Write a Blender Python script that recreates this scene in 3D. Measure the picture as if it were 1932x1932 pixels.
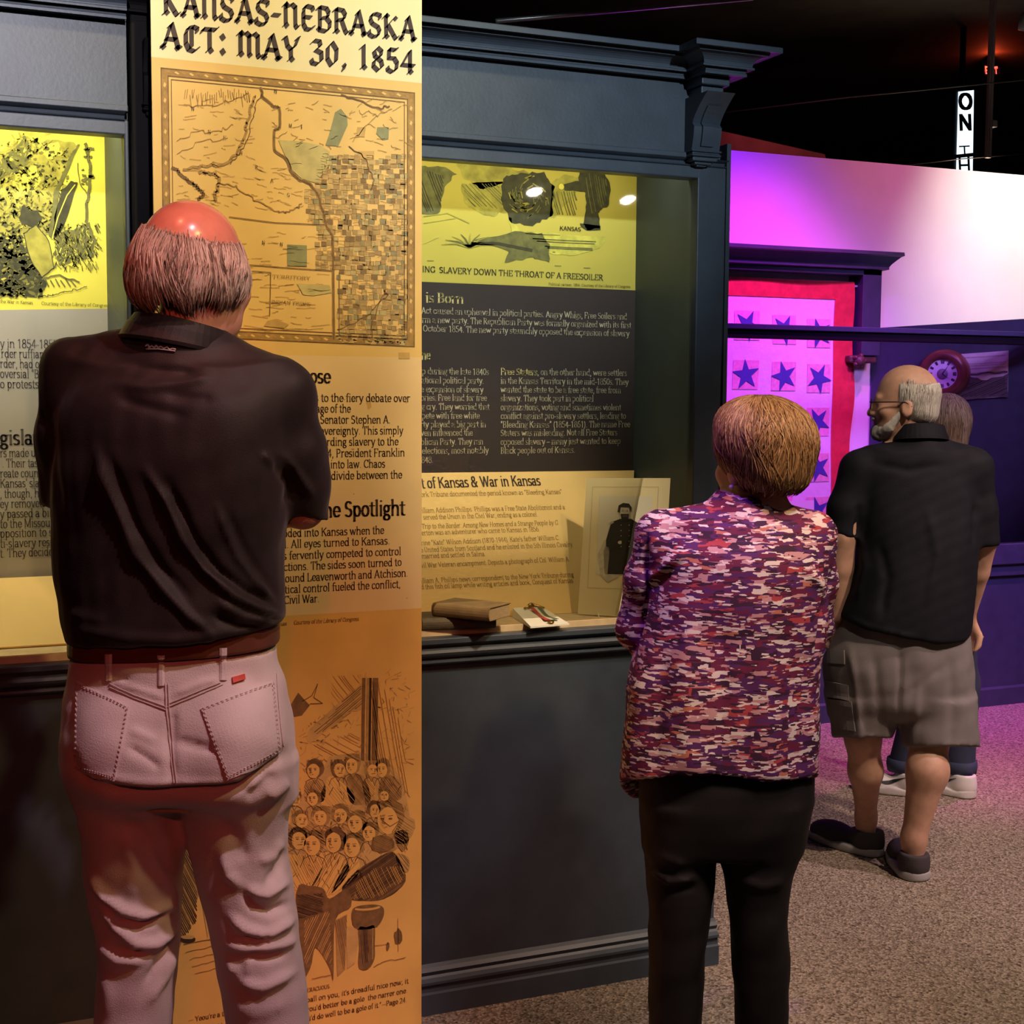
import bpy, bmesh, math, random
import numpy as np
from mathutils import Vector, Matrix
PI = math.pi
random.seed(7)
rng = np.random.default_rng(7)
for o in list(bpy.data.objects):
    bpy.data.objects.remove(o)
SC = bpy.context.scene
COL = SC.collection
# ------------------------------------------------------------------ camera
FPX, YAW, PITCH, ROLL, CAMH = 2653.16, .402705, .0827597, .0056959, 1.56
_cy, _sy, _cp, _sp = math.cos(YAW), math.sin(YAW), math.cos(PITCH), math.sin(PITCH)
FW = np.array([_sy*_cp, _cy*_cp, -_sp])
R0 = np.array([_cy, -_sy, 0.])
U0 = np.cross(R0, FW)
_c, _s = math.cos(ROLL), math.sin(ROLL)
CR = _c*R0 + _s*U0
CU = -_s*R0 + _c*U0
CAM = np.array([0., 0., CAMH])
cam = bpy.data.cameras.new('camera')
cam.sensor_width = 36
cam.lens = 36*FPX/1932
cam.clip_end = 60
camo = bpy.data.objects.new('camera', cam)
COL.objects.link(camo)
M = Matrix.Identity(4)
for i in range(3):
    M[i][0] = CR[i]; M[i][1] = CU[i]; M[i][2] = -FW[i]; M[i][3] = CAM[i]
camo.matrix_world = M
SC.camera = camo
# ------------------------------------------------------------------ world, exposure, lights
W = bpy.data.worlds.new('world'); SC.world = W; W.use_nodes = True
W.node_tree.nodes['Background'].inputs[0].default_value = (.75, .7, .8, 1)
W.node_tree.nodes['Background'].inputs[1].default_value = .02
SC.view_settings.view_transform = 'Standard'
SC.view_settings.look = 'None'
SC.view_settings.exposure = 0.0
SC.view_settings.gamma = 1
SC.view_settings.use_curve_mapping = False
SC.cycles.max_bounces = 6
SC.cycles.sample_clamp_indirect = 3
SC.cycles.sample_clamp_direct = 0
def look_at(o, tgt):
    o.rotation_euler = (Vector(tgt)-o.location).to_track_quat('-Z', 'Y').to_euler()
def spot(name, loc, tgt, col, power, deg, blend=.6, r=.04):
    l = bpy.data.lights.new(name, 'SPOT'); l.energy = power; l.color = col
    l.spot_size = math.radians(deg); l.spot_blend = blend; l.shadow_soft_size = r
    o = bpy.data.objects.new(name, l); COL.objects.link(o); o.location = loc; look_at(o, tgt)
    return o
def area(name, loc, tgt, col, power, sx, sy):
    l = bpy.data.lights.new(name, 'AREA'); l.energy = power; l.color = col
    l.shape = 'RECTANGLE'; l.size = sx; l.size_y = sy
    o = bpy.data.objects.new(name, l); COL.objects.link(o); o.location = loc; look_at(o, tgt)
    return o
# warm spots on the banner
spot('banner_spot', (.85, 1.35, 4.0), (.80, 3.12, 2.5), (1, .76, .36), 250, 40, .9, .05)
spot('banner_fill_spot', (1.9, .3, 3.6), (.82, 3.12, 1.0), (1, .64, .26), 160, 36, .8, .06)
# room spots on the visitors
spot('rose_spot', (1.25, .7, 3.95), (.46, 2.4, .8), (1, .60, .68), 230, 26, .7, .05)
spot('red_spot', (-.35, -1.2, 2.7), (.42, 2.4, .75), (1, .10, .06), 75, 26, .6, .06)
spot('red_top_spot', (.2, 1.5, 3.95), (.40, 2.4, 1.9), (1, .15, .08), 110, 13, .6, .04)
spot('red_neck_spot', (-.3, -.8, 2.6), (.40, 2.4, 1.76), (1, .16, .10), 90, 7, .8, .04)
spot('head_spot', (1.1, -1.5, 3.9), (.42, 2.4, 1.85), (1, .80, .76), 150, 7, .7, .05)
spot('fascia_spot', (1.6, -3.2, 3.5), (1.45, 3.2, 2.28), (.74, .88, 1), 1100, 15, 1, .08)
spot('left_header_spot', (.1, -2.6, 3.6), (.0, 3.2, 2.32), (.98, .92, 1), 1350, 15, 1, .08)
spot('case_wash', (1.6, -.6, 3.95), (1.35, 3.25, 1.4), (.70, .86, 1), 6, 44, .9, .08)
spot('visitor_spot', (1.6, .5, 3.95), (1.58, 2.55, .95), (1, .80, .80), 210, 22, .7, .22)
spot('shoulder_violet_spot', (.55, 1.7, 3.9), (1.40, 2.42, 1.34), (.35, .06, 1), 130, 8.5, .6, .03)
spot('far_visitor_spot', (2.2, 1.6, 3.95), (3.15, 3.95, 1.4), (1, .82, .66), 170, 32, .8, .05)
# lit wall: violet on the left, magenta in the middle, white at right
spot('violet_spot', (3.1, 4.5, 4.0), (3.6, 6.3, 2.0), (.24, .02, 1), 420, 58, .95, .05)
spot('magenta_spot', (3.9, 4.6, 4.0), (4.0, 6.3, 1.5), (1, .06, .85), 400, 44, .95, .05)
spot('wall_white_spot', (5.95, 4.8, 4.05), (5.9, 6.3, 2.5), (1, .96, .84), 360, 52, 1, .05)
spot('wall_pink_spot', (5.5, 4.3, 4.05), (5.0, 6.3, 2.4), (1, .22, .50), 150, 52, 1, .05)
spot('partition_violet', (3.2, 3.2, 4.0), (4.5, 5.6, 1.0), (.30, .10, 1), 420, 40, 1, .10)
spot('partition_lilac', (4.7, 3.2, 3.2), (5.15, 5.7, 1.25), (.46, .24, 1), 320, 62, 1, .25)
spot('floor_magenta', (4.9, 4.4, 4.0), (4.5, 5.0, 0), (1, .14, .72), 560, 44, .9, .08)
spot('floor_amber', (3.3, 1.2, 4.0), (2.9, 3.3, 0), (1, .74, .56), 440, 50, .95, .08)
spot('floor_red', (1.2, 1.0, 4.0), (1.5, 2.9, 0), (1, .42, .28), 110, 30, .9, .08)
spot('red_wall_fill', (4.6, 6.9, 4.0), (5.2, 7.6, 3.1), (1, .22, .3), 22, 70, .9, .05)  # unseen spot added behind the middle wall so the red wall shows
spot('ceiling_fill', (6.5, 7.4, 2.9), (5.5, 7.0, 4.15), (1, .75, .55), 8, 140, 1, .1)  # unseen uplight added to lift the dark ceiling
spot('label_spot', (1.55, .5, 3.95), (1.42, 3.45, 1.16), (1, .84, .55), 380, 15, .8, .05)
spot('floor_fill', (4.8, 1.4, 4.0), (3.3, 4.0, 0), (1, .68, .74), 420, 38, 1, .08)

# ------------------------------------------------------------------ pixel rays
def ray(x, y):
    return FW + CR*(x-966)/FPX - CU*(y-966)/FPX
def atY(x, y, Y):
    d = ray(x, y); return CAM + d*(Y/d[1])
def atZ(x, y, Z):
    d = ray(x, y); return CAM + d*((Z-CAMH)/d[2])
def atX(x, y, X):
    d = ray(x, y); return CAM + d*(X/d[0])
def atD(x, y, D):
    d = ray(x, y); return CAM + d*(D/(d[0]*_sy+d[1]*_cy))
# ------------------------------------------------------------------ materials
MATS = {}
def mat(name, col, rough=.6, var=0., scale=20., bump=0., bscale=200., metal=0., spec=.5, sheen=0., emit=None, stretch=None):
    if name in MATS: return MATS[name]
    m = bpy.data.materials.new(name); m.use_nodes = True
    nt = m.node_tree; b = nt.nodes['Principled BSDF']
    c = (col[0], col[1], col[2], 1)
    b.inputs['Base Color'].default_value = c
    b.inputs['Roughness'].default_value = rough
    b.inputs['Metallic'].default_value = metal
    b.inputs['Specular IOR Level'].default_value = spec
    if sheen: b.inputs['Sheen Weight'].default_value = sheen
    if emit:
        b.inputs['Emission Color'].default_value = (*emit[0], 1); b.inputs['Emission Strength'].default_value = emit[1]
    tc = nt.nodes.new('ShaderNodeTexCoord'); vec = tc.outputs['Object']
    if stretch:
        mp = nt.nodes.new('ShaderNodeMapping'); mp.inputs['Scale'].default_value = stretch
        nt.links.new(vec, mp.inputs['Vector']); vec = mp.outputs['Vector']
    if var:
        n = nt.nodes.new('ShaderNodeTexNoise'); n.inputs['Scale'].default_value = scale; n.inputs['Detail'].default_value = 5
        nt.links.new(vec, n.inputs['Vector'])
        mx = nt.nodes.new('ShaderNodeMix'); mx.data_type = 'RGBA'
        mx.inputs[6].default_value = tuple(max(0, v*(1-var)) for v in col)+(1,)
        mx.inputs[7].default_value = tuple(min(1, v*(1+var)) for v in col)+(1,)
        rp = nt.nodes.new('ShaderNodeMapRange'); rp.inputs[1].default_value = .3; rp.inputs[2].default_value = .7
        nt.links.new(n.outputs['Fac'], rp.inputs[0]); nt.links.new(rp.outputs[0], mx.inputs[0])
        nt.links.new(mx.outputs[2], b.inputs['Base Color'])
    if bump:
        n2 = nt.nodes.new('ShaderNodeTexNoise'); n2.inputs['Scale'].default_value = bscale; n2.inputs['Detail'].default_value = 3
        nt.links.new(vec, n2.inputs['Vector'])
        bp = nt.nodes.new('ShaderNodeBump'); bp.inputs['Strength'].default_value = bump; bp.inputs['Distance'].default_value = .004
        nt.links.new(n2.outputs['Fac'], bp.inputs['Height']); nt.links.new(bp.outputs['Normal'], b.inputs['Normal'])
    MATS[name] = m
    return m
def srgb(r, g, b):
    f = lambda v: (v/255/12.92) if v <= 10 else ((v/255+.055)/1.055)**2.4
    return (f(r), f(g), f(b))
def glass_mat(name, tint=(1, 1, 1), refl=.045):
    if name in MATS: return MATS[name]
    m = bpy.data.materials.new(name); m.use_nodes = True
    nt = m.node_tree; nt.nodes.clear()
    out = nt.nodes.new('ShaderNodeOutputMaterial')
    tr = nt.nodes.new('ShaderNodeBsdfTransparent'); tr.inputs[0].default_value = (*tint, 1)
    gl = nt.nodes.new('ShaderNodeBsdfGlossy'); gl.inputs['Roughness'].default_value = .02
    fr = nt.nodes.new('ShaderNodeFresnel'); fr.inputs[0].default_value = 1.45
    mx = nt.nodes.new('ShaderNodeMixShader')
    nt.links.new(fr.outputs[0], mx.inputs[0]); nt.links.new(tr.outputs[0], mx.inputs[1]); nt.links.new(gl.outputs[0], mx.inputs[2])
    nt.links.new(mx.outputs[0], out.inputs[0])
    MATS[name] = m
    return m
# ------------------------------------------------------------------ objects
def link(o, parent=None):
    COL.objects.link(o)
    if parent is not None: o.parent = parent
    return o
def tag(o, label=None, cat=None, group=None, kind=None):
    for k, v in (('label', label), ('category', cat), ('group', group), ('kind', kind)):
        if v: o[k] = v
    return o
def empty(name, loc, label, cat, rz=0, group=None):
    o = bpy.data.objects.new(name, None); COL.objects.link(o)
    o.location = loc; o.rotation_euler = (0, 0, rz); o.empty_display_size = .1
    return tag(o, label, cat, group)
class MB:
    """collects polygons (world or local coordinates) and becomes ONE mesh object"""
    def __init__(s): s.v = []; s.f = []; s.m = []; s.mats = []; s.sm = []
    def mi(s, m):
        if m not in s.mats: s.mats.append(m)
        return s.mats.index(m)
    def poly(s, pts, m, smooth=False):
        i = len(s.v); s.v.extend([tuple(map(float, p)) for p in pts]); s.f.append(tuple(range(i, i+len(pts)))); s.m.append(s.mi(m)); s.sm.append(smooth)
    def mesh(s, V, F, m, smooth=True):
        i = len(s.v); s.v.extend([tuple(map(float, p)) for p in V])
        if isinstance(m, (list, tuple)):
            ids = [s.mi(q) for q in m]
        else:
            k = s.mi(m); ids = None
        for j, f in enumerate(F):
            s.f.append(tuple(int(q)+i for q in f)); s.m.append(ids[j] if ids else k); s.sm.append(smooth)
    def box(s, a, b, m, bev=0.):
        x0, y0, z0 = a; x1, y1, z1 = b
        if x0 > x1: x0, x1 = x1, x0
        if y0 > y1: y0, y1 = y1, y0
        if z0 > z1: z0, z1 = z1, z0
        if bev:
            bm = bmesh.new(); bmesh.ops.create_cube(bm, size=1)
            for v in bm.verts: v.co = Vector(((x0+x1)/2+v.co.x*(x1-x0), (y0+y1)/2+v.co.y*(y1-y0), (z0+z1)/2+v.co.z*(z1-z0)))
            bmesh.ops.bevel(bm, geom=bm.edges[:], offset=bev, segments=2, affect='EDGES', profile=.5)
            s.bm(bm, m); return
        V = [(x0, y0, z0), (x1, y0, z0), (x1, y1, z0), (x0, y1, z0), (x0, y0, z1), (x1, y0, z1), (x1, y1, z1), (x0, y1, z1)]
        s.mesh(V, [(0, 3, 2, 1), (4, 5, 6, 7), (0, 1, 5, 4), (1, 2, 6, 5), (2, 3, 7, 6), (3, 0, 4, 7)], m, False)
    def bm(s, bm, m, smooth=False):
        bm.verts.index_update()
        s.mesh([v.co[:] for v in bm.verts], [[v.index for v in f.verts] for f in bm.faces], m, smooth); bm.free()
    def profile_x(s, prof, x0, x1, m, smooth=False):
        """extrude a closed (y,z) profile along x"""
        n = len(prof)
        V = [(x0, y, z) for y, z in prof]+[(x1, y, z) for y, z in prof]
        F = [(i, (i+1) % n, n+(i+1) % n, n+i) for i in range(n)]
        s.mesh(V, F, m, smooth)
        s.poly([V[i] for i in range(n)][::-1], m); s.poly([V[n+i] for i in range(n)], m)
    def profile_mitre(s, prof, xr, yr, m, xl=None):
        """offset profile (out,z) run along front (y=yr) with mitred returns at x=xr (and xl)"""
        n = len(prof); rows = []
        if xl is not None: rows.append([(xl-o, yr+.45, z) for o, z in prof]); rows.append([(xl-o, yr-o, z) for o, z in prof])
        rows.append([(xr+o, yr-o, z) for o, z in prof]); rows.append([(xr+o, yr+.45, z) for o, z in prof])
        for a, b in zip(rows, rows[1:]):
            for i in range(n-1): s.poly([a[i], b[i], b[i+1], a[i+1]], m)
    def tube(s, pts, rad, m, n=8, cap=True, smooth=True):
        pts = [Vector(p) for p in pts]; k = len(pts)
        rad = rad if hasattr(rad, '__len__') else [rad]*k
        V = []; up = Vector((0, 0, 1))
        for i, p in enumerate(pts):
            t = (pts[min(i+1, k-1)]-pts[max(i-1, 0)]).normalized()
            a = t.cross(up)
            if a.length < 1e-3: a = t.cross(Vector((0, 1, 0)))
            a.normalize(); b = t.cross(a)
            for j in range(n):
                q = 2*PI*j/n; V.append(p+(a*math.cos(q)+b*math.sin(q))*rad[i])
        F = [(i*n+j, i*n+(j+1) % n, (i+1)*n+(j+1) % n, (i+1)*n+j) for i in range(k-1) for j in range(n)]
        if cap: F += [tuple(range(n))[::-1], tuple((k-1)*n+j for j in range(n))]
        s.mesh(V, F, m, smooth)
    def lathe(s, prof, m, c=(0, 0, 0), axis='z', n=24, smooth=True):
        V = []; k = len(prof)
        for r, h in prof:
            for j in range(n):
                q = 2*PI*j/n
                if axis == 'z': V.append((c[0]+r*math.cos(q), c[1]+r*math.sin(q), c[2]+h))
                elif axis == 'y': V.append((c[0]+r*math.cos(q), c[1]+h, c[2]+r*math.sin(q)))
                else: V.append((c[0]+h, c[1]+r*math.cos(q), c[2]+r*math.sin(q)))
        F = [(i*n+j, i*n+(j+1) % n, (i+1)*n+(j+1) % n, (i+1)*n+j) for i in range(k-1) for j in range(n)]
        s.mesh(V, F, m, smooth)
    def build(s, name, parent=None, origin=None, fix=True):
        me = bpy.data.meshes.new(name)
        off = np.array(origin if origin is not None else (0, 0, 0), float)
        me.from_pydata((np.array(s.v)-off).tolist() if s.v else [], [], s.f)
        for m in s.mats: me.materials.append(m)
        me.polygons.foreach_set('material_index', s.m)
        me.polygons.foreach_set('use_smooth', s.sm)
        if fix:
            bm = bmesh.new(); bm.from_mesh(me); bmesh.ops.recalc_face_normals(bm, faces=bm.faces[:]); bm.to_mesh(me); bm.free()
        me.update()
        o = bpy.data.objects.new(name, me); o.location = off
        return link(o, parent)
def wpart(mb, name, parent, **k):
    """part given in world coordinates, parented to an un-rotated empty"""
    return mb.build(name, parent, **k) if parent is None else _shift(mb.build(name, None, **k), parent)
def _shift(o, parent):
    o.parent = parent; o.location = Vector(o.location)-Vector(parent.location)
    return o
def struct(mb, name, **k):
    o = mb.build(name, **k); o['kind'] = 'structure'; return o
# ------------------------------------------------------------------ lettering: a small pen-stroke alphabet
def _arc(cx, cy, rx, ry, a0, a1):
    n = max(3, int(abs(a1-a0)/32)+1)
    return [(cx+rx*math.cos(math.radians(a0+(a1-a0)*i/n)), cy+ry*math.sin(math.radians(a0+(a1-a0)*i/n))) for i in range(n+1)]
def G(adv, spec):
    st = []; se = []
    for t in spec.split('|'):
        t = t.strip()
        if not t: continue
        v = [float(q) for q in t[1:].split()]
        if t[0] == 'L': st.append(list(zip(v[::2], v[1::2])))
        elif t[0] == 'A': st.append(_arc(*v))
        elif t[0] == 'S': se += list(zip(v[::2], v[1::2]))
    return (adv, st, se)
SERIF = {
'a': G(5, 'A2.1 3.4 1.5 1.5 155 0|L3.6 3.5 3.6 .4 4.4 .1|A2.1 1.4 1.5 1.35 0 360'),
'b': G(5.6, 'L1.2 7.5 1.2 0|A2.9 2.5 1.8 2.4 0 360|S.9 7.5'),
'c': G(4.7, 'A2.7 2.5 1.9 2.4 40 320'),
'd': G(5.7, 'A2.6 2.5 1.8 2.4 0 360|L4.4 7.5 4.4 0|S4.1 7.5 4.8 0'),
'e': G(4.9, 'A2.6 2.5 1.9 2.4 0 320|L.8 2.6 4.5 2.6'),
'f': G(3.4, 'A2.9 6.1 1.2 1.4 60 180|L1.7 6.1 1.7 0|L.4 4.8 3.1 4.8|S1.7 0'),
'g': G(5, 'A2.3 3.3 1.5 1.6 0 360|L3.5 4.5 4.6 4.8|A2.4 -.8 1.8 1.2 0 360|L1.2 1.9 1 .9 3.2 .5'),
'h': G(5.9, 'L1.2 7.5 1.2 0|A3 3.2 1.7 1.7 180 0|L4.7 3.2 4.7 0|S1.2 0 4.7 0 .9 7.5'),
'i': G(2.7, 'L1.4 4.9 1.4 0|S1.4 0 1.1 4.9|L1.4 6.8 1.4 7'),
'j': G(2.6, 'L1.5 4.9 1.5 -.8|A.5 -.8 1 1.2 0 -100|S1.2 4.9|L1.5 6.8 1.5 7'),
'k': G(5.5, 'L1.2 7.5 1.2 0|L4.5 4.8 1.4 2.2|L2.4 3 4.7 0|S1.2 0 4.7 0 4.4 4.9 .9 7.5'),
'l': G(2.7, 'L1.4 7.5 1.4 0|S1.4 0 1.1 7.5'),
'm': G(8.8, 'L1.2 4.9 1.2 0|A2.8 3.3 1.6 1.6 180 0|L4.4 3.3 4.4 0|A6 3.3 1.6 1.6 180 0|L7.6 3.3 7.6 0|S1.2 0 4.4 0 7.6 0 .9 4.9'),
'n': G(5.9, 'L1.2 4.9 1.2 0|A3 3.2 1.7 1.7 180 0|L4.7 3.2 4.7 0|S1.2 0 4.7 0 .9 4.9'),
'o': G(5.2, 'A2.6 2.5 1.95 2.45 0 360'),
'p': G(5.6, 'L1.2 4.9 1.2 -2.2|A2.9 2.5 1.8 2.4 0 360|S.9 4.9 1.2 -2.2'),
'q': G(5.6, 'A2.6 2.5 1.8 2.4 0 360|L4.4 4.9 4.4 -2.2|S4.4 -2.2'),
'r': G(4.1, 'L1.2 4.9 1.2 0|A2.9 3.2 1.7 1.6 180 60|S1.2 0 .9 4.9'),
's': G(4.2, 'A2.1 3.7 1.35 1.2 35 250|A2 1.3 1.5 1.25 75 -145'),
't': G(3.4, 'L1.6 6.3 1.6 1|A2.6 1 1 1 180 300|L.4 4.8 3 4.8'),
'u': G(5.9, 'L1.2 4.9 1.2 1.7|A2.9 1.7 1.7 1.6 180 360|L4.6 4.9 4.6 0|S.9 4.9 4.3 4.9 5 0'),
'v': G(5.1, 'L.7 4.9 2.6 .1 4.5 4.9|S.7 4.9 4.5 4.9'),
'w': G(7.6, 'L.7 4.9 2.3 .1 3.8 4.7 5.3 .1 6.9 4.9|S.7 4.9 6.9 4.9'),
'x': G(5.1, 'L.8 4.9 4.3 0|L4.3 4.9 .8 0|S.8 4.9 4.3 4.9 .8 0 4.3 0'),
'y': G(5.1, 'L.7 4.9 2.6 .1|L4.5 4.9 2.2 -1.4 1 -2.1|S.7 4.9 4.5 4.9'),
'z': G(4.6, 'L.7 4.8 3.9 4.8 .7 .1 3.9 .1'),
'A': G(6.6, 'L.7 0 3.3 7.2 5.9 0|L1.7 2.4 4.9 2.4|S.7 0 5.9 0'),
'B': G(6, 'L1.3 7.2 1.3 0|A2.8 5.4 1.8 1.7 90 -90|L1.3 7.1 2.8 7.1|L1.3 3.7 3 3.7|A3 1.9 2 1.8 90 -90|L1.3 .1 3 .1|S1.1 7.2 1.1 0'),
'C': G(6.2, 'A3.6 3.6 2.8 3.5 45 315|L5.5 7 5.5 5.4'),
'D': G(6.8, 'L1.3 7.2 1.3 0|A2.6 3.6 3.3 3.5 90 -90|L1.3 7.1 2.6 7.1|L1.3 .1 2.6 .1|S1.1 7.2 1.1 0'),
'E': G(5.8, 'L1.3 7.2 1.3 0|L1.3 7.1 5 7.1 5 5.8|L1.3 3.7 4 3.7|L1.3 .1 5.1 .1 5.1 1.5|S1.1 7.2 1.1 0'),
'F': G(5.5, 'L1.3 7.2 1.3 0|L1.3 7.1 5 7.1 5 5.8|L1.3 3.7 4 3.7|S1.1 7.2 1.3 0'),
'G': G(6.7, 'A3.6 3.6 2.8 3.5 45 330|L5.7 2.9 5.7 .5|L5.5 7 5.5 5.4|S5.6 2.9'),
'H': G(7.2, 'L1.3 7.2 1.3 0|L5.9 7.2 5.9 0|L1.3 3.7 5.9 3.7|S1.3 7.2 1.3 0 5.9 7.2 5.9 0'),
'I': G(3, 'L1.5 7.2 1.5 0|S1.5 7.2 1.5 0'),
'J': G(4.2, 'L2.7 7.2 2.7 1.4|A1.6 1.4 1.1 1.4 0 -130|S2.7 7.2'),
'K': G(6.6, 'L1.3 7.2 1.3 0|L5.5 7.1 1.6 3.3|L2.8 4.3 5.8 0|S1.3 7.2 1.3 0 5.6 7.2 5.8 0'),
'L': G(5.5, 'L1.3 7.2 1.3 0|L1.3 .1 4.9 .1 4.9 1.7|S1.3 7.2 1.1 0'),
'M': G(8.4, 'L1.3 0 1.3 7.2 4.2 .6 7.1 7.2 7.1 0|S1.3 0 7.1 0 1 7.2 7.4 7.2'),
'N': G(7.2, 'L1.3 0 1.3 7.2 5.9 0 5.9 7.2|S1.3 0 1 7.2 5.9 7.2'),
'O': G(7, 'A3.5 3.6 2.8 3.5 0 360'),
'P': G(5.8, 'L1.3 7.2 1.3 0|A2.8 5.2 2.1 1.9 90 -90|L1.3 7.1 2.8 7.1|L1.3 3.3 2.8 3.3|S1.1 7.2 1.3 0'),
'R': G(6.4, 'L1.3 7.2 1.3 0|A2.8 5.4 2 1.7 90 -90|L1.3 7.1 2.8 7.1|L1.3 3.7 2.8 3.7|L3 3.6 5.6 0|S1.1 7.2 1.3 0 5.7 0'),
'S': G(5.2, 'A2.6 5.3 1.7 1.75 30 250|A2.5 1.9 1.9 1.8 70 -145'),
'T': G(6.2, 'L3.1 7.2 3.1 0|L.7 5.7 .7 7.1 5.5 7.1 5.5 5.7|S3.1 0'),
'U': G(6.8, 'L1.3 7.2 1.3 2.4|A3.4 2.4 2.1 2.3 180 360|L5.5 7.2 5.5 2.4|S1.3 7.2 5.5 7.2'),
'V': G(6.6, 'L.7 7.2 3.3 .1 5.9 7.2|S.7 7.2 5.9 7.2'),
'W': G(9.6, 'L.7 7.2 2.9 .1 4.8 6.9 6.7 .1 8.9 7.2|S.7 7.2 8.9 7.2'),
'Y': G(6.2, 'L.7 7.2 3.1 3.4 5.5 7.2|L3.1 3.4 3.1 0|S.7 7.2 5.5 7.2 3.1 0'),
'0': G(5.2, 'A2.6 3.6 1.9 3.5 0 360'),
'1': G(5.2, 'L1.3 6 2.8 7.1 2.8 0|S2.8 0'),
'2': G(5.2, 'A2.5 5.2 1.8 1.9 160 -30|L4.1 4.3 .9 .1 4.5 .1'),
'3': G(5.2, 'A2.4 5.4 1.7 1.7 150 -80|A2.4 1.9 2 1.9 85 -150'),
'4': G(5.2, 'L3.6 0 3.6 7.1 .6 2.1 4.8 2.1'),
'5': G(5.2, 'L4.2 7.1 1.2 7.1 1.1 4|A2.4 2.2 2 2.2 125 -150'),
'6': G(5.2, 'A2.6 2.2 1.9 2.2 0 360|A3.6 2.6 2.9 4.6 180 95'),
'7': G(5.2, 'L.8 5.8 .8 7 4.5 7 2 0'),
'8': G(5.2, 'A2.6 5.5 1.6 1.7 0 360|A2.6 1.9 2 1.9 0 360'),
'9': G(5.2, 'A2.6 4.9 1.9 2.2 0 360|A1.6 4.5 2.9 4.6 0 -85'),
'.': G(2.4, 'L1.2 .3 1.2 .4'), ',': G(2.4, 'L1.3 .4 1 -1.2'), ':': G(2.6, 'L1.3 .3 1.3 .4|L1.3 4.2 1.3 4.3'),
';': G(2.6, 'L1.3 .4 1 -1.2|L1.3 4.2 1.3 4.3'), '-': G(3.4, 'L.6 2.4 2.8 2.4'), '\u2013': G(5, 'L.4 2.6 4.6 2.6'), '\u2014': G(8, 'L.4 2.6 7.6 2.6'),
"'": G(1.9, 'L1 7.2 .9 5.4'), '"': G(3.2, 'L1 7.2 .9 5.4|L2.2 7.2 2.1 5.4'), '(': G(3, 'A3.4 2.8 2.2 4.6 120 240'), ')': G(3, 'A-.4 2.8 2.2 4.6 60 -60'),
'?': G(4.4, 'A2.2 5.5 1.5 1.6 160 -60|L2.2 3.6 2.2 2|L2.2 .3 2.2 .4'),
'&': G(7, 'A2.9 5.6 1.4 1.6 0 360|A2.8 1.9 2.1 1.9 110 340|L2 4.4 5.9 .1|L4.6 1.4 5.9 3.6|S5.9 3.8'),
' ': G(2.5, ''),
}
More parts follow.
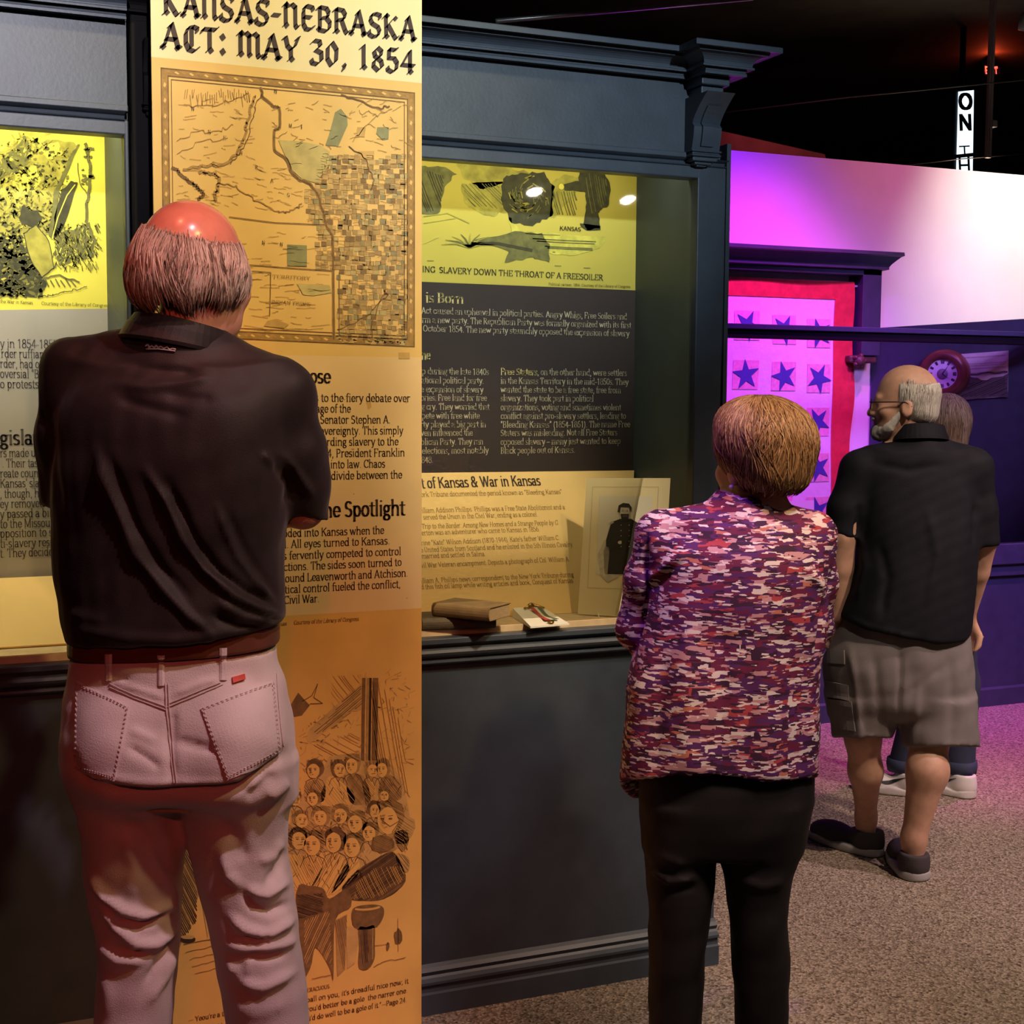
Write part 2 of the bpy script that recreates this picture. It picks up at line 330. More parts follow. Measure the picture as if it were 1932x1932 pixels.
# black-letter capitals of the banner title, drawn with a slanted nib
GOTH = {
'K': G(6.4, 'L1.4 7 1.5 .9 .6 .3|L1.5 .9 2.2 .4|L.4 6.2 1.4 7.2 2.3 6.6|L1.6 3.6 4.6 6.6 5.3 6.1|L2.3 4.1 4.3 1.2 5.1 .2 5.9 .8'),
'A': G(6.6, 'L.3 .5 1.2 1 3.2 6.9|L2.6 6.4 3.5 7.3 5.4 .9 6.2 .6|L1.7 2.9 4.8 2.9|L.4 1 1.2 .2|L4.9 .9 5.5 .2'),
'N': G(6.2, 'L1.3 6.9 1.3 1.2 .6 .6|L1.3 1.2 1.9 .4|L.5 6.4 1.3 7.2 2 6.5|L1.6 6 3.6 7.1 4.8 6.2|L4.7 6.4 4.7 1 5.3 .3 5.9 .8'),
'S': G(5.6, 'L4.7 5.8 4.8 6.8 3.2 7.1 1.6 6.6 1.2 5.2 1.9 4.1 4 3.2 4.6 2 4 .6 2.2 .1 .8 .7 .7 1.8'),
'-': G(4.2, 'L.8 3.4 3.3 3.4'),
'E': G(5.8, 'L2 6.9 1.4 5.2 1.4 1.6 2.2 .4|L1.6 6.5 2.6 7.1 4.6 6.8 4.9 5.9|L1.6 3.8 4.1 3.8|L2.1 .3 3.6 .2 5.1 1.1'),
'B': G(6, 'L1.5 6.9 1.5 .8|L.5 6.6 1.5 7.2 3.9 7 4.7 5.9 4.3 4.5 2 3.9|L4 4.1 5.1 2.9 4.9 1.1 3.6 .2 1.5 .4 .7 1'),
'R': G(6.2, 'L1.5 6.9 1.5 .9 .7 .4|L1.5 .9 2.2 .3|L.5 6.6 1.5 7.2 3.9 7 4.7 5.8 4.2 4.4 1.8 3.9|L3.4 4 4.6 1.2 5.3 .3 6 .9'),
'C': G(5.8, 'L4.8 5.7 4.9 6.7 3.6 7.1 2 6.6 1.3 5 1.3 2.2 2.2 .5 3.8 .1 5.2 1.1|L3.1 6.6 3.1 1.2'),
'T': G(5.8, 'L.5 5.8 1 6.8 5 6.9 5.5 7.4|L3 6.8 3 1.3 2.2 .6|L3 1.3 3.7 .4'),
':': G(2.8, 'L1.75 .3 1.0 1.4|L1.75 4.5 1.0 5.6'),
'M': G(8.2, 'L1.3 6.9 1.3 1.2 .6 .6|L1.3 1.2 1.9 .4|L.5 6.4 1.3 7.2 2 6.5|L1.6 6 3.2 7.1 4.3 6.2|L4.1 6.4 4.1 1 4.6 .4|L4.3 6 5.9 7.1 7 6.2|L6.9 6.4 6.9 1 7.4 .3 8 .8'),
'Y': G(6, 'L.5 6.6 1.3 7 1.9 4.6 3 3.6|L5.4 7 4.3 4.6 3 3.6|L3 3.8 3 1.2 2.3 .5|L3 1.2 3.7 .4|L4.8 6.8 5.7 7.3'),
'3': G(5.2, 'L.9 6.2 1.8 7 3.6 6.9 3.9 5.6 2.2 4.2|L2.4 4.2 4.2 3.6 4.3 1.4 2.8 .1 1.2 .3 .8 1.3'),
'0': G(5.4, 'L2.7 7 1.2 5.4 1.1 2 2.4 .2 4 1.6 4.2 5 2.7 7'),
',': G(2.8, 'L1.2 .8 1.6 .4 1 -.9'),
'1': G(4.6, 'L1.2 6.2 2.3 7.1 2.3 1 1.5 .4|L2.3 1 3 .3'),
'8': G(5.2, 'L2.6 7 1.3 5.8 1.7 4.4 3.8 3 4.2 1.4 2.7 .1 1.1 1.3 1.3 2.8 3.6 4.5 3.9 6 2.6 7'),
'5': G(5.2, 'L4.2 7.2 3.4 6.8 1.4 6.9 1.3 4.2 3.2 4.3 4.2 3 3.9 1 2.4 .1 1 .6 .8 1.4'),
'4': G(5.4, 'L3.6 6.9 3.6 1 3 .3|L3.6 1 4.3 .4|L3.4 6.9 .7 2.6 5 2.6'),
' ': G(3, ''),
}
SANS = {'O': G(6.4, 'A3.2 3.6 2.4 3.3 0 360'), 'N': G(6.2, 'L1.1 0 1.1 7.2 5.1 0 5.1 7.2'), 'T': G(6, 'L3 7 3 0|L.6 7 5.4 7'), 'H': G(6.2, 'L1.1 0 1.1 7.2|L5.1 0 5.1 7.2|L1.1 3.7 5.1 3.7')}
def _hull(pts):
    pts = sorted(set(pts))
    def half(ps):
        h = []
        for p in ps:
            while len(h) > 1 and (h[-1][0]-h[-2][0])*(p[1]-h[-2][1])-(h[-1][1]-h[-2][1])*(p[0]-h[-2][0]) <= 1e-9: h.pop()
            h.append(p)
        return h
    a = half(pts); b = half(pts[::-1])
    return a[:-1]+b[:-1]
class Sheet:
    """a flat printed sheet: pixels of the photograph are mapped onto its plane"""
    def __init__(s, p0, n, mb=None):
        s.p0 = np.array(p0, float); s.n = np.array(n, float)/np.linalg.norm(n); s.mb = mb or MB()
    def pt(s, x, y, lay=0):
        q = s.p0 + s.n*lay*.0005
        d = ray(x, y); return CAM + d*(((q-CAM)@s.n)/(d@s.n))
    def poly(s, pts, m, lay=1):
        s.mb.poly([s.pt(x, y, lay) for x, y in pts], m)
    def line(s, pts, w, m, lay=2, taper=False):
        n = len(pts)
        for i in range(n-1):
            (x0, y0), (x1, y1) = pts[i], pts[i+1]
            L = math.hypot(x1-x0, y1-y0) or 1; nx, ny = -(y1-y0)/L, (x1-x0)/L
            w0 = w*.5*(1-.8*i/(n-1) if taper else 1); w1 = w*.5*(1-.8*(i+1)/(n-1) if taper else 1)
            s.poly([(x0+nx*w0, y0+ny*w0), (x1+nx*w1, y1+ny*w1), (x1-nx*w1, y1-ny*w1), (x0-nx*w0, y0-ny*w0)], m, lay)
    def blob(s, cx, cy, rx, ry, m, lay=2, rough=.12, n=20, rot=0, seed=None):
        r = random.Random(seed if seed is not None else (int(cx*7+cy*13)))
        c, q = math.cos(rot), math.sin(rot); P = []
        for i in range(n):
            a = 2*PI*i/n; k = 1+rough*(r.random()*2-1); u, v = rx*k*math.cos(a), ry*k*math.sin(a)
            P.append((cx+u*c-v*q, cy+u*q+v*c))
        s.poly(P, m, lay)
    def hatch(s, poly, m, step=5, ang=.7, w=1.2, lay=3, keep=.8, jit=2):
        """pen hatching clipped to a polygon"""
        c, q = math.cos(ang), math.sin(ang)
        R = [(x*c+y*q, -x*q+y*c) for x, y in poly]
        v = min(p[1] for p in R); v1 = max(p[1] for p in R)
        while v < v1:
            v += step*(.7+.6*random.random()); xs = []
            for (a, b), (c2, d) in zip(R, R[1:]+R[:1]):
                if (b-v)*(d-v) < 0: xs.append(a+(c2-a)*(v-b)/(d-b))
            xs.sort()
            for a, b in zip(xs[::2], xs[1::2]):
                if random.random() > keep: continue
                a += random.random()*jit; b -= random.random()*jit*2
                if b-a < 1: continue
                s.line([(a*c-v*q, a*q+v*c), ((a+b)/2*c-(v+.6)*q, (a+b)/2*q+(v+.6)*c), (b*c-v*q, b*q+v*c)], w*(.6+.7*random.random()), m, lay)
    def text(s, t, a, b, xh, m, lay=2, font=None, hw=.42, hh=.2, cap=None, slant=0, nib=None, track=0):
        """text from pixel a (baseline start) to pixel b (baseline end); xh = x-height in pixels (cap = capital height)"""
        font = font or SERIF
        gl = [font.get(c, font.get(' ')) for c in t]
        adv = sum(g[0]+track for g in gl)
        A, B = s.pt(*a, lay), s.pt(*b, lay)
        ex = (B-A)/adv
        xd = (B-A)/np.linalg.norm(B-A)
        T = s.pt(a[0], a[1]-(cap or xh), lay)-A
        T = T-xd*(T@xd)
        ey = T/(7.2 if cap else 4.9)
        ar = np.linalg.norm(ey)/np.linalg.norm(ex)  # keep the pen round when the line is squeezed
        pen = nib or [(-hw*ar**.5, -hh), (hw*ar**.5, -hh), (hw*ar**.5, hh), (-hw*ar**.5, hh)]
        spen = [(-.85, -.17), (.85, -.17), (.85, .17), (-.85, .17)]
        x = 0
        P = lambda u, v: A+ex*(x+u+slant*v)+ey*v
        for ad, st, se in gl:
            for pl in st:
                for (u0, v0), (u1, v1) in zip(pl, pl[1:]):
                    h = _hull([(round(u0+p, 4), round(v0+q, 4)) for p, q in pen]+[(round(u1+p, 4), round(v1+q, 4)) for p, q in pen])
                    s.mb.poly([P(u, v) for u, v in h], m)
            for u0, v0 in se:
                s.mb.poly([P(u0+p, v0+q+(.15 if v0 < .1 else -.15)) for p, q in spen], m)
            x += ad+track
    def sheet(s, corners, m, thick=.004, lay=0):
        """a thin slab whose face runs through the given pixels"""
        f = [s.pt(x, y, lay) for x, y in corners]; b = [p-s.n*thick for p in f]
        s.mb.poly(f, m); s.mb.poly(b[::-1], m)
        for i in range(len(f)):
            j = (i+1) % len(f); s.mb.poly([f[i], b[i], b[j], f[j]], m)
# ------------------------------------------------------------------ palette
NAVY = mat('navy_paint', (.050, .066, .088), .42, var=.12, scale=14, bump=.08, bscale=120, spec=.4)
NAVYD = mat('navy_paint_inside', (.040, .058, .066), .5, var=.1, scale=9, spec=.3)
BLACKSH = mat('black_shaded_board', (.004, .0035, .0045), .75, var=.2, scale=8, spec=.2)  # shade of the column and rail front put into a near-black colour
CEILM = mat('black_ceiling_paint', (.11, .09, .07), .8, var=.3, scale=3)
WALLW = mat('cream_wall_paint', (.80, .77, .72), .75, var=.03, scale=6, bump=.05, bscale=150)
DARKWALL = mat('dark_room_wall', (.02, .018, .02), .85, var=.2, scale=3)
REDWALL = mat('brick_red_wall', (.30, .10, .09), .8, var=.2, scale=5)
GLASS = glass_mat('case_glass')
# carpet
def carpet():
    m = mat('carpet_loop', (.33, .262, .195), .95, var=.0, bump=.0)
    nt = m.node_tree; b = nt.nodes['Principled BSDF']
    tc = nt.nodes.new('ShaderNodeTexCoord')
    vo = nt.nodes.new('ShaderNodeTexVoronoi'); vo.inputs['Scale'].default_value = 140
    n1 = nt.nodes.new('ShaderNodeTexNoise'); n1.inputs['Scale'].default_value = 90; n1.inputs['Detail'].default_value = 4
    n2 = nt.nodes.new('ShaderNodeTexNoise'); n2.inputs['Scale'].default_value = 2.5
    r = nt.nodes.new('ShaderNodeValToRGB'); r.color_ramp.elements[0].position = .25; r.color_ramp.elements[1].position = .75
    r.color_ramp.elements[0].color = (.10, .07, .048, 1); r.color_ramp.elements[1].color = (.50, .41, .32, 1)
    ad = nt.nodes.new('ShaderNodeMath'); ad.operation = 'MULTIPLY_ADD'; ad.inputs[1].default_value = .55
    nt.links.new(tc.outputs['Object'], vo.inputs['Vector']); nt.links.new(tc.outputs['Object'], n1.inputs['Vector'])
    nt.links.new(vo.outputs['Color'], ad.inputs[0])
    m2 = nt.nodes.new('ShaderNodeMath'); m2.operation = 'MULTIPLY_ADD'; m2.inputs[1].default_value = .6; m2.inputs[2].default_value = -.05
    nt.links.new(n1.outputs['Fac'], m2.inputs[0]); nt.links.new(m2.outputs[0], ad.inputs[2])
    nt.links.new(ad.outputs[0], r.inputs[0]); nt.links.new(r.outputs[0], b.inputs['Base Color'])
    bp = nt.nodes.new('ShaderNodeBump'); bp.inputs['Strength'].default_value = .9; bp.inputs['Distance'].default_value = .006
    nt.links.new(vo.outputs['Distance'], bp.inputs['Height']); nt.links.new(bp.outputs[0], b.inputs['Normal'])
    b.inputs['Specular IOR Level'].default_value = .1
    return m
CARPET = carpet()
CEILZ = 4.15
# ------------------------------------------------------------------ room shell
b = MB(); b.box((-3.5, -6, -.1), (9, 12, 0), CARPET); struct(b, 'floor')
b = MB(); b.box((-3.5, -6, CEILZ), (9, 12, CEILZ+.1), CEILM); struct(b, 'ceiling')
b = MB(); b.box((-3.6, -6, 0), (-3.5, 12, CEILZ), DARKWALL); struct(b, 'wall_left')
b = MB(); b.box((9, -6, 0), (9.1, 12, CEILZ), DARKWALL); struct(b, 'wall_right')
b = MB(); b.box((-3.5, -6.1, 0), (9, -6, CEILZ), DARKWALL); struct(b, 'wall_front')
b = MB(); b.box((-3.5, 12, 0), (9, 12.1, CEILZ), DARKWALL); struct(b, 'wall_back')
YW = 6.3
WTOP = float(atY(1377, 283, YW)[2])
b = MB(); b.box((1.3, YW, 0), (8.2, YW+.14, WTOP), WALLW, .004); struct(b, 'wall_middle')
# red wall showing above the middle wall, its top sloping down to the right
YR = 7.6
b = MB()
pr = [atY(1330, 240, YR), atY(1556, 291, YR), atY(1570, 330, YR), atY(1330, 330, YR)]
b.poly(pr, REDWALL); b.poly([p+np.array([0, .1, 0]) for p in pr][::-1], REDWALL)
for i in range(4):
    j = (i+1) % 4; b.poly([pr[i], pr[i]+np.array([0, .1, 0]), pr[j]+np.array([0, .1, 0]), pr[j]], REDWALL)
lowz = pr[2][2]
b.box((pr[0][0], YR, 0), (pr[2][0], YR+.1, lowz), REDWALL); struct(b, 'wall_far')
# ------------------------------------------------------------------ the two wall cases
YC = 3.245
def ZC(y, Y=YC): return float(atY(797, y, Y)[2])
def cornice_prof():
    # (out, z): top fillet, recess, cove, bead
    z = lambda y, o: float(atY(797, y, YC-o)[2])
    pts = [(0, 28, .09), (.088, 28, .09), (.09, 40, .09), (.070, 41, .07), (.068, 52, .068)]
    P = [(-.02, z(28, .09)), (.088, z(28, .09)), (.09, z(30, .09)), (.09, z(40, .09)), (.068, z(42, .07)), (.066, z(50, .066))]
    for i in range(7):
        a = i/6*PI/2
        P.append((.066-.030*math.sin(a), z(50, .066)+(z(74, .036)-z(50, .066))*(1-math.cos(a))))
    P += [(.036, z(76, .036)), (.040, z(77, .04)), (.040, z(81, .04)), (.026, z(82, .026)), (.024, z(90, .024)), (.026, z(91, .026)), (.026, z(96, .026)), (.010, z(98, .01)), (0, z(100, 0)), (-.02, z(100, 0))]
    return P
CORN = cornice_prof()
ZOPEN, ZSILL, ZDECK = ZC(297), ZC(1203), .978
ZTOP = CORN[1][1]
def build_case(x0, x1, inner0, inner1, label, ret):
    root = empty('exhibit_case', ((x0+x1)/2, YC, 0), label, 'display case', group='navy wall cases')
    yb = 3.62; xe = x1-.035 if ret else x1-.002
    # base panel, skirting, sill mouldings
    m = MB(); m.box((x0, YC+.012, 0), (x1, yb, ZC(1212)), NAVY); wpart(m, 'base_panel', root)
    m = MB(); z = lambda y, o=.012: float(atY(797, y, YC-o)[2])
    sk = [(YC+.02, 0), (YC-.012, 0), (YC-.012, z(1880)), (YC-.006, z(1877)), (YC-.004, z(1866)), (YC-.012, z(1862)), (YC-.012, z(1857)), (YC-.002, z(1852)), (YC+.003, z(1848)), (YC-.002, z(1840)), (YC+.006, z(1834)), (YC+.012, z(1828)), (YC+.02, z(1828))]
    m.profile_x(sk, x0, x1+.004, NAVY); wpart(m, 'skirting', root)
    m = MB()
    sl = [(3.60, ZSILL), (YC-.028, ZSILL), (YC-.03, ZC(1205)), (YC-.03, ZC(1213)), (YC-.018, ZC(1217)), (YC-.014, ZC(1221)), (YC-.022, ZC(1226)), (YC-.026, ZC(1231)), (YC-.022, ZC(1236)), (YC-.010, ZC(1242)), (YC-.004, ZC(1244)), (YC-.012, ZC(1247)), (YC-.013, ZC(1251)), (YC-.006, ZC(1255)), (YC+.02, ZC(1258)), (3.60, ZC(1258))]
    m.profile_x(sl, x0, x1, NAVY); wpart(m, 'sill', root)
    # deck inside, back and side walls, soffit
    m = MB(); m.box((inner0, YC+.01, ZSILL), (inner1, 3.60, ZDECK), mat('case_deck_cloth', (.62, .47, .27), .8, var=.12, scale=30)); wpart(m, 'deck', root)
    m = MB(); m.box((inner0-.01, 3.59, ZDECK), (inner1+.01, yb, ZOPEN+.16), NAVYD); wpart(m, 'back_panel', root)
    for xa, xb in ((inner0-.012, inner0), (inner1, inner1+.012)):
        m = MB(); m.box((xa, YC+.03, ZDECK), (xb, 3.59, ZOPEN+.16), NAVYD); wpart(m, 'side_panel', root)
    # front stiles
    for xa, xb in ((x0, inner0), (inner1, x1)):
        m = MB(); m.box((xa, YC, ZSILL), (xb, YC+.035, ZC(272)), NAVY, .003)
        if xb-xa > .05: m.box((xb-.012, YC-.006, ZSILL), (xb, YC+.3, ZC(222)), NAVY)
        wpart(m, 'stile', root)
    m = MB(); m.box((inner0-.005, YC, ZOPEN), (inner1+.005, YC+.05, ZC(272)), NAVY, .003)
    m.profile_x([(YC+.02, ZC(272)), (YC-.004, ZC(272)), (YC-.006, ZC(270)), (YC+.006, ZC(268)), (YC+.004, ZC(263)), (YC-.004, ZC(261)), (YC-.012, ZC(258)), (YC+.02, ZC(258))], x0, x1-.008, NAVY)
    wpart(m, 'top_rail', root)
    m = MB(); m.box((x0, YC+.002, ZC(258)), (xe, YC+.06, ZTOP-.01), NAVY); m.box((x0, YC-.012, ZC(258)), (xe, YC+.01, ZC(247)), NAVY, .002)
    wpart(m, 'fascia', root)
    m = MB(); m.box((x0, YC+.06, ZOPEN+.15), (xe, yb, ZOPEN+.17), NAVYD); m.box((x0, YC+.05, ZTOP-.03), (xe, yb, ZTOP-.012), NAVY); wpart(m, 'soffit', root)
    m = MB(); m.profile_mitre(CORN, x1-.06 if ret else x1-.005, YC, NAVY)
    # close the left end of the run
    for i in range(len(CORN)-1): pass
    P = [(x0, YC-o, zz) for o, zz in CORN]; Q = [(x1-.06 if ret else x1-.005, YC-o, zz) for o, zz in CORN]
    for i in range(len(CORN)-1): m.poly([P[i], Q[i], Q[i+1], P[i+1]], NAVY)
    m.poly([(x0, YC-.088, ZTOP), (x1-.06, YC-.088, ZTOP), (x1-.06, YC+.1, ZTOP), (x0, YC+.1, ZTOP)], NAVY)
    wpart(m, 'cornice', root)
    m = MB(); m.box((inner0-.004, YC+.022, ZSILL+.004), (inner1+.004, YC+.027, ZOPEN+.01), GLASS); wpart(m, 'glass_pane', root)
    return root
def build_corbel(parent, xc, w, zt, name='corbel', M_=None, kk=1.):
    """scrolled bracket with a small moulded drop, seen under the cornice end"""
    M_ = M_ or NAVY
    m = MB(); z0 = ZC(240, YC-.03); z1 = zt
    prof = []
    n = 14
    front = [(.035, z0)]
    H = z1-z0
    for i in range(n+1):
        t = i/n
        out = .035+.012*math.sin(t*PI)*(t < .5)+.075*kk*max(0, (t-.45)/.55)**1.5
        front.append((out, z0+H*t))
    pr = [(YC, z0)]+[(YC-o, zz) for o, zz in front]+[(YC, z1)]
    m.profile_x(pr, xc-w/2, xc+w/2, M_)
    m.profile_x([(YC-.003, z0)]+[(YC-o-.006, zz) for o, zz in front[2:-3]]+[(YC-.003, front[-4][1])], xc-w*.22, xc+w*.22, M_)
    # moulded drop
    dz = z0-ZC(271, YC-.03)
    for i, (ww, oo, a, bb) in enumerate(((1.08, .045, 1, .86), (1.0, .040, .86, .74), (1.06, .044, .74, .58), (.9, .036, .58, .3), (.62, .026, .3, .1), (.36, .018, .1, 0))):
        m.box((xc-w*ww/2, YC-oo, z0-dz*(1-bb)), (xc+w*ww/2, YC, z0-dz*(1-a)), M_, .003)
    return wpart(m, name, parent)
caseR = build_case(.60, 2.0, .66, 1.905, 'navy display case with books and soldier portrait, right of the tall banner', True)
caseL = build_case(-1.3, .457, -1.25, .447, 'navy display case with bright yellow engraving, left of the tall banner', False)
# cornice block breaking forward over the right-hand corbel
def cornice_block(parent, xa, xb, fwd, name, m_):
    m = MB()
    k = [(o+fwd, z) for o, z in CORN]
    rows = [[(xa-o+.02, YC, z) for o, z in CORN], [(xa-o+.02, YC-o-fwd, z) for o, z in CORN], [(xb+o, YC-o-fwd, z) for o, z in CORN], [(xb+o, YC+.12, z) for o, z in CORN]]
    for r0, r1 in zip(rows, rows[1:]):
        for i in range(len(CORN)-1): m.poly([r0[i], r1[i], r1[i+1], r0[i+1]], m_)
    m.poly([rows[1][1], rows[2][1], (rows[2][1][0], YC+.1, ZTOP), (rows[1][1][0], YC+.1, ZTOP)], m_)
    zb = CORN[-2][1]
    m.poly([(xa, YC-fwd, zb), (xb, YC-fwd, zb), (xb, YC+.1, zb), (xa, YC+.1, zb)], m_)
    # dentil steps under the block
    m.box((xa+.004, YC-fwd+.006, zb-.022), (xb-.004, YC+.05, zb), m_, .003)
    m.box((xa+.012, YC-fwd+.022, zb-.045), (xb-.012, YC+.05, zb-.022), m_, .003)
    return wpart(m, name, parent), zb-.045
cb, zb = cornice_block(caseR, 1.862, 1.952, .085, 'cornice_block', NAVY)
build_corbel(caseR, 1.905, .082, zb)
# column between the cases with the same corbel, its shadow coloured in near-black
col = empty('column', (.53, YC, 0), 'dark narrow column between the left case and the tall banner', 'column')
m = MB(); m.box((.46, YC-.025, 0), (.598, 3.6, ZTOP+.3), BLACKSH, .004); wpart(m, 'shaft', col)
cb2, zb2 = cornice_block(col, .475, .585, .0, 'cornice_block', BLACKSH)
build_corbel(col, .53, .09, zb2, M_=BLACKSH, kk=.4)
# ------------------------------------------------------------------ printed matter: papers and inks
def paper(name, c, var=.08, scale=7): return mat(name, c, .7, var=var, scale=scale, spec=.25)
P_HEAD = paper('parchment_pale', (.95, .84, .50), .04)
P_MAP = paper('parchment_golden', (.88, .60, .22), .08)
P_TEXT = paper('parchment_buff', (.90, .66, .36), .06)
P_ENG = paper('parchment_ochre', (.84, .52, .15), .09)
INK = mat('brown_black_ink', (.045, .022, .016), .6, var=.15, scale=60)
INK2 = mat('sepia_ink', (.22, .12, .045), .7, var=.25, scale=60)
INK3 = mat('light_sepia_ink', (.46, .28, .09), .7, var=.2, scale=50)
INK4 = mat('pale_sepia_wash', (.64, .41, .14), .7, var=.15, scale=30)
GREENW = mat('grey_green_map_wash', (.30, .30, .15), .7, var=.15, scale=40)
GREENP = mat('pale_green_map_wash', (.60, .50, .20), .7, var=.15, scale=40)
YB = 3.12
WALLN = (0, -1, 0)
banner = empty('exhibit_banner', (float(atY(540, 1000, YB)[0]), YB, 0), 'tall parchment-coloured banner with an old territory map and black-letter title', 'banner')
BX0, BX1 = float(atY(284.5, 40, YB)[0]), float(atY(795.5, 1000, YB)[0])
# rigid backing
m = MB(); m.box((BX0+.002, YB+.004, 0), (BX1-.002, YB+.022, 2.62), mat('banner_backing_board', (.30, .22, .13), .7, var=.1)); wpart(m, 'backing_board', banner)
def bsheet(ztop, zbot, paper_):
    s = Sheet((0, YB, 0), WALLN)
    s.mb.box((BX0, YB, zbot), (BX1, YB+.004, ztop), paper_)
    return s
def bz(x, y): return float(atY(x, y, YB)[2])
zA, zB, zC_ = bz(540, 132), bz(700, 673), bz(660, 1155)
# --- heading
s = bsheet(2.62, zA, P_HEAD)
nib = [(-.72, -.50), (-.52, -.66), (.72, .50), (.52, .66)]
s.text('KANSAS-NEBRASKA', (305, 27), (786, 79), 0, INK, 2, GOTH, cap=48, nib=nib)
s.text('ACT: MAY 30, 1854', (303, 91), (783, 141), 0, INK, 2, GOTH, cap=48, nib=nib)
wpart(s.mb, 'heading', banner)
# --- map
s = bsheet(zA, zB, P_MAP)
def q4(x0, y0, x1, y1, x2, y2, x3, y3): return [(x0, y0), (x1, y1), (x2, y2), (x3, y3)]
def onb(u, v):  # map frame coordinates (0..1) to pixels
    xl0, yl0, xr0, yr0 = 303, 127, 783, 174.5
    xl1, yl1, xr1, yr1 = 309.5, 633.5, 782.5, 655
    a = (xl0+(xr0-xl0)*u, yl0+(yr0-yl0)*u); c = (xl1+(xr1-xl1)*u, yl1+(yr1-yl1)*u)
    return (a[0]+(c[0]-a[0])*v, a[1]+(c[1]-a[1])*v)
BORD = mat('map_border_brown', (.44, .26, .075), .7, var=.2, scale=60)
def ring(o, i, mt, lay):
    for (a, b_, c_, d) in (((o, o), (1-o, o), (1-i, i), (i, i)), ((1-o, o), (1-o, 1-o), (1-i, 1-i), (1-i, i)), ((1-o, 1-o), (o, 1-o), (i, 1-i), (1-i, 1-i)), ((o, 1-o), (o, o), (i, i), (i, 1-i))):
        s.poly([onb(*a), onb(*b_), onb(*c_), onb(*d)], mt, lay)
ring(0, .030, BORD, 1); ring(0, .004, INK2, 2); ring(.027, .031, INK2, 2); ring(.040, .043, INK2, 2)
for k in range(33):
    t = .02+.96*(k+.5)/33
    for (u, v, hz) in ((t, .0155, 1), (t, .9845, 1), (.0155, t, 0), (.9845, t, 0)):
        d = .0105; e = .006
        if hz: pp = [(u-d, v-e*.2), (u-d*.3, v-e), (u+d, v+e*.2), (u+d*.3, v+e)]
        else: pp = [(u-e*.2, v-d), (u+e, v-d*.3), (u+e*.2, v+d), (u-e, v+d*.3)]
        s.poly([onb(*p) for p in pp], P_MAP if k % 2 else INK3, 2)
def wig(pts, n=6, a=3, seed=1):
    r = random.Random(seed); out = []
    for (x0, y0), (x1, y1) in zip(pts, pts[1:]):
        for i in range(n):
            t = i/n; out.append((x0+(x1-x0)*t+r.uniform(-a, a), y0+(y1-y0)*t+r.uniform(-a, a)))
    return out+[pts[-1]]
# Missouri boundary, rivers and ranges
bd = [(492, 164), (497, 185), (515, 200), (527, 203), (528, 240), (516, 248), (518, 283), (540, 300), (548, 322), (566, 340), (586, 347), (602, 371), (610, 400), (613, 420), (628, 448), (630, 640)]
s.line(wig(bd[:-1], 4, 1.6, 3)+[bd[-1]], 2.6, INK2, 4)
s.line(wig(bd[:-1], 4, 1.6, 3)+[bd[-1]], 5.5, INK3, 3)
s.line([(432, 409), (520, 420), (612, 424)], 1.6, INK2, 4); s.line([(462, 499), (540, 505), (627, 511)], 1.6, INK2, 4)
s.line([(511, 514), (509, 596)], 1.3, INK2, 4); s.line([(476, 511), (511, 514)], 1.3, INK2, 4); s.line([(640, 513), (640, 634)], 1.3, INK2, 4)
for pts, w, mm, a in (([(483, 180), (474, 205), (465, 235), (461, 262), (446, 290), (430, 307), (400, 312), (345, 320)], 5, INK3, 3), ([(492, 176), (478, 215), (470, 250), (452, 290), (434, 310)], 1.6, INK2, 2.5),
    ([(326, 317), (350, 335), (370, 352), (384, 366), (375, 378)], 6, INK2, 3), ([(378, 325), (400, 326), (415, 335), (408, 360), (405, 380)], 6, INK3, 3), ([(410, 345), (445, 352), (480, 378), (520, 398), (545, 402), (570, 384)], 2, INK3, 3),
    ([(345, 200), (400, 200), (430, 190), (470, 176)], 1.4, INK3, 3), ([(645, 180), (680, 192), (715, 205), (735, 200)], 3, INK2, 2.5), ([(660, 275), (690, 300), (705, 340), (700, 360)], 2, INK2, 2), ([(665, 270), (690, 235), (715, 218), (740, 205)], 1.4, INK3, 3),
    ([(330, 265), (370, 250), (410, 246), (440, 236)], 1.3, INK3, 4), ([(330, 290), (380, 268), (430, 260)], 1.2, INK3, 4), ([(640, 622), (690, 600), (730, 560), (725, 545)], 1.6, INK2, 4), ([(700, 640), (705, 600), (728, 545)], 1.6, INK2, 3)):
    s.line(wig(pts, 6, a, int(pts[0][0])), w, mm, 3)
r = random.Random(4)
for k in range(30):   # mountain hachures upper left
    x = 350+k*4.2; y = 172+r.uniform(-6, 8)
    s.line([(x, y), (x+r.uniform(-3, 4), y+r.uniform(12, 26))], 1.3, INK3, 3)
for k in range(120):  # fine streams and survey ticks over the plains
    x = r.uniform(330, 560); y = r.uniform(190, 400)
    if x > 470 and y < 300: continue
    L = r.uniform(6, 26); a = r.uniform(-.35, .35)
    s.line(wig([(x, y), (x+L, y+L*a+2)], 4, 1.2, k), .8, INK3, 3)
for k in range(70):
    x = r.uniform(445, 600); y = r.uniform(430, 630)
    s.line(wig([(x, y), (min(x+r.uniform(8, 40), 622), y+r.uniform(-3, 5))], 4, 1.2, k), .8, INK3, 3)
for k in range(60):
    x = r.uniform(510, 770); y = r.uniform(190, 290)
    s.line(wig([(x, y), (x+r.uniform(5, 18), y+r.uniform(-10, 10))], 3, 1.5, k), 1, INK3, 3)
MT = [mat('map_plot_tone_%d' % k, c_, .7, var=.2, scale=50) for k, c_ in enumerate(((.46, .31, .125), (.62, .43, .17), (.33, .29, .15), (.55, .45, .20), (.26, .165, .07)))]
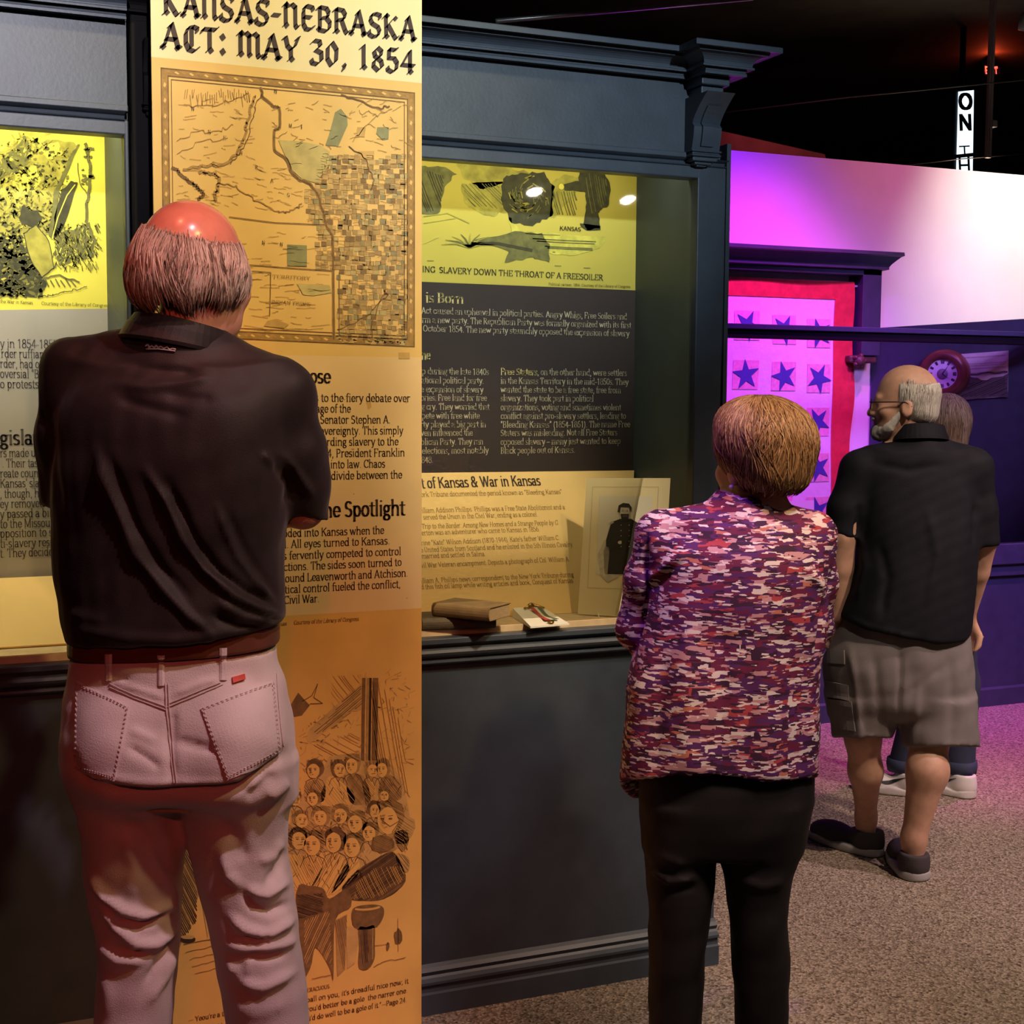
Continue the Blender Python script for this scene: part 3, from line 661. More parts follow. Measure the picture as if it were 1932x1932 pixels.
# counties: a patchwork of small plots
def xleft(y):
    for (x0, y0), (x1, y1) in zip(bd, bd[1:]):
        if y0 <= y <= y1 and y1 > y0: return x0+(x1-x0)*(y-y0)/(y1-y0)
    return 600
y = 292
while y < 642:
    x = 560+r.uniform(0, 8)
    hgt = r.uniform(8, 11)
    while x < 770:
        w = r.uniform(7.5, 13)
        lim = xleft(y)+(6 if y < 430 else 4)
        if y < 350: lim = 585+(350-y)*.35
        elif y < 425: lim = 572+(y-350)*.1
        elif y < 505: lim = 592
        else: lim = 634
        if x > lim and x+w < 772:
            t = r.random(); sl = (x-303)*.06 if False else 0
            mt = MT[0] if t < .30 else MT[1] if t < .55 else MT[2] if t < .64 else MT[3] if t < .74 else MT[4] if t < .84 else None
            jx, jy = r.uniform(-1.5, 1.5), r.uniform(-2, 2)
            if mt: s.poly([(x+jx, y+jy), (x+w-1+jx, y+jy+.5), (x+w-1+jx, y+hgt+jy), (x+jx, y+hgt-.5+jy)], mt, 2)
            if r.random() < .6: s.line([(x+jx, y+jy), (x+w+jx, y+jy+.4), (x+w+jx, y+hgt+jy)], .8, INK3, 3)
            if r.random() < .5: s.line(wig([(x+jx, y+jy+hgt*.5), (x+w, y+jy+hgt*r.random())], 3, 1.3, int(x*y) % 97), .8, INK3, 3)
        x += w
    y += hgt
for pg, mt in (([(643, 205), (655, 220), (656, 236), (638, 276), (614, 274), (622, 250), (632, 212)], GREENW), ([(525, 264), (570, 267), (604, 274), (622, 286), (620, 312), (596, 345), (570, 338), (548, 318), (540, 298)], GREENP), ([(712, 240), (734, 240), (733, 262), (722, 264), (710, 252)], GREENW),
               ([(542, 461), (579, 463), (579, 503), (542, 501)], GREENW), ([(560, 535), (622, 538), (626, 552), (590, 558), (572, 556)], GREENP), ([(505, 605), (520, 602), (545, 612), (535, 620), (498, 615)], INK4), ([(674, 240), (690, 240), (688, 258), (672, 258)], INK4), ([(675, 285), (706, 285), (706, 300), (676, 300)], INK4)):
    s.poly(pg, mt, 3)
for t_, a_, b_ in (('TERRITORY', (514, 524), (586, 528)), ('INDIAN TRIBES', (512, 572), (586, 577))): s.text(t_, a_, b_, 0, INK2, 5, cap=6)
for x, y, ch in ((392, 252, 'N'), (421, 263, 'E'), (452, 291, 'B'), (361, 208, 'N'), (481, 319, 'R'), (510, 344, 'A'), (541, 371, 'S'), (494, 461, 'N'), (528, 464, 'N'), (545, 240, 'M'), (566, 242, 'I'), (517, 175, 'N')):
    s.text(ch, (x, y), (x+6, y+.5), 0, INK, 5, cap=7)
s.poly([(752, 665), (773, 665), (773, 677), (752, 677)], INK4, 2)
wpart(s.mb, 'printed_map', banner)
# --- text panel
s = bsheet(zB, zC_, P_TEXT)
def bl(x, y): return (781.5-y)/(7217-x)
def T(t, x, y, x1, xh, mt=INK, **k): s.text(t, (x, y), (x1, y+(x1-x)*bl(x, y)), xh, mt, 2, **k)
T('oose', 570, 722.5, 624, 18.5, hw=.62, hh=.22)
for t_, x, y, x1 in (('ns to the fiery debate over', 584, 757.5, 774), ('sage of the', 590, 778, 662), ('y Senator Stephen A.', 591.6, 799, 737), ('sovereignty. This simply', 597, 820, 761), ('garding slavery to the', 600, 841, 752), ('54, President Franklin', 609, 862.5, 764), ('t into law. Chaos', 614, 883.5, 727), ('divide between the', 624.6, 904.8, 759),
                     ('oded into Kansas when the', 534, 1013.5, 725), ('d. All eyes turned to Kansas.', 531, 1034.5, 735.6), ('s fervently competed to control', 534, 1056, 757), ('ctions. The sides soon turned to', 535, 1077, 758), ('ound Leavenworth and Atchison.', 538, 1098.5, 770), ('tical control fueled the conflict,', 537, 1119.5, 756), ('Civil War.', 536, 1139.5, 602.7)):
    T(t_, x, y, x1, 10.3, INK2 if False else INK, hw=.42, hh=.2)
T('the Spotlight', 600, 976.5, 764, 20, hw=.62, hh=.22)
for k in range(9): s.blob(r.uniform(560, 785), r.uniform(700, 1140), 1.6, 1.3, INK4, 1, .3, 8, seed=k)
s.blob(696, 764, 5, 8, INK4, 1, .4, 12, seed=3)
wpart(s.mb, 'text_panel', banner)
# --- engraving of a crowd
s = bsheet(zC_, .0, P_ENG)
T('Kansas', 512, 1181.5, 541, 5, INK2, slant=.2); T('Courtesy of the Library of Congress', 554, 1178.5, 677, 5.2, INK2, slant=.2)
def px5(x, y): return (500+x*.3687, 1220+y*.3687)
def pl(pts): return [px5(x, y) for x, y in pts]
# drapery, beams and backdrop
s.poly(pl([(210, 470), (230, 420), (330, 330), (430, 240), (480, 200), (520, 150), (530, 320), (450, 330), (400, 370), (300, 440), (230, 500)]), INK4, 1)
s.hatch(pl([(220, 470), (340, 350), (420, 250), (490, 190), (500, 300), (400, 350), (300, 430)]), INK2, 4, -.7, 1.6)
s.hatch(pl([(540, 170), (600, 190), (700, 400), (740, 780), (620, 640), (570, 600)]), INK3, 4.5, 1.4, 1.3)
s.hatch(pl([(340, 150), (500, 140), (480, 220), (340, 320)]), INK4, 5, .9, 1.3); s.hatch(pl([(250, 500), (500, 420), (480, 560), (280, 560)]), INK4, 5, .5, 1.3)
for k in range(260):
    x, y = r.uniform(150, 740), r.uniform(140, 620)
    if x < 480 and y < 560-x*.75: continue
    s.line([px5(x, y), px5(x+r.uniform(-14, 40), y+r.uniform(-30, 24))], r.uniform(.7, 2.2), INK4 if k % 4 else INK3, 2)
for x0, x1, mt in ((492, 508, INK2), (516, 528, INK3), (528, 540, INK), (546, 574, INK2)):
    s.poly(pl([(x0+6, 160), (x1+6, 160), (x1, 585), (x0, 580)]), mt, 3)
s.poly(pl([(130, 300), (170, 235), (200, 270), (230, 300), (190, 350), (140, 360)]), INK2, 3); s.line(pl([(190, 280), (240, 250), (270, 190), (250, 260), (295, 290), (230, 292)]), 1.2, INK2, 3)
# heads in rows: (x, y, rx, ry, hair tone, bonnet)
def curvy(P, n=5):
    k = len(P); out = []
    for i in range(k):
        p0, p1, p2, p3 = [np.array(P[(i+j-1) % k], float) for j in range(4)]
        for q in range(n):
            t = q/n; out.append(tuple(.5*((2*p1)+(p2-p0)*t+(2*p0-5*p1+4*p2-p3)*t*t+(3*p1-p0-3*p2+p3)*t**3)))
    return out
s.poly(pl([(130, 820), (250, 700), (330, 560), (480, 540), (620, 570), (710, 690), (740, 860), (730, 1000), (640, 1060), (420, 1200), (240, 1240), (140, 1230)]), INK4, 1)
for k in range(240):
    x, y = r.uniform(140, 730), r.uniform(600, 1220)
    if x+y*.5 < 480 or (x > 560 and y > 1050): continue
    s.line([px5(x, y), px5(x+r.uniform(-26, 26), y+r.uniform(10, 46))], r.uniform(.6, 1.3), INK3 if k % 3 else INK2, 2)
def head(x, y, rx, ry, tone, face=0):
    cx, cy = px5(x, y); rx *= .3687; ry *= .3687
    for q_ in (-1, 1):
        s.line([(cx+q_*rx*.3, cy+ry*.95), (cx+q_*rx*1.0, cy+ry*1.25), (cx+q_*rx*1.35, cy+ry*2.0)], 1.1, INK2, 3)
        s.line([(cx+q_*rx*.35, cy+ry*1.0), (cx, cy+ry*1.6)], .9, INK2, 3)
    tone = INK3 if tone is INK2 and int(x) % 3 else tone
    s.blob(cx, cy-ry*.12, rx*1.12, ry*1.12, tone, 3, .10, 16)
    s.hatch([(cx-rx*1.1, cy-ry*1.2), (cx+rx*1.1, cy-ry*1.2), (cx+rx*1.1, cy-ry*.2), (cx-rx*1.1, cy-ry*.2)], INK2, 2.2, .5+.8*(face > 0), .8, 3)
    s.blob(cx+face*rx*.18, cy+ry*.14, rx*.80, ry*.86, P_ENG, 4, .05, 16)
    for dx in (-.3, .34): s.blob(cx+face*rx*.3+dx*rx, cy, rx*.17, ry*.07, INK2, 5, .2, 7); s.line([(cx+face*rx*.3+dx*rx-rx*.2, cy-ry*.16), (cx+face*rx*.3+dx*rx+rx*.2, cy-ry*.2)], .9, INK2, 5)
    s.line([(cx+face*rx*.45, cy-ry*.05), (cx+face*rx*.6, cy+ry*.28), (cx+face*rx*.35, cy+ry*.32)], .9, INK2, 5)
    s.line([(cx+face*rx*.2-rx*.2, cy+ry*.55), (cx+face*rx*.4+rx*.2, cy+ry*.52)], 1.1, INK2, 5)
    s.hatch([(cx-rx*.8, cy-ry*.3), (cx-rx*.35, cy-ry*.3), (cx-rx*.35, cy+ry*.8), (cx-rx*.7, cy+ry*.5)], INK3, 1.8, .9, .7, 5)
def bodyp(pts, tone, hatchm=None, step=3.2, ang=.9):
    pts = curvy(pts, 4)
    s.poly(pl(pts), tone, 2)
    if hatchm: s.hatch(pl(pts), hatchm, step, ang, 1, 3)
bodyp([(210, 700), (300, 680), (300, 790), (210, 790)], INK4, INK2)
bodyp([(310, 690), (350, 665), (440, 740), (450, 805), (290, 810)], P_ENG, INK4, 6); bodyp([(420, 670), (500, 660), (540, 790), (440, 800)], INK3, INK2)
bodyp([(500, 690), (560, 690), (560, 790), (520, 790)], P_ENG, INK3); bodyp([(600, 660), (680, 680), (695, 780), (590, 780)], INK3, INK2)
for a in ((255, 630, 40, 45, INK2, -1), (375, 625, 36, 42, INK2, 1), (450, 605, 38, 46, INK3, -1), (545, 630, 34, 38, INK2, 1), (605, 625, 34, 44, INK3, -1), (150, 780, 34, 36, INK2, 1), (250, 775, 34, 40, INK2, -1)): head(*a)
bodyp([(130, 900), (720, 860), (730, 1000), (600, 1010), (130, 1060)], INK4, INK3, 4.5, .6)
for a in ((180, 885, 40, 42, INK3, 1), (290, 870, 42, 46, INK2, -1), (385, 860, 42, 46, INK2, 0), (470, 900, 46, 52, INK3, -1), (555, 835, 30, 40, INK2, 1), (610, 760, 30, 30, INK2, 0)): head(*a)
s.blob(*px5(376, 884), 4, 5, INK2, 6, .1, 10)
head(640, 880, 66, 80, INK2, -1); s.line(pl([(590, 880), (640, 920), (690, 890), (650, 950)]), 1.2, INK2, 6); bodyp([(660, 960), (720, 940), (735, 1000), (700, 1050)], INK3, INK2)
bodyp([(120, 1080), (260, 1060), (320, 1060), (240, 1230), (150, 1240)], P_ENG, INK3, 4, 1.1)
bodyp([(235, 1230), (340, 1060), (400, 1080), (430, 1150), (330, 1270), (240, 1240)], P_ENG, INK2, 4, 2.1); bodyp([(420, 1100), (480, 1090), (470, 1180), (390, 1240), (340, 1260)], P_ENG, INK3, 4, 2.3)
for a in ((165, 985, 46, 52, INK2, 1), (250, 1010, 52, 60, INK3, -1), (360, 995, 50, 60, INK2, -1), (455, 1020, 50, 58, INK3, -1), (540, 950, 40, 46, INK3, -1)): head(*a)
# two foreground figures seen from behind
s.blob(*px5(600, 1010), 22, 17, INK2, 4, .1, 18); s.hatch([px5(550, 970), px5(650, 970), px5(660, 1050), px5(560, 1050)], INK3, 2.2, .4, .9, 5)
bodyp([(395, 1230), (480, 1140), (560, 1090), (640, 1050), (680, 1080), (720, 1200), (610, 1290), (500, 1300), (430, 1290)], INK2, INK, 2.4, -.6)
s.hatch(pl([(470, 1200), (560, 1130), (700, 1120), (720, 1190), (600, 1280), (450, 1300)]), P_ENG, 3.4, 1.1, .8, 5, .7)
bodyp([(670, 1060), (735, 1080), (735, 1150), (690, 1140)], INK4, INK2, 3)
s.poly(curvy(pl([(160, 1260), (230, 1225), (300, 1240), (330, 1290), (420, 1240), (440, 1330), (360, 1400), (350, 1700), (330, 1640), (260, 1540), (230, 1650), (160, 1720)]), 4), INK2, 4)
s.hatch(pl([(200, 1400), (330, 1350), (345, 1650), (270, 1560), (200, 1640)]), P_ENG, 3, 2.0, .8, 5, .6)
s.hatch(pl([(160, 1270), (300, 1260), (300, 1360), (160, 1400)]), INK, 2.4, .3, 1.2, 5)
s.poly(pl([(360, 1400), (420, 1370), (410, 1650), (370, 1690)]), INK3, 3); s.hatch(pl([(360, 1400), (420, 1370), (410, 1650), (370, 1690)]), INK2, 2.6, 1.4, 1, 4)
# stove-pipe table
s.blob(*px5(525, 1340), 28, 7, INK2, 5, .04, 20, rot=-.08); s.poly(curvy(pl([(448, 1345), (525, 1350), (600, 1330), (605, 1385), (560, 1440), (460, 1440)]), 4), INK2, 4)
s.blob(*px5(525, 1338), 24, 4.5, P_ENG, 6, .04, 20, rot=-.08); s.blob(*px5(520, 1330), 22, 3.4, INK2, 7, .05, 18, rot=-.08)
s.poly(curvy(pl([(480, 1440), (520, 1436), (560, 1430), (562, 1520), (560, 1600), (525, 1650), (480, 1640), (482, 1540)]), 4), INK2, 4); s.hatch(pl([(490, 1440), (530, 1440), (530, 1620), (490, 1630)]), INK, 2, 1.5, 1.1, 5); s.line(pl([(552, 1440), (550, 1600)]), 2, INK3, 5)
s.poly(pl([(415, 1430), (470, 1440), (480, 1500), (460, 1620), (420, 1650)]), INK4, 3)
s.blob(*px5(680, 1480), 8, 14, INK2, 4, .3, 12); s.line(pl([(680, 1390), (682, 1560)]), 1, INK3, 4); s.line(pl([(560, 1530), (640, 1520)]), 1, INK3, 4); s.blob(*px5(628, 1535), 3, 8, INK2, 4, .2, 10)
s.line(wig(pl([(555, 1640), (610, 1612), (720, 1590)]), 6, 1.5, 9), 1.1, INK2, 4); s.line(wig(pl([(240, 1700), (345, 1680)]), 6, 1.3, 9), 1.1, INK2, 4)
# dark legs of the picture between the man's trousers
s.poly([(338, 1500), (372, 1520), (385, 1650), (372, 1700), (352, 1760), (338, 1790)], INK3, 2); s.hatch([(338, 1520), (372, 1520), (372, 1740), (340, 1780)], INK, 3, 1.1, 1.5, 3)
s.blob(355, 1773, 15, 6, INK, 4, .1, 14); s.blob(354, 1768, 13, 4, INK4, 5, .1, 14); s.poly([(378, 1640), (392, 1620), (404, 1720), (392, 1770), (380, 1700)], INK4, 3)
for k in range(5): s.line(wig([(345+k*6, 1782+k*14), (410, 1770+k*14)], 5, 1.2, k), 1.3, INK3 if k else INK2, 3)
for t_, x, y, x1, xh in (('FERACUOUS.', 575, 1873, 624, 5), ("tball on you; it's dreadful nice now; it", 574, 1892, 771, 6.4), ("you'd better be a gole! the narrer one.", 578, 1909, 769, 6.4), ("u'd do well to be a gole of it.\"\u2014Page 24.", 580, 1926, 768, 6.4), ("\u2014 Yeou're a tre", 356, 1929, 433, 6.2), ("ed ball", 402, 1943, 436, 6.2)):
    s.text(t_, (x, y), (x1, y+(x1-x)*(-.19)), xh, INK2, 3, hw=.5, hh=.24)
wpart(s.mb, 'crowd_engraving', banner)
# ------------------------------------------------------------------ prints inside the cases
YPB = 3.585
YEL = paper('yellow_print_paper', (.93, .86, .12), .05, 5)
YELD = mat('yellow_print_shadow_ink', (.42, .39, .06), .7, var=.3, scale=40)
YELM = mat('yellow_print_mid_ink', (.66, .62, .09), .7, var=.25, scale=40)
YINK = mat('olive_black_ink', (.055, .055, .018), .7, var=.35, scale=50)
YINK2 = mat('olive_grey_ink', (.17, .17, .045), .7, var=.35, scale=50)
GREYP = paper('grey_text_panel_paper', (.46, .44, .38), .05)
GINK = mat('grey_text_ink', (.10, .085, .075), .7)
TANP = paper('tan_label_paper', (.90, .66, .28), .06)
DARKP = paper('dark_brown_panel', (.055, .043, .040), .05)
CREAMT = mat('cream_text_ink', (.70, .63, .42), .7)
YELT = mat('yellow_heading_ink', (.80, .70, .30), .7)
# left case: engraving of rocks, tree and campers
s = Sheet((0, YPB, 0), WALLN)
s.sheet([(-420, 200), (214.5, 240), (220.5, 582), (-420, 590)], YEL, .004)
S = lambda x, y: (x*.3415, y*.3415)
def sp(pts): return [S(x, y) for x, y in pts]
def rough(pts, n=5, a=3, seed=1):
    return wig([*pts, pts[0]], n, a, seed)[:-1]
s.poly(rough(sp([(-40, 700), (200, 690), (330, 720), (250, 760), (120, 740), (-40, 790)]), 5, 1.5, 2), YELM, 1)
s.poly(rough(sp([(-60, 880), (60, 800), (130, 740), (210, 790), (300, 770), (420, 800), (330, 1010), (310, 1290), (-60, 1320)]), 6, 3, 5), YELD, 1)
s.poly(rough(sp([(0, 880), (110, 790), (130, 745), (170, 800), (150, 900), (80, 960), (0, 990)]), 5, 3, 6), YINK2, 2)
s.poly(rough(sp([(180, 800), (330, 790), (350, 860), (260, 880)]), 5, 3, 7), YELM, 2); s.poly(rough(sp([(90, 950), (200, 900), (230, 1000), (160, 1090), (90, 1080)]), 5, 3, 8), YELM, 2)
YTON = [mat('yellow_print_wash_%d' % k, c_, .7, var=.3, scale=60) for k, c_ in enumerate(((.10, .10, .025), (.22, .215, .04), (.36, .34, .055), (.56, .53, .08), (.80, .75, .11)))]
for k in range(620):
    x, y = r.uniform(-10, 400), r.uniform(760, 1310)
    if y < 745+abs(x-140)*.35 or x > 410-(y-800)*.2: continue
    dk = 0 if y > 1150 and x > 150 else 1
    tone = YTON[min(4, int(abs(r.gauss(1.2+1.4*(y < 1100 and x < 330)*(math.sin(x*.021)+math.cos(y*.017) > .1), 1.0)))+dk*0)]
    if k % 3: s.line(wig([S(x, y), S(x+r.uniform(-24, 30), y+r.uniform(-30, 34))], 3, 1.1, k), r.uniform(1, 3.4), tone, 3)
    else: s.blob(*S(x, y), r.uniform(2, 6), r.uniform(1.5, 5), tone, 3, .5, 9, seed=k, rot=r.uniform(0, 3))
s.poly(rough(sp([(430, 795), (440, 800), (330, 1050), (290, 1330), (270, 1300), (300, 1060), (380, 880)]), 4, 1.2, 9), YINK2, 4)
s.poly(rough(sp([(390, 1000), (430, 1010), (350, 1260), (295, 1330), (300, 1200), (340, 1060)]), 4, 1, 10), YINK, 4); s.line([S(x, y) for x, y in ((415, 1020), (370, 1080), (320, 1200), (288, 1320))], 2, YEL, 5)
s.line(wig(sp([(470, 790), (490, 870), (500, 950), (495, 1040), (480, 1120), (475, 1230)]), 5, 1.4, 11), 6, YINK2, 4); s.line(wig(sp([(480, 1070), (440, 1010), (430, 900)]), 4, 1.2, 12), 2, YINK2, 4)
for k in range(14): s.blob(*S(r.uniform(440, 510), r.uniform(800, 1030)), r.uniform(2, 5), r.uniform(2, 4), YINK2, 4, .4, 9, seed=k)
s.poly(rough(sp([(105, 1200), (130, 1130), (160, 1160), (210, 1160), (235, 1210), (180, 1250), (120, 1240)]), 4, 1.5, 13), YINK, 4)
s.poly(rough(sp([(130, 1290), (200, 1240), (270, 1330), (300, 1480), (230, 1530), (170, 1440)]), 4, 1.3, 14), YELD, 5); s.line(rough(sp([(130, 1290), (200, 1240), (270, 1330), (300, 1480), (230, 1530), (170, 1440), (130, 1290)]), 4, 1, 14), 1.6, YINK, 6)
s.poly(rough(sp([(-50, 1330), (110, 1300), (170, 1450), (260, 1560), (200, 1640), (-50, 1630)]), 5, 3, 15), YINK, 3)
for k in range(260):
    x, y = r.uniform(-20, 230), r.uniform(1300, 1640)
    if y < 1300+max(0, x-110)*1.4 or x > 240: continue
    s.blob(*S(x, y), r.uniform(2, 8), r.uniform(1.5, 4), YTON[min(3, int(abs(r.gauss(.6, 1.1))))], 4, .5, 9, seed=k, rot=r.uniform(-.9, .9))
s.poly(rough(sp([(300, 1310), (380, 1270), (500, 1230), (530, 1340), (510, 1420), (330, 1470), (300, 1400)]), 6, 3, 16), YINK2, 3)
for k in range(260):
    x, y = r.uniform(300, 540), r.uniform(1230, 1470); s.line([S(x, y), S(x+r.uniform(-20, 30), y+r.uniform(10, 50))], r.uniform(1, 2.2), (YTON[0], YTON[1], YTON[2], YTON[4])[k % 4], 4)
s.line(wig(sp([(230, 1540), (330, 1520), (440, 1560)]), 6, 2, 17), 3, YINK2, 4)
for k in range(6): s.line([S(250+k*28, 1540+k % 2*8), S(270+k*30, 1585)], 2.4, YINK2, 4)
s.line(wig(sp([(215, 1640), (280, 1630), (350, 1615), (420, 1600), (480, 1582)]), 10, 2.2, 18), 1.6, YINK2, 4)
s.text('the War in Kansas', (0, 571.5), (62, 574), 4.2, YINK2, 3); s.text('Courtesy of the Library of Congress', (78, 575), (207, 579.5), 4.2, YINK2, 3)
wpart(s.mb, 'yellow_engraving', caseL)
s = Sheet((0, YPB, 0), WALLN)
s.sheet([(-420, 590), (220.5, 582), (233, 1080), (-420, 1112)], GREYP, .004)
for t_, x, y, x1, xh in (('y in 1854-1855', 0, 655.5, 109, 11), ('rder ruffians', 2, 674.5, 90, 11), ('rder, had over', 0, 693.5, 96, 11), ('oversial "Be', 0, 712.5, 82, 11), ('o protests, ', 0, 732, 82, 11),
        ('rs made up', 0, 862.5, 76, 11), ('. Their task', 4, 882, 80, 11), ('reate count', 0, 901, 78, 11), ("Kansas' slav", 0, 920, 82, 11), (', though, ha', 0, 939.5, 82, 11), ('ey removed', 0, 958.5, 84, 11), ('y passed a bill', 0, 977.5, 102, 11), ('to the Missouri', 0, 996.5, 106, 11), ('pposition to sl', 0, 1014.5, 104, 11), ('ti-slavery resid', 0, 1033.5, 108, 11), ('t. They decided', 0, 1052, 109, 11)):
    s.text(t_, (x, y), (x1, y+(x1-x)*bl(x, y)), xh, GINK, 2, hw=.38, hh=.2)
s.text('gislatu', (0, 839.5), (92, 838.5), 19, GINK, 2, hw=.62, hh=.24)
wpart(s.mb, 'text_panel', caseL)
# tan lower panel of the left case and of the right case lean back from the deck
def lean_sheet(px_bot, px_top, ytop=3.575):
    a = atZ(*px_bot, ZDECK+.002); t_ = atY(*px_top, ytop)
    d = t_-a; d[0] = 0
    n = np.cross(np.array([1., 0, 0]), d); n = n if n[1] < 0 else -n
    return Sheet(a, n)
s = lean_sheet((60, 1221), (60, 1087))
s.sheet([(-420, 1108), (233, 1081), (236, 1207), (-420, 1246)], TANP, .005)
wpart(s.mb, 'label_panel', caseL)
# right case
s = Sheet((0, YPB, 0), WALLN)
s.sheet([(560, 250), (1209.5, 312), (1204, 548), (560, 522)], paper('faded_yellow_print_paper', (.64, .56, .10), .05, 5), .004)
C4 = lambda x, y: (780+x*.3209, 280+y*.3209)
def c4(pts): return [C4(x, y) for x, y in pts]
# generic wash drawing: dark tree mass, standing coated figure, rocks, pale ground with a plant
s.poly(rough(c4([(40, 100), (170, 110), (250, 150), (190, 220), (150, 380), (40, 390)]), 5, 3, 21), YINK2, 1); s.hatch(c4([(40, 120), (180, 160), (160, 370), (40, 380)]), YINK, 4, 1.2, 2, 2)
s.poly(rough(c4([(250, 70), (560, 110), (700, 150), (520, 200), (420, 240), (300, 180)]), 5, 3, 22), YELD, 1)
s.poly(rough(c4([(520, 170), (640, 150), (760, 140), (830, 230), (820, 400), (700, 450), (570, 430), (520, 330)]), 6, 3, 23), YINK, 2)
for k in range(70):
    a = r.uniform(0, 2*PI); x = 680+r.uniform(20, 110)*math.cos(a); y_ = 290+r.uniform(20, 120)*math.sin(a)
    s.line([C4(x, y_), C4(x+40*math.cos(a+1.4), y_+40*math.sin(a+1.4))], 2, (YINK2, YINK2, YELD)[k % 3], 3)
s.poly(rough(c4([(280, 200), (520, 190), (560, 300), (560, 370), (440, 400), (300, 330)]), 5, 3, 24), YELD, 1); s.hatch(c4([(280, 210), (500, 200), (540, 360), (340, 340)]), YINK2, 5, .8, 1.6, 2)
s.poly(rough(c4([(820, 190), (900, 150), (980, 180), (960, 260), (830, 410), (800, 400)]), 5, 2, 25), YELD, 2); s.hatch(c4([(820, 250), (960, 250), (960, 400), (810, 400)]), YINK2, 5, 1.3, 2, 3)
# standing man in a dark coat (plain figure)
s.poly(rough(c4([(980, 110), (1110, 130), (1160, 220), (1150, 340), (1110, 350), (1090, 380), (1095, 470), (1020, 480), (1000, 440), (1020, 320), (1010, 250), (890, 250), (880, 215), (970, 190)]), 5, 1.2, 26), YINK, 4)
s.blob(*C4(870, 225), 5, 6, YEL, 5, .1, 12); s.hatch(c4([(1010, 130), (1140, 180), (1130, 330), (1040, 400)]), YINK2, 4, 1.4, 1.2, 5)
s.poly(c4([(980, 440), (1100, 455), (1100, 480), (1020, 482), (985, 460)]), YINK, 4)
s.poly(rough(c4([(560, 400), (620, 480), (800, 500), (1140, 520), (1090, 590), (950, 630), (800, 620), (700, 560), (600, 560)]), 5, 2, 27), YELM, 2); s.hatch(c4([(640, 490), (1080, 530), (1060, 600), (820, 610)]), YINK2, 4, .05, 2, 3)
s.poly(rough(c4([(600, 490), (760, 500), (800, 560), (800, 670), (700, 640), (540, 670), (560, 600), (360, 540)]), 5, 2, 28), YINK2, 3)
for k in range(9):
    a = -2.9+k*.34; s.line([C4(330, 580), C4(330+80*math.cos(a), 570+40*math.sin(a)), C4(330+170*math.cos(a), 585+95*math.sin(a)*.9)], 4.5, YINK2 if k % 2 else YELD, 4, True)
s.line([C4(340, 560), C4(500, 560), C4(700, 600)], 6, YINK, 4); s.line([C4(60, 400), C4(200, 380), C4(330, 440)], 2, YELD, 3); s.line([C4(60, 440), C4(250, 410)], 1.6, YELD, 3); s.line([C4(60, 560), C4(150, 520)], 1.6, YELM, 3)
for x, y_ in ((80, 660), (830, 690), (1000, 702)): s.line([C4(x, y_), C4(x+40, y_+1)], 1.2, YINK2, 3)
s.text('ING  SLAVERY DOWN THE THROAT OF A FREESOILER', (796.5, 513), (1138, 529), 0, YINK, 3, cap=11, hw=.5, hh=.34)
s.text('KANSAS', (1056, 434), (1096, 436.5), 0, YINK, 5, cap=7.5, hw=.6, hh=.35)
s.text('Political cartoon, 1856. Courtesy of the Library of Congress.', (1035, 538.5), (1191, 543.5), 3.6, YINK2, 3)
wpart(s.mb, 'yellow_print', caseR)
s = Sheet((0, YPB, 0), WALLN)
s.sheet([(560, 522), (1204, 548), (1196.5, 915), (560, 930)], DARKP, .004)
def TR(t, x, y, x1, xh, mt=CREAMT, **k): s.text(t, (x, y), (x1, y+(x1-x)*bl(x, y)), xh, mt, 2, **k)
TR('is Born', 802.5, 570.5, 875, 13, YELT, hw=.6, hh=.24); TR('ne', 795, 678.5, 812, 13, YELT, hw=.6, hh=.24)
for t_, x, y, x1 in (('Act caused an upheaval in political parties. Angry Whigs, Free Soilers and', 795, 591.5, 1183), ('rm a new party. The Republican Party was formally organized with its first', 796, 608.7, 1191), ('October 1854. The new party staunchly opposed the expansion of slavery', 798, 625.4, 1187.5),
        ('p during the late 1840s', 796, 706, 922.8), ('ational political party.', 795, 723, 913), ('e expansion of slavery', 794, 740, 912), ('ories. Free land for free', 794, 756, 918.6), ('g cry. They worried that', 795, 773, 923.5), ('pete with free white', 796, 790, 905), ('rty played a big part in', 793, 806.5, 917), ('ven influenced the', 794, 822.5, 892), ('blican Party. They ran', 794, 839.5, 911.6), ('elections, most notably', 796, 856.5, 922), ('848.', 795, 873.5, 817.5),
        (', on the other hand, were settlers', 1014, 707.5, 1183), ('in the Kansas Territory in the mid-1850s. They', 944.3, 724, 1186), ('wanted the state to be a free state, free from', 944.3, 740.5, 1171.5), ('slavery. They took part in political', 944.3, 757, 1120), ('organizations, voting and sometimes violent', 944.3, 774, 1172), ('conflict against pro-slavery settlers, leading to', 944.3, 790.5, 1181), ('"Bleeding Kansas" (1854-1861). The name Free', 944.3, 807, 1189), ('Staters was misleading. Not all Free Staters', 944.3, 822.8, 1165), ('opposed slavery \u2013 many just wanted to keep', 944.3, 839.5, 1171), ('Black people out of Kansas.', 944.3, 856, 1085)):
    TR(t_, x, y, x1, 8.3, hw=.42, hh=.24)
TR('Free Staters', 944.3, 707.5, 1014, 9, YELT, hw=.6, hh=.26)
wpart(s.mb, 'dark_text_panel', caseR)
s = lean_sheet((797, 1172.5), (797, 893.5)); TANS = s
s.sheet([(560, 895), (1196.5, 887.5), (1185, 1150), (560, 1187)], TANP, .005)
BINK = mat('brown_text_ink', (.30, .19, .06), .7)
s.text('t of Kansas & War in Kansas', (796, 921), (1021, 915.5), 13.5, INK, 2, hw=.55, hh=.24)
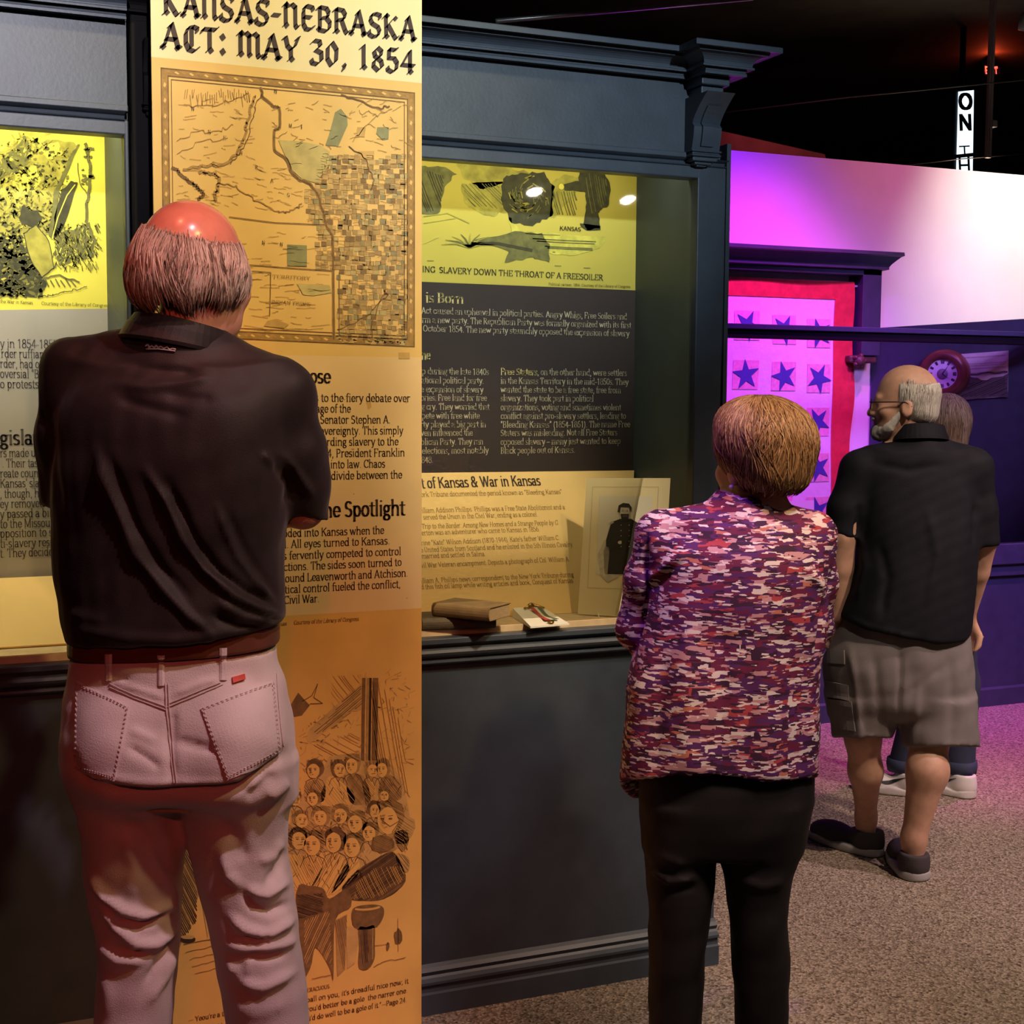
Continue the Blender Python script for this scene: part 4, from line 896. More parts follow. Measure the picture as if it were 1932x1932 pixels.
for t_, x, y, x1, y1, it in (('ork Tribune documented the period known as "Bleeding Kansas"', 795, 937.4, 1061, 931.8, 0), ('illiam Addison Phillips. Phillips was a Free State Abolitionist and a', 796, 967.6, 1066.5, 960.6, 0), ('served the Union in the Civil War, ending as a colonel.', 799, 980.3, 1015.6, 974.3, 0), ('Trip to the Border: Among New Homes and a Strange People by G.', 796, 997.7, 1055, 990, 1), ('erton was an adventurer who came to Kansas in 1856.', 796, 1009.8, 1019, 1002.5, 0),
        ('rine "Kate" Wilson Addison (1870-1944). Kate\'s father William C.', 795, 1028.8, 1056.7, 1018.5, 0), ('e United States from Scotland and he enlisted in the 5th Illinois Cavalry.', 794, 1042, 1082.7, 1031, 0), ('married and settled in Salina.', 796, 1053.6, 917, 1049, 0), ('vil War Veteran encampment. Depicts a photograph of Col. William A.', 795, 1071.2, 1075.7, 1058.8, 0), ('illiam A. Phillips news correspondent to the New York Tribune during', 795, 1100.2, 1083, 1088, 0), ('d this fish oil lamp while writing articles and book, Conquest of Kansas', 795, 1111.8, 1082, 1099.2, 0)):
    s.text(t_, (x, y), (x1, y1), 6.3, BINK, 2, hw=.34, hh=.2, slant=.2*it)
wpart(s.mb, 'label_panel', caseR)
# ------------------------------------------------------------------ things on the deck of the right case
def book(name, label, c, rz, L, D, H, cover, tilt=0):
    e = empty(name, c, label, 'book', rz, 'antique books in the case')
    t = .0022
    m = MB(); n = 8
    m.box((-L/2, -D/2+H*.35, 0), (L/2, D/2, t), cover, .0008); m.box((-L/2, -D/2+H*.35, H-t), (L/2, D/2, H), cover, .0008)
    pr = []
    for i in range(n+1):
        a = PI/2+PI*i/n; pr.append((-D/2+H*.36+H*.30*math.cos(a), H/2+H/2*math.sin(a)))
    for i in range(n, -1, -1):
        a = PI/2+PI*i/n; pr.append((-D/2+H*.37+(H*.30-t)*math.cos(a), H/2+(H/2-t)*math.sin(a)))
    k = len(pr)
    V = [(-L/2, y, z) for y, z in pr]+[(L/2, y, z) for y, z in pr]
    m.mesh(V, [(i, (i+1) % k, k+(i+1) % k, k+i) for i in range(k)]+[tuple(range(k))[::-1], tuple(range(k, 2*k))], cover, False)
    m.build('cover', e)
    m = MB(); m.box((-L/2+.003, -D/2+H*.25, t), (L/2-.003, D/2-.003, H-t), mat('aged_page_edges', (.42, .30, .16), .85, var=.25, scale=60, stretch=(1, 1, 30))); m.build('pages', e)
    return e
BK1 = mat('dark_brown_book_cloth', (.085, .062, .035), .65, var=.3, scale=40, bump=.2)
BK2 = mat('tan_leather_book_cover', (.25, .165, .075), .55, var=.25, scale=25, bump=.15)
a = atZ(808, 1191, ZDECK); c_ = atZ(924, 1187.5, ZDECK)
L = float(np.linalg.norm(c_-a)); ang = math.atan2(c_[1]-a[1], c_[0]-a[0])
def book_at(a, ang, L, D, H, z, *rest):
    c = np.array([a[0], a[1]])+np.array([math.cos(ang), math.sin(ang)])*L/2+np.array([-math.sin(ang), math.cos(ang)])*D/2
    return (float(c[0]), float(c[1]), z), ang, L, D, H
loc, ang, L, D, H = book_at(a, ang+.05, L+.005, .115, .031, ZDECK)
book('antique_book', 'dark brown antique book, bottom of the two stacked in the right case', loc, ang, L+.028, D, H, BK1)
a2 = atZ(813, 1163, ZDECK+H+.001); b2 = atZ(921, 1173.5, ZDECK+H+.001)
ang2 = math.atan2(b2[1]-a2[1], b2[0]-a2[0])
loc, ang2, L2, D2, H2 = book_at(a2, ang2, float(np.linalg.norm(b2-a2)), .112, .034, ZDECK+H+.0005)
book('antique_book', 'tan leather antique book, on top of the darker book in the right case', loc, ang2, L2, D2, H2, BK2)
# white card with a ribbon medal
cz = ZDECK+.012
cp = [atZ(967, 1147, cz+.012), atZ(1021, 1144, cz+.012), atZ(1074, 1176, ZDECK+.005), atZ(1001, 1182, ZDECK+.005)]
m = MB(); CARDW = mat('white_mount_card', (.85, .84, .74), .6, var=.02)
m.poly(cp, CARDW); m.poly([np.array([p[0], p[1], ZDECK+.0005]) for p in cp][::-1], CARDW)
for i in range(4):
    j = (i+1) % 4; m.poly([cp[i], np.array([cp[i][0], cp[i][1], ZDECK+.0005]), np.array([cp[j][0], cp[j][1], ZDECK+.0005]), cp[j]], CARDW)
tag(m.build('mount_card', origin=cp[0]), 'white wedge card carrying the ribbon medal in the right case', 'card')
nrm = np.cross(cp[1]-cp[0], cp[3]-cp[0]); nrm /= np.linalg.norm(nrm); nrm = nrm if nrm[2] > 0 else -nrm
def onc(u, v, h=.0): return cp[0]*(1-u)*(1-v)+cp[1]*u*(1-v)+cp[2]*u*v+cp[3]*(1-u)*v+nrm*h
med = empty('ribbon_medal', tuple(onc(.5, .5)), 'small medal with red, white and green ribbon lying on white card', 'medal')
GOLD = mat('old_gold_metal', (.45, .30, .10), .35, metal=1, var=.2)
m = MB()
for u0, u1, v0, v1, mt in ((.44, .60, .18, .86, 'red'), (.60, .70, .2, .86, 'cream'), (.70, .86, .2, .86, 'green')):
    MM = {'red': mat('red_ribbon', (.42, .05, .04), .7), 'cream': mat('cream_ribbon', (.7, .64, .5), .7), 'green': mat('green_ribbon', (.10, .14, .08), .7)}[mt]
    n = 6
    for i in range(n):
        va, vb = v0+(v1-v0)*i/n, v0+(v1-v0)*(i+1)/n; h = lambda v: .003+.003*math.sin(v*9)
        w = lambda v: .5+.4*abs(v-.5)
        uc = .62
        f = lambda u, v: onc(uc+(u-uc)*w(v)*1.4, v, h(v))
        m.poly([f(u0, va), f(u1, va), f(u1, vb), f(u0, vb)], MM)
wpart(m, 'ribbon', med, fix=False)
m = MB(); q = onc(.55, .1, .006)
m.lathe([(0, .003), (.007, .003), (.0105, 0), (.007, -.003), (0, -.003)], GOLD, q, 'y', 14)
m.tube([onc(.30, .16, .005), onc(.62, .03, .008), onc(.92, .2, .005)], [.003, .005, .003], GOLD, 8); wpart(m, 'brooch_bar', med)
m = MB(); m.lathe([(0, .003), (.008, .003), (.009, 0), (.008, -.002), (0, -.002)], GOLD, onc(.55, .95, .004), 'z', 14); wpart(m, 'pendant', med)
# mounted portrait of a soldier, leaning
b0 = atZ(1090, 1158.5, ZDECK+.003); b1 = atZ(1249, 1168, ZDECK+.003)
ed = b1-b0; ed /= np.linalg.norm(ed)
up = np.array([0, 0, 1.]); back = np.cross(up, ed); back = back if back[1] > 0 else -back
tl = up*math.cos(.13)+back*math.sin(.13)
n_ = np.cross(ed, tl); n_ = n_ if n_[1] < 0 else -n_
s = Sheet(b0, n_)
port = empty('mounted_portrait', tuple((b0+b1)/2), 'mounted old portrait photograph of a bearded soldier, leaning in the right case', 'photograph')
CARDC = paper('cream_mount_board', (.84, .75, .46), .04)
s.sheet([(1107, 902), (1264.5, 902), (1249, 1168), (1090, 1158.5)], CARDC, .003)
EMB = mat('mount_board_line', (.62, .54, .34), .7)
C5 = lambda x, y: (780+x*.2795, 860+y*.2795)
def c5(p): return [C5(x, y) for x, y in p]
s.line(c5([(1210, 210), (1655, 210)]), 1, EMB, 1); s.line(c5([(1210, 210), (1175, 890)]), 1, EMB, 1); s.line(c5([(1175, 890), (1620, 905)]), 1, EMB, 1); s.line(c5([(1655, 210), (1620, 905)]), 1, EMB, 1)
wpart(s.mb, 'mount_board', port)
s2 = Sheet(b0, n_)
PH = paper('pale_sepia_photograph', (.74, .72, .58), .05)
SEP = lambda k: mat('photograph_tone_%d' % k, [(.03, .026, .022), (.10, .09, .075), (.42, .40, .32), (.60, .56, .44)][k], .6, var=.15, scale=80)
s2.poly(c5([(1258, 272), (1618, 272), (1590, 800), (1228, 800)]), PH, 2)
s2.blob(*C5(1330, 700), 25, 40, SEP(3), 3, .1, 18); s2.poly(rough(c5([(1280, 640), (1340, 560), (1540, 560), (1600, 660), (1590, 795), (1290, 798)]), 4, 1, 2), SEP(2), 3)
s2.poly(rough(c5([(1325, 620), (1520, 620), (1545, 797), (1310, 797)]), 3, .6, 3), SEP(0), 4)
s2.poly(c5([(1330, 450), (1395, 425), (1470, 425), (1510, 450), (1530, 620), (1320, 630)]), SEP(0), 5)
s2.poly(c5([(1335, 450), (1360, 440), (1370, 580), (1410, 570), (1412, 600), (1340, 625), (1300, 610), (1300, 570)]), SEP(0), 6); s2.poly(c5([(1500, 445), (1525, 460), (1545, 560), (1530, 625), (1500, 600)]), SEP(0), 6)
s2.poly(c5([(1395, 345), (1455, 345), (1462, 390), (1445, 430), (1405, 430), (1392, 390)]), SEP(3), 7); s2.poly(c5([(1378, 380), (1385, 335), (1415, 318), (1455, 322), (1474, 350), (1470, 382), (1458, 350), (1400, 348), (1394, 385)]), SEP(0), 8)
s2.poly(c5([(1398, 392), (1455, 392), (1450, 430), (1425, 446), (1405, 430)]), SEP(0), 8); s2.poly(c5([(1412, 402), (1446, 402), (1444, 412), (1414, 412)]), SEP(1), 9)
s2.blob(*C5(1413, 372), 1.6, .7, SEP(0), 9, .1, 8); s2.blob(*C5(1443, 372), 1.6, .7, SEP(0), 9, .1, 8); s2.line(c5([(1430, 368), (1434, 390)]), .9, SEP(2), 9)
s2.blob(*C5(1393, 585), 4, 3, SEP(3), 8, .1, 9); s2.poly(c5([(1320, 455), (1345, 440), (1355, 450), (1330, 465)]), SEP(2), 8)
for k in range(5):
    for x in (1402, 1456): s2.blob(*C5(x, 468+k*36), .9, .9, SEP(3), 8, .1, 8)
wpart(s2.mb, 'photograph', port)
m = MB(); g = atZ(1131, 1166, ZDECK); m.tube([g, g+np.array([.004, .02, .012])], .0015, mat('clear_stand_prong', (.8, .75, .6), .3), 6); wpart(m, 'stand_prong', port)
# ------------------------------------------------------------------ glass-fronted display in front of the lit wall
YF = 5.525
def ZF(x, y, Y=YF): return float(atY(x, y, Y)[2])
disp = empty('glass_display_case', (4.4, YF, 0), 'long navy display case with a glass front, before the brightly lit wall', 'display case')
zr1, zr0 = ZF(1650, 618), ZF(1650, 643.5)
m = MB(); m.box((2.4, YF, zr0), (6.6, YF+.06, zr1-.012), BLACKSH, .003); m.box((2.4, YF-.012, zr1-.024), (6.6, YF+.07, zr1), NAVY, .003); wpart(m, 'top_rail', disp)  # unlit front's darkness put into its colour, lit top strip stays navy
zl = ZF(1900, 1025.5)
m = MB(); m.box((2.4, YF+.012, zl), (6.6, YF+.018, zr0+.005), GLASS); wpart(m, 'glass_pane', disp)
m = MB(); m.box((2.4, YF-.02, ZF(1900, 1064)), (6.6, YF+.06, zl), NAVY, .004); m.box((2.4, YF-.006, ZF(1900, 1086)), (6.6, YF+.06, ZF(1900, 1064)), NAVY, .003); wpart(m, 'sill', disp)
m = MB(); m.box((2.4, YF+.01, 0), (6.6, YF+.05, zl-.03), NAVY); wpart(m, 'base_panel', disp)
m = MB(); z1 = ZF(1880, 1296); m.profile_x([(YF+.02, 0), (YF-.005, 0), (YF-.005, z1-.01), (YF+.004, z1), (YF+.02, z1)], 2.4, 6.6, NAVY); wpart(m, 'skirting', disp)
m = MB(); m.box((2.4, YF+.05, zl-.09), (6.6, YW, zl-.06), NAVYD); wpart(m, 'deck', disp)
# moulded surround of the quilt, on the lit wall
YQ = 6.2
fr = empty('moulded_surround', (4.4, YQ, 0), 'navy moulded surround with a projecting cornice around the star quilt', 'frame')
xo, xi = float(atY(1663, 560, YQ)[0]), float(atY(1628, 560, YQ)[0])
zb_ = float(atY(1645, 671, YQ)[2]); zt_ = float(atY(1663, 503, YQ)[2]); zi = float(atY(1628, 519, YQ)[2])
m = MB(); m.box((xi, YQ, zb_), (xo, YW-.002, zt_), NAVY, .003); wpart(m, 'upright', fr)
m = MB(); m.box((2.72, YQ, zb_), (2.86, YW-.002, zt_), NAVY, .003); wpart(m, 'upright', fr)
m = MB(); m.box((2.6, YQ, zi), (xo, YW-.002, zt_), NAVY, .003); wpart(m, 'header', fr)
zc1 = float(atY(1691, 476, YQ-.07)[2])
cp_ = [(-.01, zc1), (.080, zc1), (.082, zc1-.018), (.070, zc1-.024), (.052, zc1-.042), (.034, zc1-.062), (.026, zc1-.075), (.026, zc1-.088), (.012, zc1-.092), (.010, zt_), (-.01, zt_)]
m = MB(); rows = [[(2.6, YQ-o, z) for o, z in cp_], [(xo+o, YQ-o, z) for o, z in cp_], [(xo+o, YW-.002, z) for o, z in cp_]]
for a_, b_ in zip(rows, rows[1:]):
    for i in range(len(cp_)-1): m.poly([a_[i], b_[i], b_[i+1], a_[i+1]], NAVY)
m.poly([rows[0][1], rows[1][1], rows[2][1], (2.6, YW-.002, zc1)], NAVY); wpart(m, 'cornice', fr)
m = MB(); m.box((float(atY(1604, 560, 6.285)[0]), 6.285, zb_), (xi+.002, YW-.001, zi+.01), NAVYD); wpart(m, 'inner_reveal', fr)
WOODD = mat('dark_carved_wood', (.10, .055, .035), .45, var=.35, scale=30, bump=.3, bscale=60)
m = MB(); zq = float(atY(1640, 692, YQ)[2]); xa = float(atY(1606, 680, YQ)[0])
m.box((xa, YQ+.01, zq+.02), (xo-.01, YW-.004, zb_), WOODD, .01)
m.lathe([(0, -.02), (.02, -.018), (.03, -.006), (.034, .01), (.02, .02)], WOODD, (xa+.055, YQ-.002, (zq+zb_)/2), 'y', 16)
for k in range(5):
    a_ = k/5*2*PI; m.lathe([(0, -.012), (.011, -.008), (.014, .004)], WOODD, (xa+.055+.03*math.cos(a_), YQ, (zq+zb_)/2+.03*math.sin(a_)), 'y', 8)
wpart(m, 'carved_bracket', fr)
# quilt
YT = 6.255
RED = mat('red_quilt_border', (.62, .035, .045), .85, var=.15, scale=25, bump=.3, bscale=60)
QW = mat('white_quilt_cotton', (.80, .70, .76), .85, var=.05, scale=20, bump=.5, bscale=45)
QP = mat('pink_print_patch', (.78, .40, .50), .85, var=.12, scale=60, bump=.4, bscale=45)
QB = mat('blue_star_patch', (.055, .06, .30), .85, var=.1, scale=40)
qt = empty('star_quilt', (4.1, YT, 0), 'white quilt with blue stars and a red border hanging on the lit wall', 'quilt')
x0q, x1q = 2.93, float(atY(1607, 700, YT)[0])
ztq, zbq = float(atY(1500, 529, YT)[2]), zl-.05
bw = float(atY(1607, 800, YT)[0]-atY(1572, 800, YT)[0])
def quilt_grid(xa, xb, za, zb2, nx, nz, mt, off, y0=YT):
    V = []; F = []
    for j in range(nz+1):
        for i in range(nx+1):
            x = xa+(xb-xa)*i/nx; z = za+(zb2-za)*j/nz
            wv = .006*math.sin(x*9+z*3)+.004*math.sin(z*11+x*4)
            sx = .010*math.sin(z*5.1)+.006*math.sin(z*13) if i == nx else 0
            V.append((x+sx*(x1q-.05 < x), y0+wv-off, z))
    for j in range(nz):
        for i in range(nx): F.append((j*(nx+1)+i, j*(nx+1)+i+1, (j+1)*(nx+1)+i+1, (j+1)*(nx+1)+i))
    return V, F
m = MB(); m.mesh(*quilt_grid(x0q, x1q, zbq, ztq, 40, 60, QW, 0), QW)
V, F = quilt_grid(x0q, x1q, zbq, ztq, 40, 60, QW, -.012); m.mesh(V, [f[::-1] for f in F], QW); wpart(m, 'quilted_field', qt, fix=False)
m = MB(); hT = float(atY(1500, 529, YT)[2]-atY(1500, 562, YT)[2])
m.mesh(*quilt_grid(x1q-bw, x1q+.004, zbq, ztq, 4, 60, RED, .004), RED); m.mesh(*quilt_grid(x0q-.004, x0q+bw, zbq, ztq, 4, 60, RED, .004), RED); m.mesh(*quilt_grid(x0q, x1q, ztq-hT, ztq+.004, 40, 4, RED, .004), RED); wpart(m, 'red_border', qt, fix=False)
def wy(x, z): return YT+.006*math.sin(x*9+z*3)+.004*math.sin(z*11+x*4)
def star(cx, cy, R, rot, col_row):
    p = atY(cx, cy, YT); k = R*8.3/FPX
    mm = MB(); sz = k*.98
    n = 6
    for i in range(n):
        for j in range(n):
            f = lambda u, v: (p[0]+sz*(u/n*2-1), wy(p[0]+sz*(u/n*2-1), p[2]+sz*(v/n*2-1))-.003, p[2]+sz*(v/n*2-1))
            mm.poly([f(i, j), f(i+1, j), f(i+1, j+1), f(i, j+1)], QP)
    wpart(mm, 'patch', qt, fix=False)
    mm = MB(); P = []
    for i in range(10):
        a_ = rot+PI/2+i*PI/5; q = k*(1.08 if i % 2 == 0 else .42)
        P.append((p[0]+q*math.cos(a_), p[2]+q*math.sin(a_)))
    cpt = (p[0], wy(p[0], p[2])-.006, p[2])
    for i in range(10):
        a_, b_ = P[i], P[(i+1) % 10]
        mm.poly([cpt, (a_[0], wy(*a_)-.006, a_[1]), (b_[0], wy(*b_)-.006, b_[1])], QB)
    wpart(mm, 'star', qt, fix=False)
rows_ = [(614, 622, 629), (707, 710, 714), (795, 797, 796), (880, 882, 882), (960, 962, 964)]
rr = random.Random(11)
for j, (ya, yb2, yc) in enumerate(rows_):
    for cx, cy, in ((1261-j, ya-12), (1335-j, ya-5), (1408-j*1.5, ya), (1479-j*2, yb2), (1546-j*1.5, yc)):
        star(cx, cy, 24.5, rr.choice([-.2, .12, .55, -.45, .3]), j)
# hanging rod end
m = MB(); e_ = atY(1612, 541, YT); m.tube([e_-np.array([.06, 0, 0]), e_+np.array([.05, 0, .004])], .007, mat('pale_hanging_rod', (.6, .55, .6), .5), 8); wpart(m, 'hanging_rod', qt)
# white label card standing in front of the quilt
m = MB(); pc = [atY(1482, 946, 6.15), atY(1536, 944, 6.15), atY(1536, 1010, 6.15), atY(1482, 1010, 6.15)]
zlow = zl-.06
m.poly(pc, CARDW); m.poly([p+np.array([0, .004, 0]) for p in pc][::-1], CARDW)
for i in range(4):
    j = (i+1) % 4; m.poly([pc[i], pc[i]+np.array([0, .004, 0]), pc[j]+np.array([0, .004, 0]), pc[j]], CARDW)
m.box((pc[0][0]+.03, 6.155, zlow), (pc[1][0]-.03, 6.165, pc[2][2]+.02), CARDW)
tag(m.build('label_card', origin=(pc[0][0], 6.15, zlow)), 'plain white label card standing in front of the star quilt', 'card')
# slanting partition closing the display on the right
pa = atY(1641, 800, 6.29); pb = np.array([5.36, 5.60, 0])
zt1 = float(atY(1685, 619.5, 6.25)[2])
pdir = np.array([pb[0]-pa[0], pb[1]-pa[1], 0]); PL = np.linalg.norm(pdir); pdir /= PL
pn = np.array([-pdir[1], pdir[0], 0]); pn = pn if pn[1] < 0 and pn[0] < 0 else -pn
if pn@np.array([-pa[0], -pa[1], 0]) < 0: pn = -pn
m = MB(); A0 = np.array([pa[0], pa[1], 0]); B0 = np.array([pb[0], pb[1], 0]); th = -pn*.05
dz = float(atD(1932, 598.5, B0[0]*_sy+B0[1]*_cy)[2])
for q0, q1, z0_, z1_ in ((A0, B0, zt1, dz),):
    f = [A0, B0, B0+[0, 0, z1_], A0+[0, 0, z0_]]; g = [p+th for p in f]
    m.poly(f, NAVY); m.poly(g[::-1], NAVY)
    for i in range(4):
        j = (i+1) % 4; m.poly([f[i], g[i], g[j], f[j]], NAVY)
struct(m, 'wall_partition')
def onpart(px_, py_, off=0.):
    d = ray(px_, py_); return CAM+d*(((A0+pn*off-CAM)@pn)/(d@pn))
s = Sheet(A0+pn*.012, pn)
FRP = paper('grey_photograph_print', (.62, .60, .56), .15, 12)
s.sheet([(1806, 668.5), (1902.5, 661.5), (1901, 748), (1790, 756)], FRP, .010)
s.poly(rough([(1790, 720), (1830, 712), (1860, 716), (1901, 706), (1901, 748), (1791, 755)], 4, 2, 4), SEP(1), 1); s.hatch([(1806, 672), (1900, 667), (1900, 705), (1806, 712)], SEP(2), 5, -.06, 2, 1); s.line(wig([(1815, 709), (1860, 704), (1901, 702)], 5, 1.5, 4), 4, SEP(1), 2)
s.hatch([(1800, 725), (1900, 712), (1900, 745), (1800, 750)], SEP(0), 4, -.4, 2, 2)
tag(s.mb.build('landscape_photograph', origin=A0+pdir*.4+[0, 0, 1.5]), 'grey landscape photograph mounted on the slanting partition beside the clock', 'photograph')
# round wooden clock on the partition
cc = onpart(1782, 706, .02)
ck = empty('wall_clock', tuple(cc), 'round wooden wall clock with a white numbered dial on the slanting partition', 'clock', rz=math.atan2(pn[1], pn[0])+PI/2)
WOODR = mat('red_brown_clock_wood', (.16, .05, .035), .35, var=.3, scale=12, stretch=(1, 8, 1))
Rk = 46*7.3/FPX
m = MB(); m.lathe([(Rk*.60, -.06), (Rk*.66, -.075), (Rk*.82, -.085), (Rk*.98, -.065), (Rk*1.03, -.03), (Rk*1.05, .015), (0, .015)], WOODR, (0, 0, 0), 'y', 40); m.build('case', ck)
m = MB(); DIAL = mat('white_clock_dial', (.82, .80, .80), .4, var=.03)
m.lathe([(0, -.058), (Rk*.63, -.058)], DIAL, (0, 0, 0), 'y', 40)
DK = mat('black_clock_numerals', (.03, .03, .04), .5)
for k in range(12):
    a_ = k*PI/6; r0_, r1_ = Rk*.42, Rk*.57
    for o_ in ((-.03, 0, .03) if k % 3 else (-.05, -.015, .02, .05)):
        t0 = np.array([math.sin(a_), math.cos(a_)]); t1 = np.array([t0[1], -t0[0]])
        w_ = Rk*.013; q = [t0*r0_+t1*(o_*Rk-w_), t0*r1_+t1*(o_*Rk*1.25-w_), t0*r1_+t1*(o_*Rk*1.25+w_), t0*r0_+t1*(o_*Rk+w_)]
        m.poly([(p[0], -.0595, p[1]) for p in q], DK)
m.build('dial', ck)
m = MB(); m.lathe([(0, -.0605), (Rk*.22, -.0605), (Rk*.22, -.058)], mat('grey_clock_centre', (.30, .26, .30), .5), (0, 0, 0), 'y', 24); m.build('centre_disc', ck)
for an, ln in ((2.2, .34), (.6, .5)):
    m = MB(); t0 = np.array([math.sin(an), math.cos(an)])*Rk; t1 = np.array([t0[1], -t0[0]])*.03
    m.poly([(p[0], -.063, p[1]) for p in (-t1, t0*ln, t1)], DK); m.build('hand', ck)
# ------------------------------------------------------------------ signs and fittings under the dark ceiling
YS = 8.0
sg = empty('lit_vertical_sign', tuple(atY(1822, 320, YS)), 'tall narrow white lit sign with dark letters O N above the wall', 'sign')
s = Sheet((0, YS, 0), WALLN)
LIT = mat('lit_white_sign_face', (.8, .9, 1), .5, emit=((.72, .88, 1), 1.5))
SBLK = mat('black_sign_box', (.01, .012, .02), .5)
SNAV = mat('dark_blue_sign_letter', (.008, .02, .06), .6)
s.poly([(1808, 173), (1837.5, 170), (1834, 400), (1802, 400)], LIT, 1)
s2 = s
for ch, y, y2 in (('O', 206, 41), ('N', 245, 29), ('T', 289, 12)):
    pass
s2.text('O', (1808.5, 207), (1836, 206.5), 0, SNAV, 3, SANS, cap=31, hw=.85, hh=.55)
s2.text('N', (1809, 245), (1835, 244.5), 0, SNAV, 3, SANS, cap=28, hw=.85, hh=.5)
s2.text('T', (1809.5, 292), (1831, 291), 0, SNAV, 3, SANS, cap=16, hw=.6, hh=.6)
s2.text('H', (1807, 327), (1833, 326), 0, SNAV, 3, SANS, cap=29, hw=.6, hh=.5)
s2.poly([(1800, 292), (1838, 288), (1838, 295), (1800, 299)], SBLK, 4); wpart(s2.mb, 'lit_face', sg)
m = MB(); a_ = atY(1801, 168, YS+.01); b_ = atY(1842, 400, YS+.01); m.box((a_[0], YS+.004, b_[2]), (b_[0], YS+.16, a_[2]), SBLK, .004); m.box(((a_[0]+b_[0])/2-.01, YS+.05, a_[2]), ((a_[0]+b_[0])/2+.01, YS+.09, CEILZ), SBLK); wpart(m, 'sign_box', sg)
ex = empty('exit_sign', tuple(atY(1871, 133, 8.6)), 'small glowing red exit sign hanging near the ceiling', 'sign')
REDL = mat('red_lit_exit_letters', (1, .1, .08), .5, emit=((1, .06, .04), 5))
s = Sheet((0, 8.58, 0), WALLN)
for t_, x0_, x1_ in (('E', 1859, 1866), ('X', 1865.5, 1872), ('I', 1872, 1877), ('T', 1876.5, 1883)):
    s.text(t_, (x0_, 139), (x1_, 138.5), 0, REDL, 2, {**SERIF, 'X': G(6, 'L.8 7 5.2 0|L5.2 7 .8 0')}, cap=12.5, hw=.6, hh=.5)
wpart(s.mb, 'lit_letters', ex)
pl_ = bpy.data.lights.new('exit_sign_glow', 'POINT'); pl_.energy = 1.6; pl_.color = (1, .10, .03); pl_.shadow_soft_size = .02
plo = bpy.data.objects.new('exit_sign_glow', pl_); COL.objects.link(plo); plo.location = tuple(atY(1871, 118, 8.55))
m = MB(); a_ = atY(1856, 124, 8.6); b_ = atY(1886, 142, 8.6); m.box((a_[0], 8.59, b_[2]), (b_[0], 8.64, a_[2]), SBLK, .004); m.box(((a_[0]+b_[0])/2-.02, 8.6, a_[2]), ((a_[0]+b_[0])/2+.02, 8.63, CEILZ), SBLK); wpart(m, 'housing', ex)
# hanging conduit
GREYM = mat('grey_painted_conduit', (.5, .42, .38), .5, var=.3, scale=10, stretch=(1, 1, .2))
cn = empty('hanging_conduit', tuple(atY(1875, 300, 7.2)), 'grey vertical conduit hanging from the ceiling in front of the exit sign', 'conduit')
a_ = atY(1875.5, 40, 7.2); b_ = atY(1874.5, 298, 7.2)
m = MB(); m.box((a_[0]-.018, 7.2, b_[2]), (a_[0]+.018, 7.23, CEILZ), GREYM, .004); m.box((a_[0]-.012, 7.19, b_[2]+.02), (a_[0]-.008, 7.2, CEILZ), GREYM); wpart(m, 'channel', cn)
m = MB(); j_ = atY(1875, 234, 7.2); m.box((j_[0]-.02, 7.185, j_[2]-.02), (j_[0]+.02, 7.235, j_[2]+.022), mat('pale_conduit_joint', (.4, .37, .35), .5), .004); wpart(m, 'joint_clamp', cn)
# thin cables
CABLE = mat('grey_cable', (.16, .14, .12), .5)
m = MB(); m.tube([atY(1370, 212, 6.9), atY(1600, 184, 6.9), atY(1960, 148, 6.9)], .004, CABLE, 6); tag(m.build('cable', origin=atY(1600, 184, 6.9)), 'upper thin grey cable strung under the ceiling, just above the lit sign', 'cable', 'thin cables')
m = MB(); m.tube([atY(1670, 318, 7.4), atY(1800, 301, 7.4), atY(1960, 288, 7.4)], .004, CABLE, 6); tag(m.build('cable', origin=atY(1800, 301, 7.4)), 'lower thin grey cable crossing the bottom of the lit sign', 'cable', 'thin cables')
m = MB(); STEEL = mat('grey_steel_track', (.30, .29, .28), .3, metal=.7, var=.2)
a_, b_ = atY(935, 40, 4.2), atY(1420, -2, 4.6); m.tube([a_, (a_+b_)/2, b_], [.008, .007, .006], STEEL, 8); tag(m.build('lamp_track', origin=a_), 'thin steel lamp track glinting above the right case', 'track')
# white lamp at the frame edge
lp = empty('ceiling_lamp', tuple(atY(1934, 42, 7.6)), 'small white ceiling lamp at the upper right edge', 'lamp')
WHM = mat('white_enamel', (.75, .70, .6), .4)
m = MB(); q = atY(1937, 40, 7.6); m.lathe([(0, .05), (.03, .05), (.05, .0), (.055, -.05), (.03, -.06), (0, -.06)], WHM, q, 'z', 20); m.tube([q, (q[0], q[1], CEILZ)], .008, WHM, 8); wpart(m, 'shade', lp)
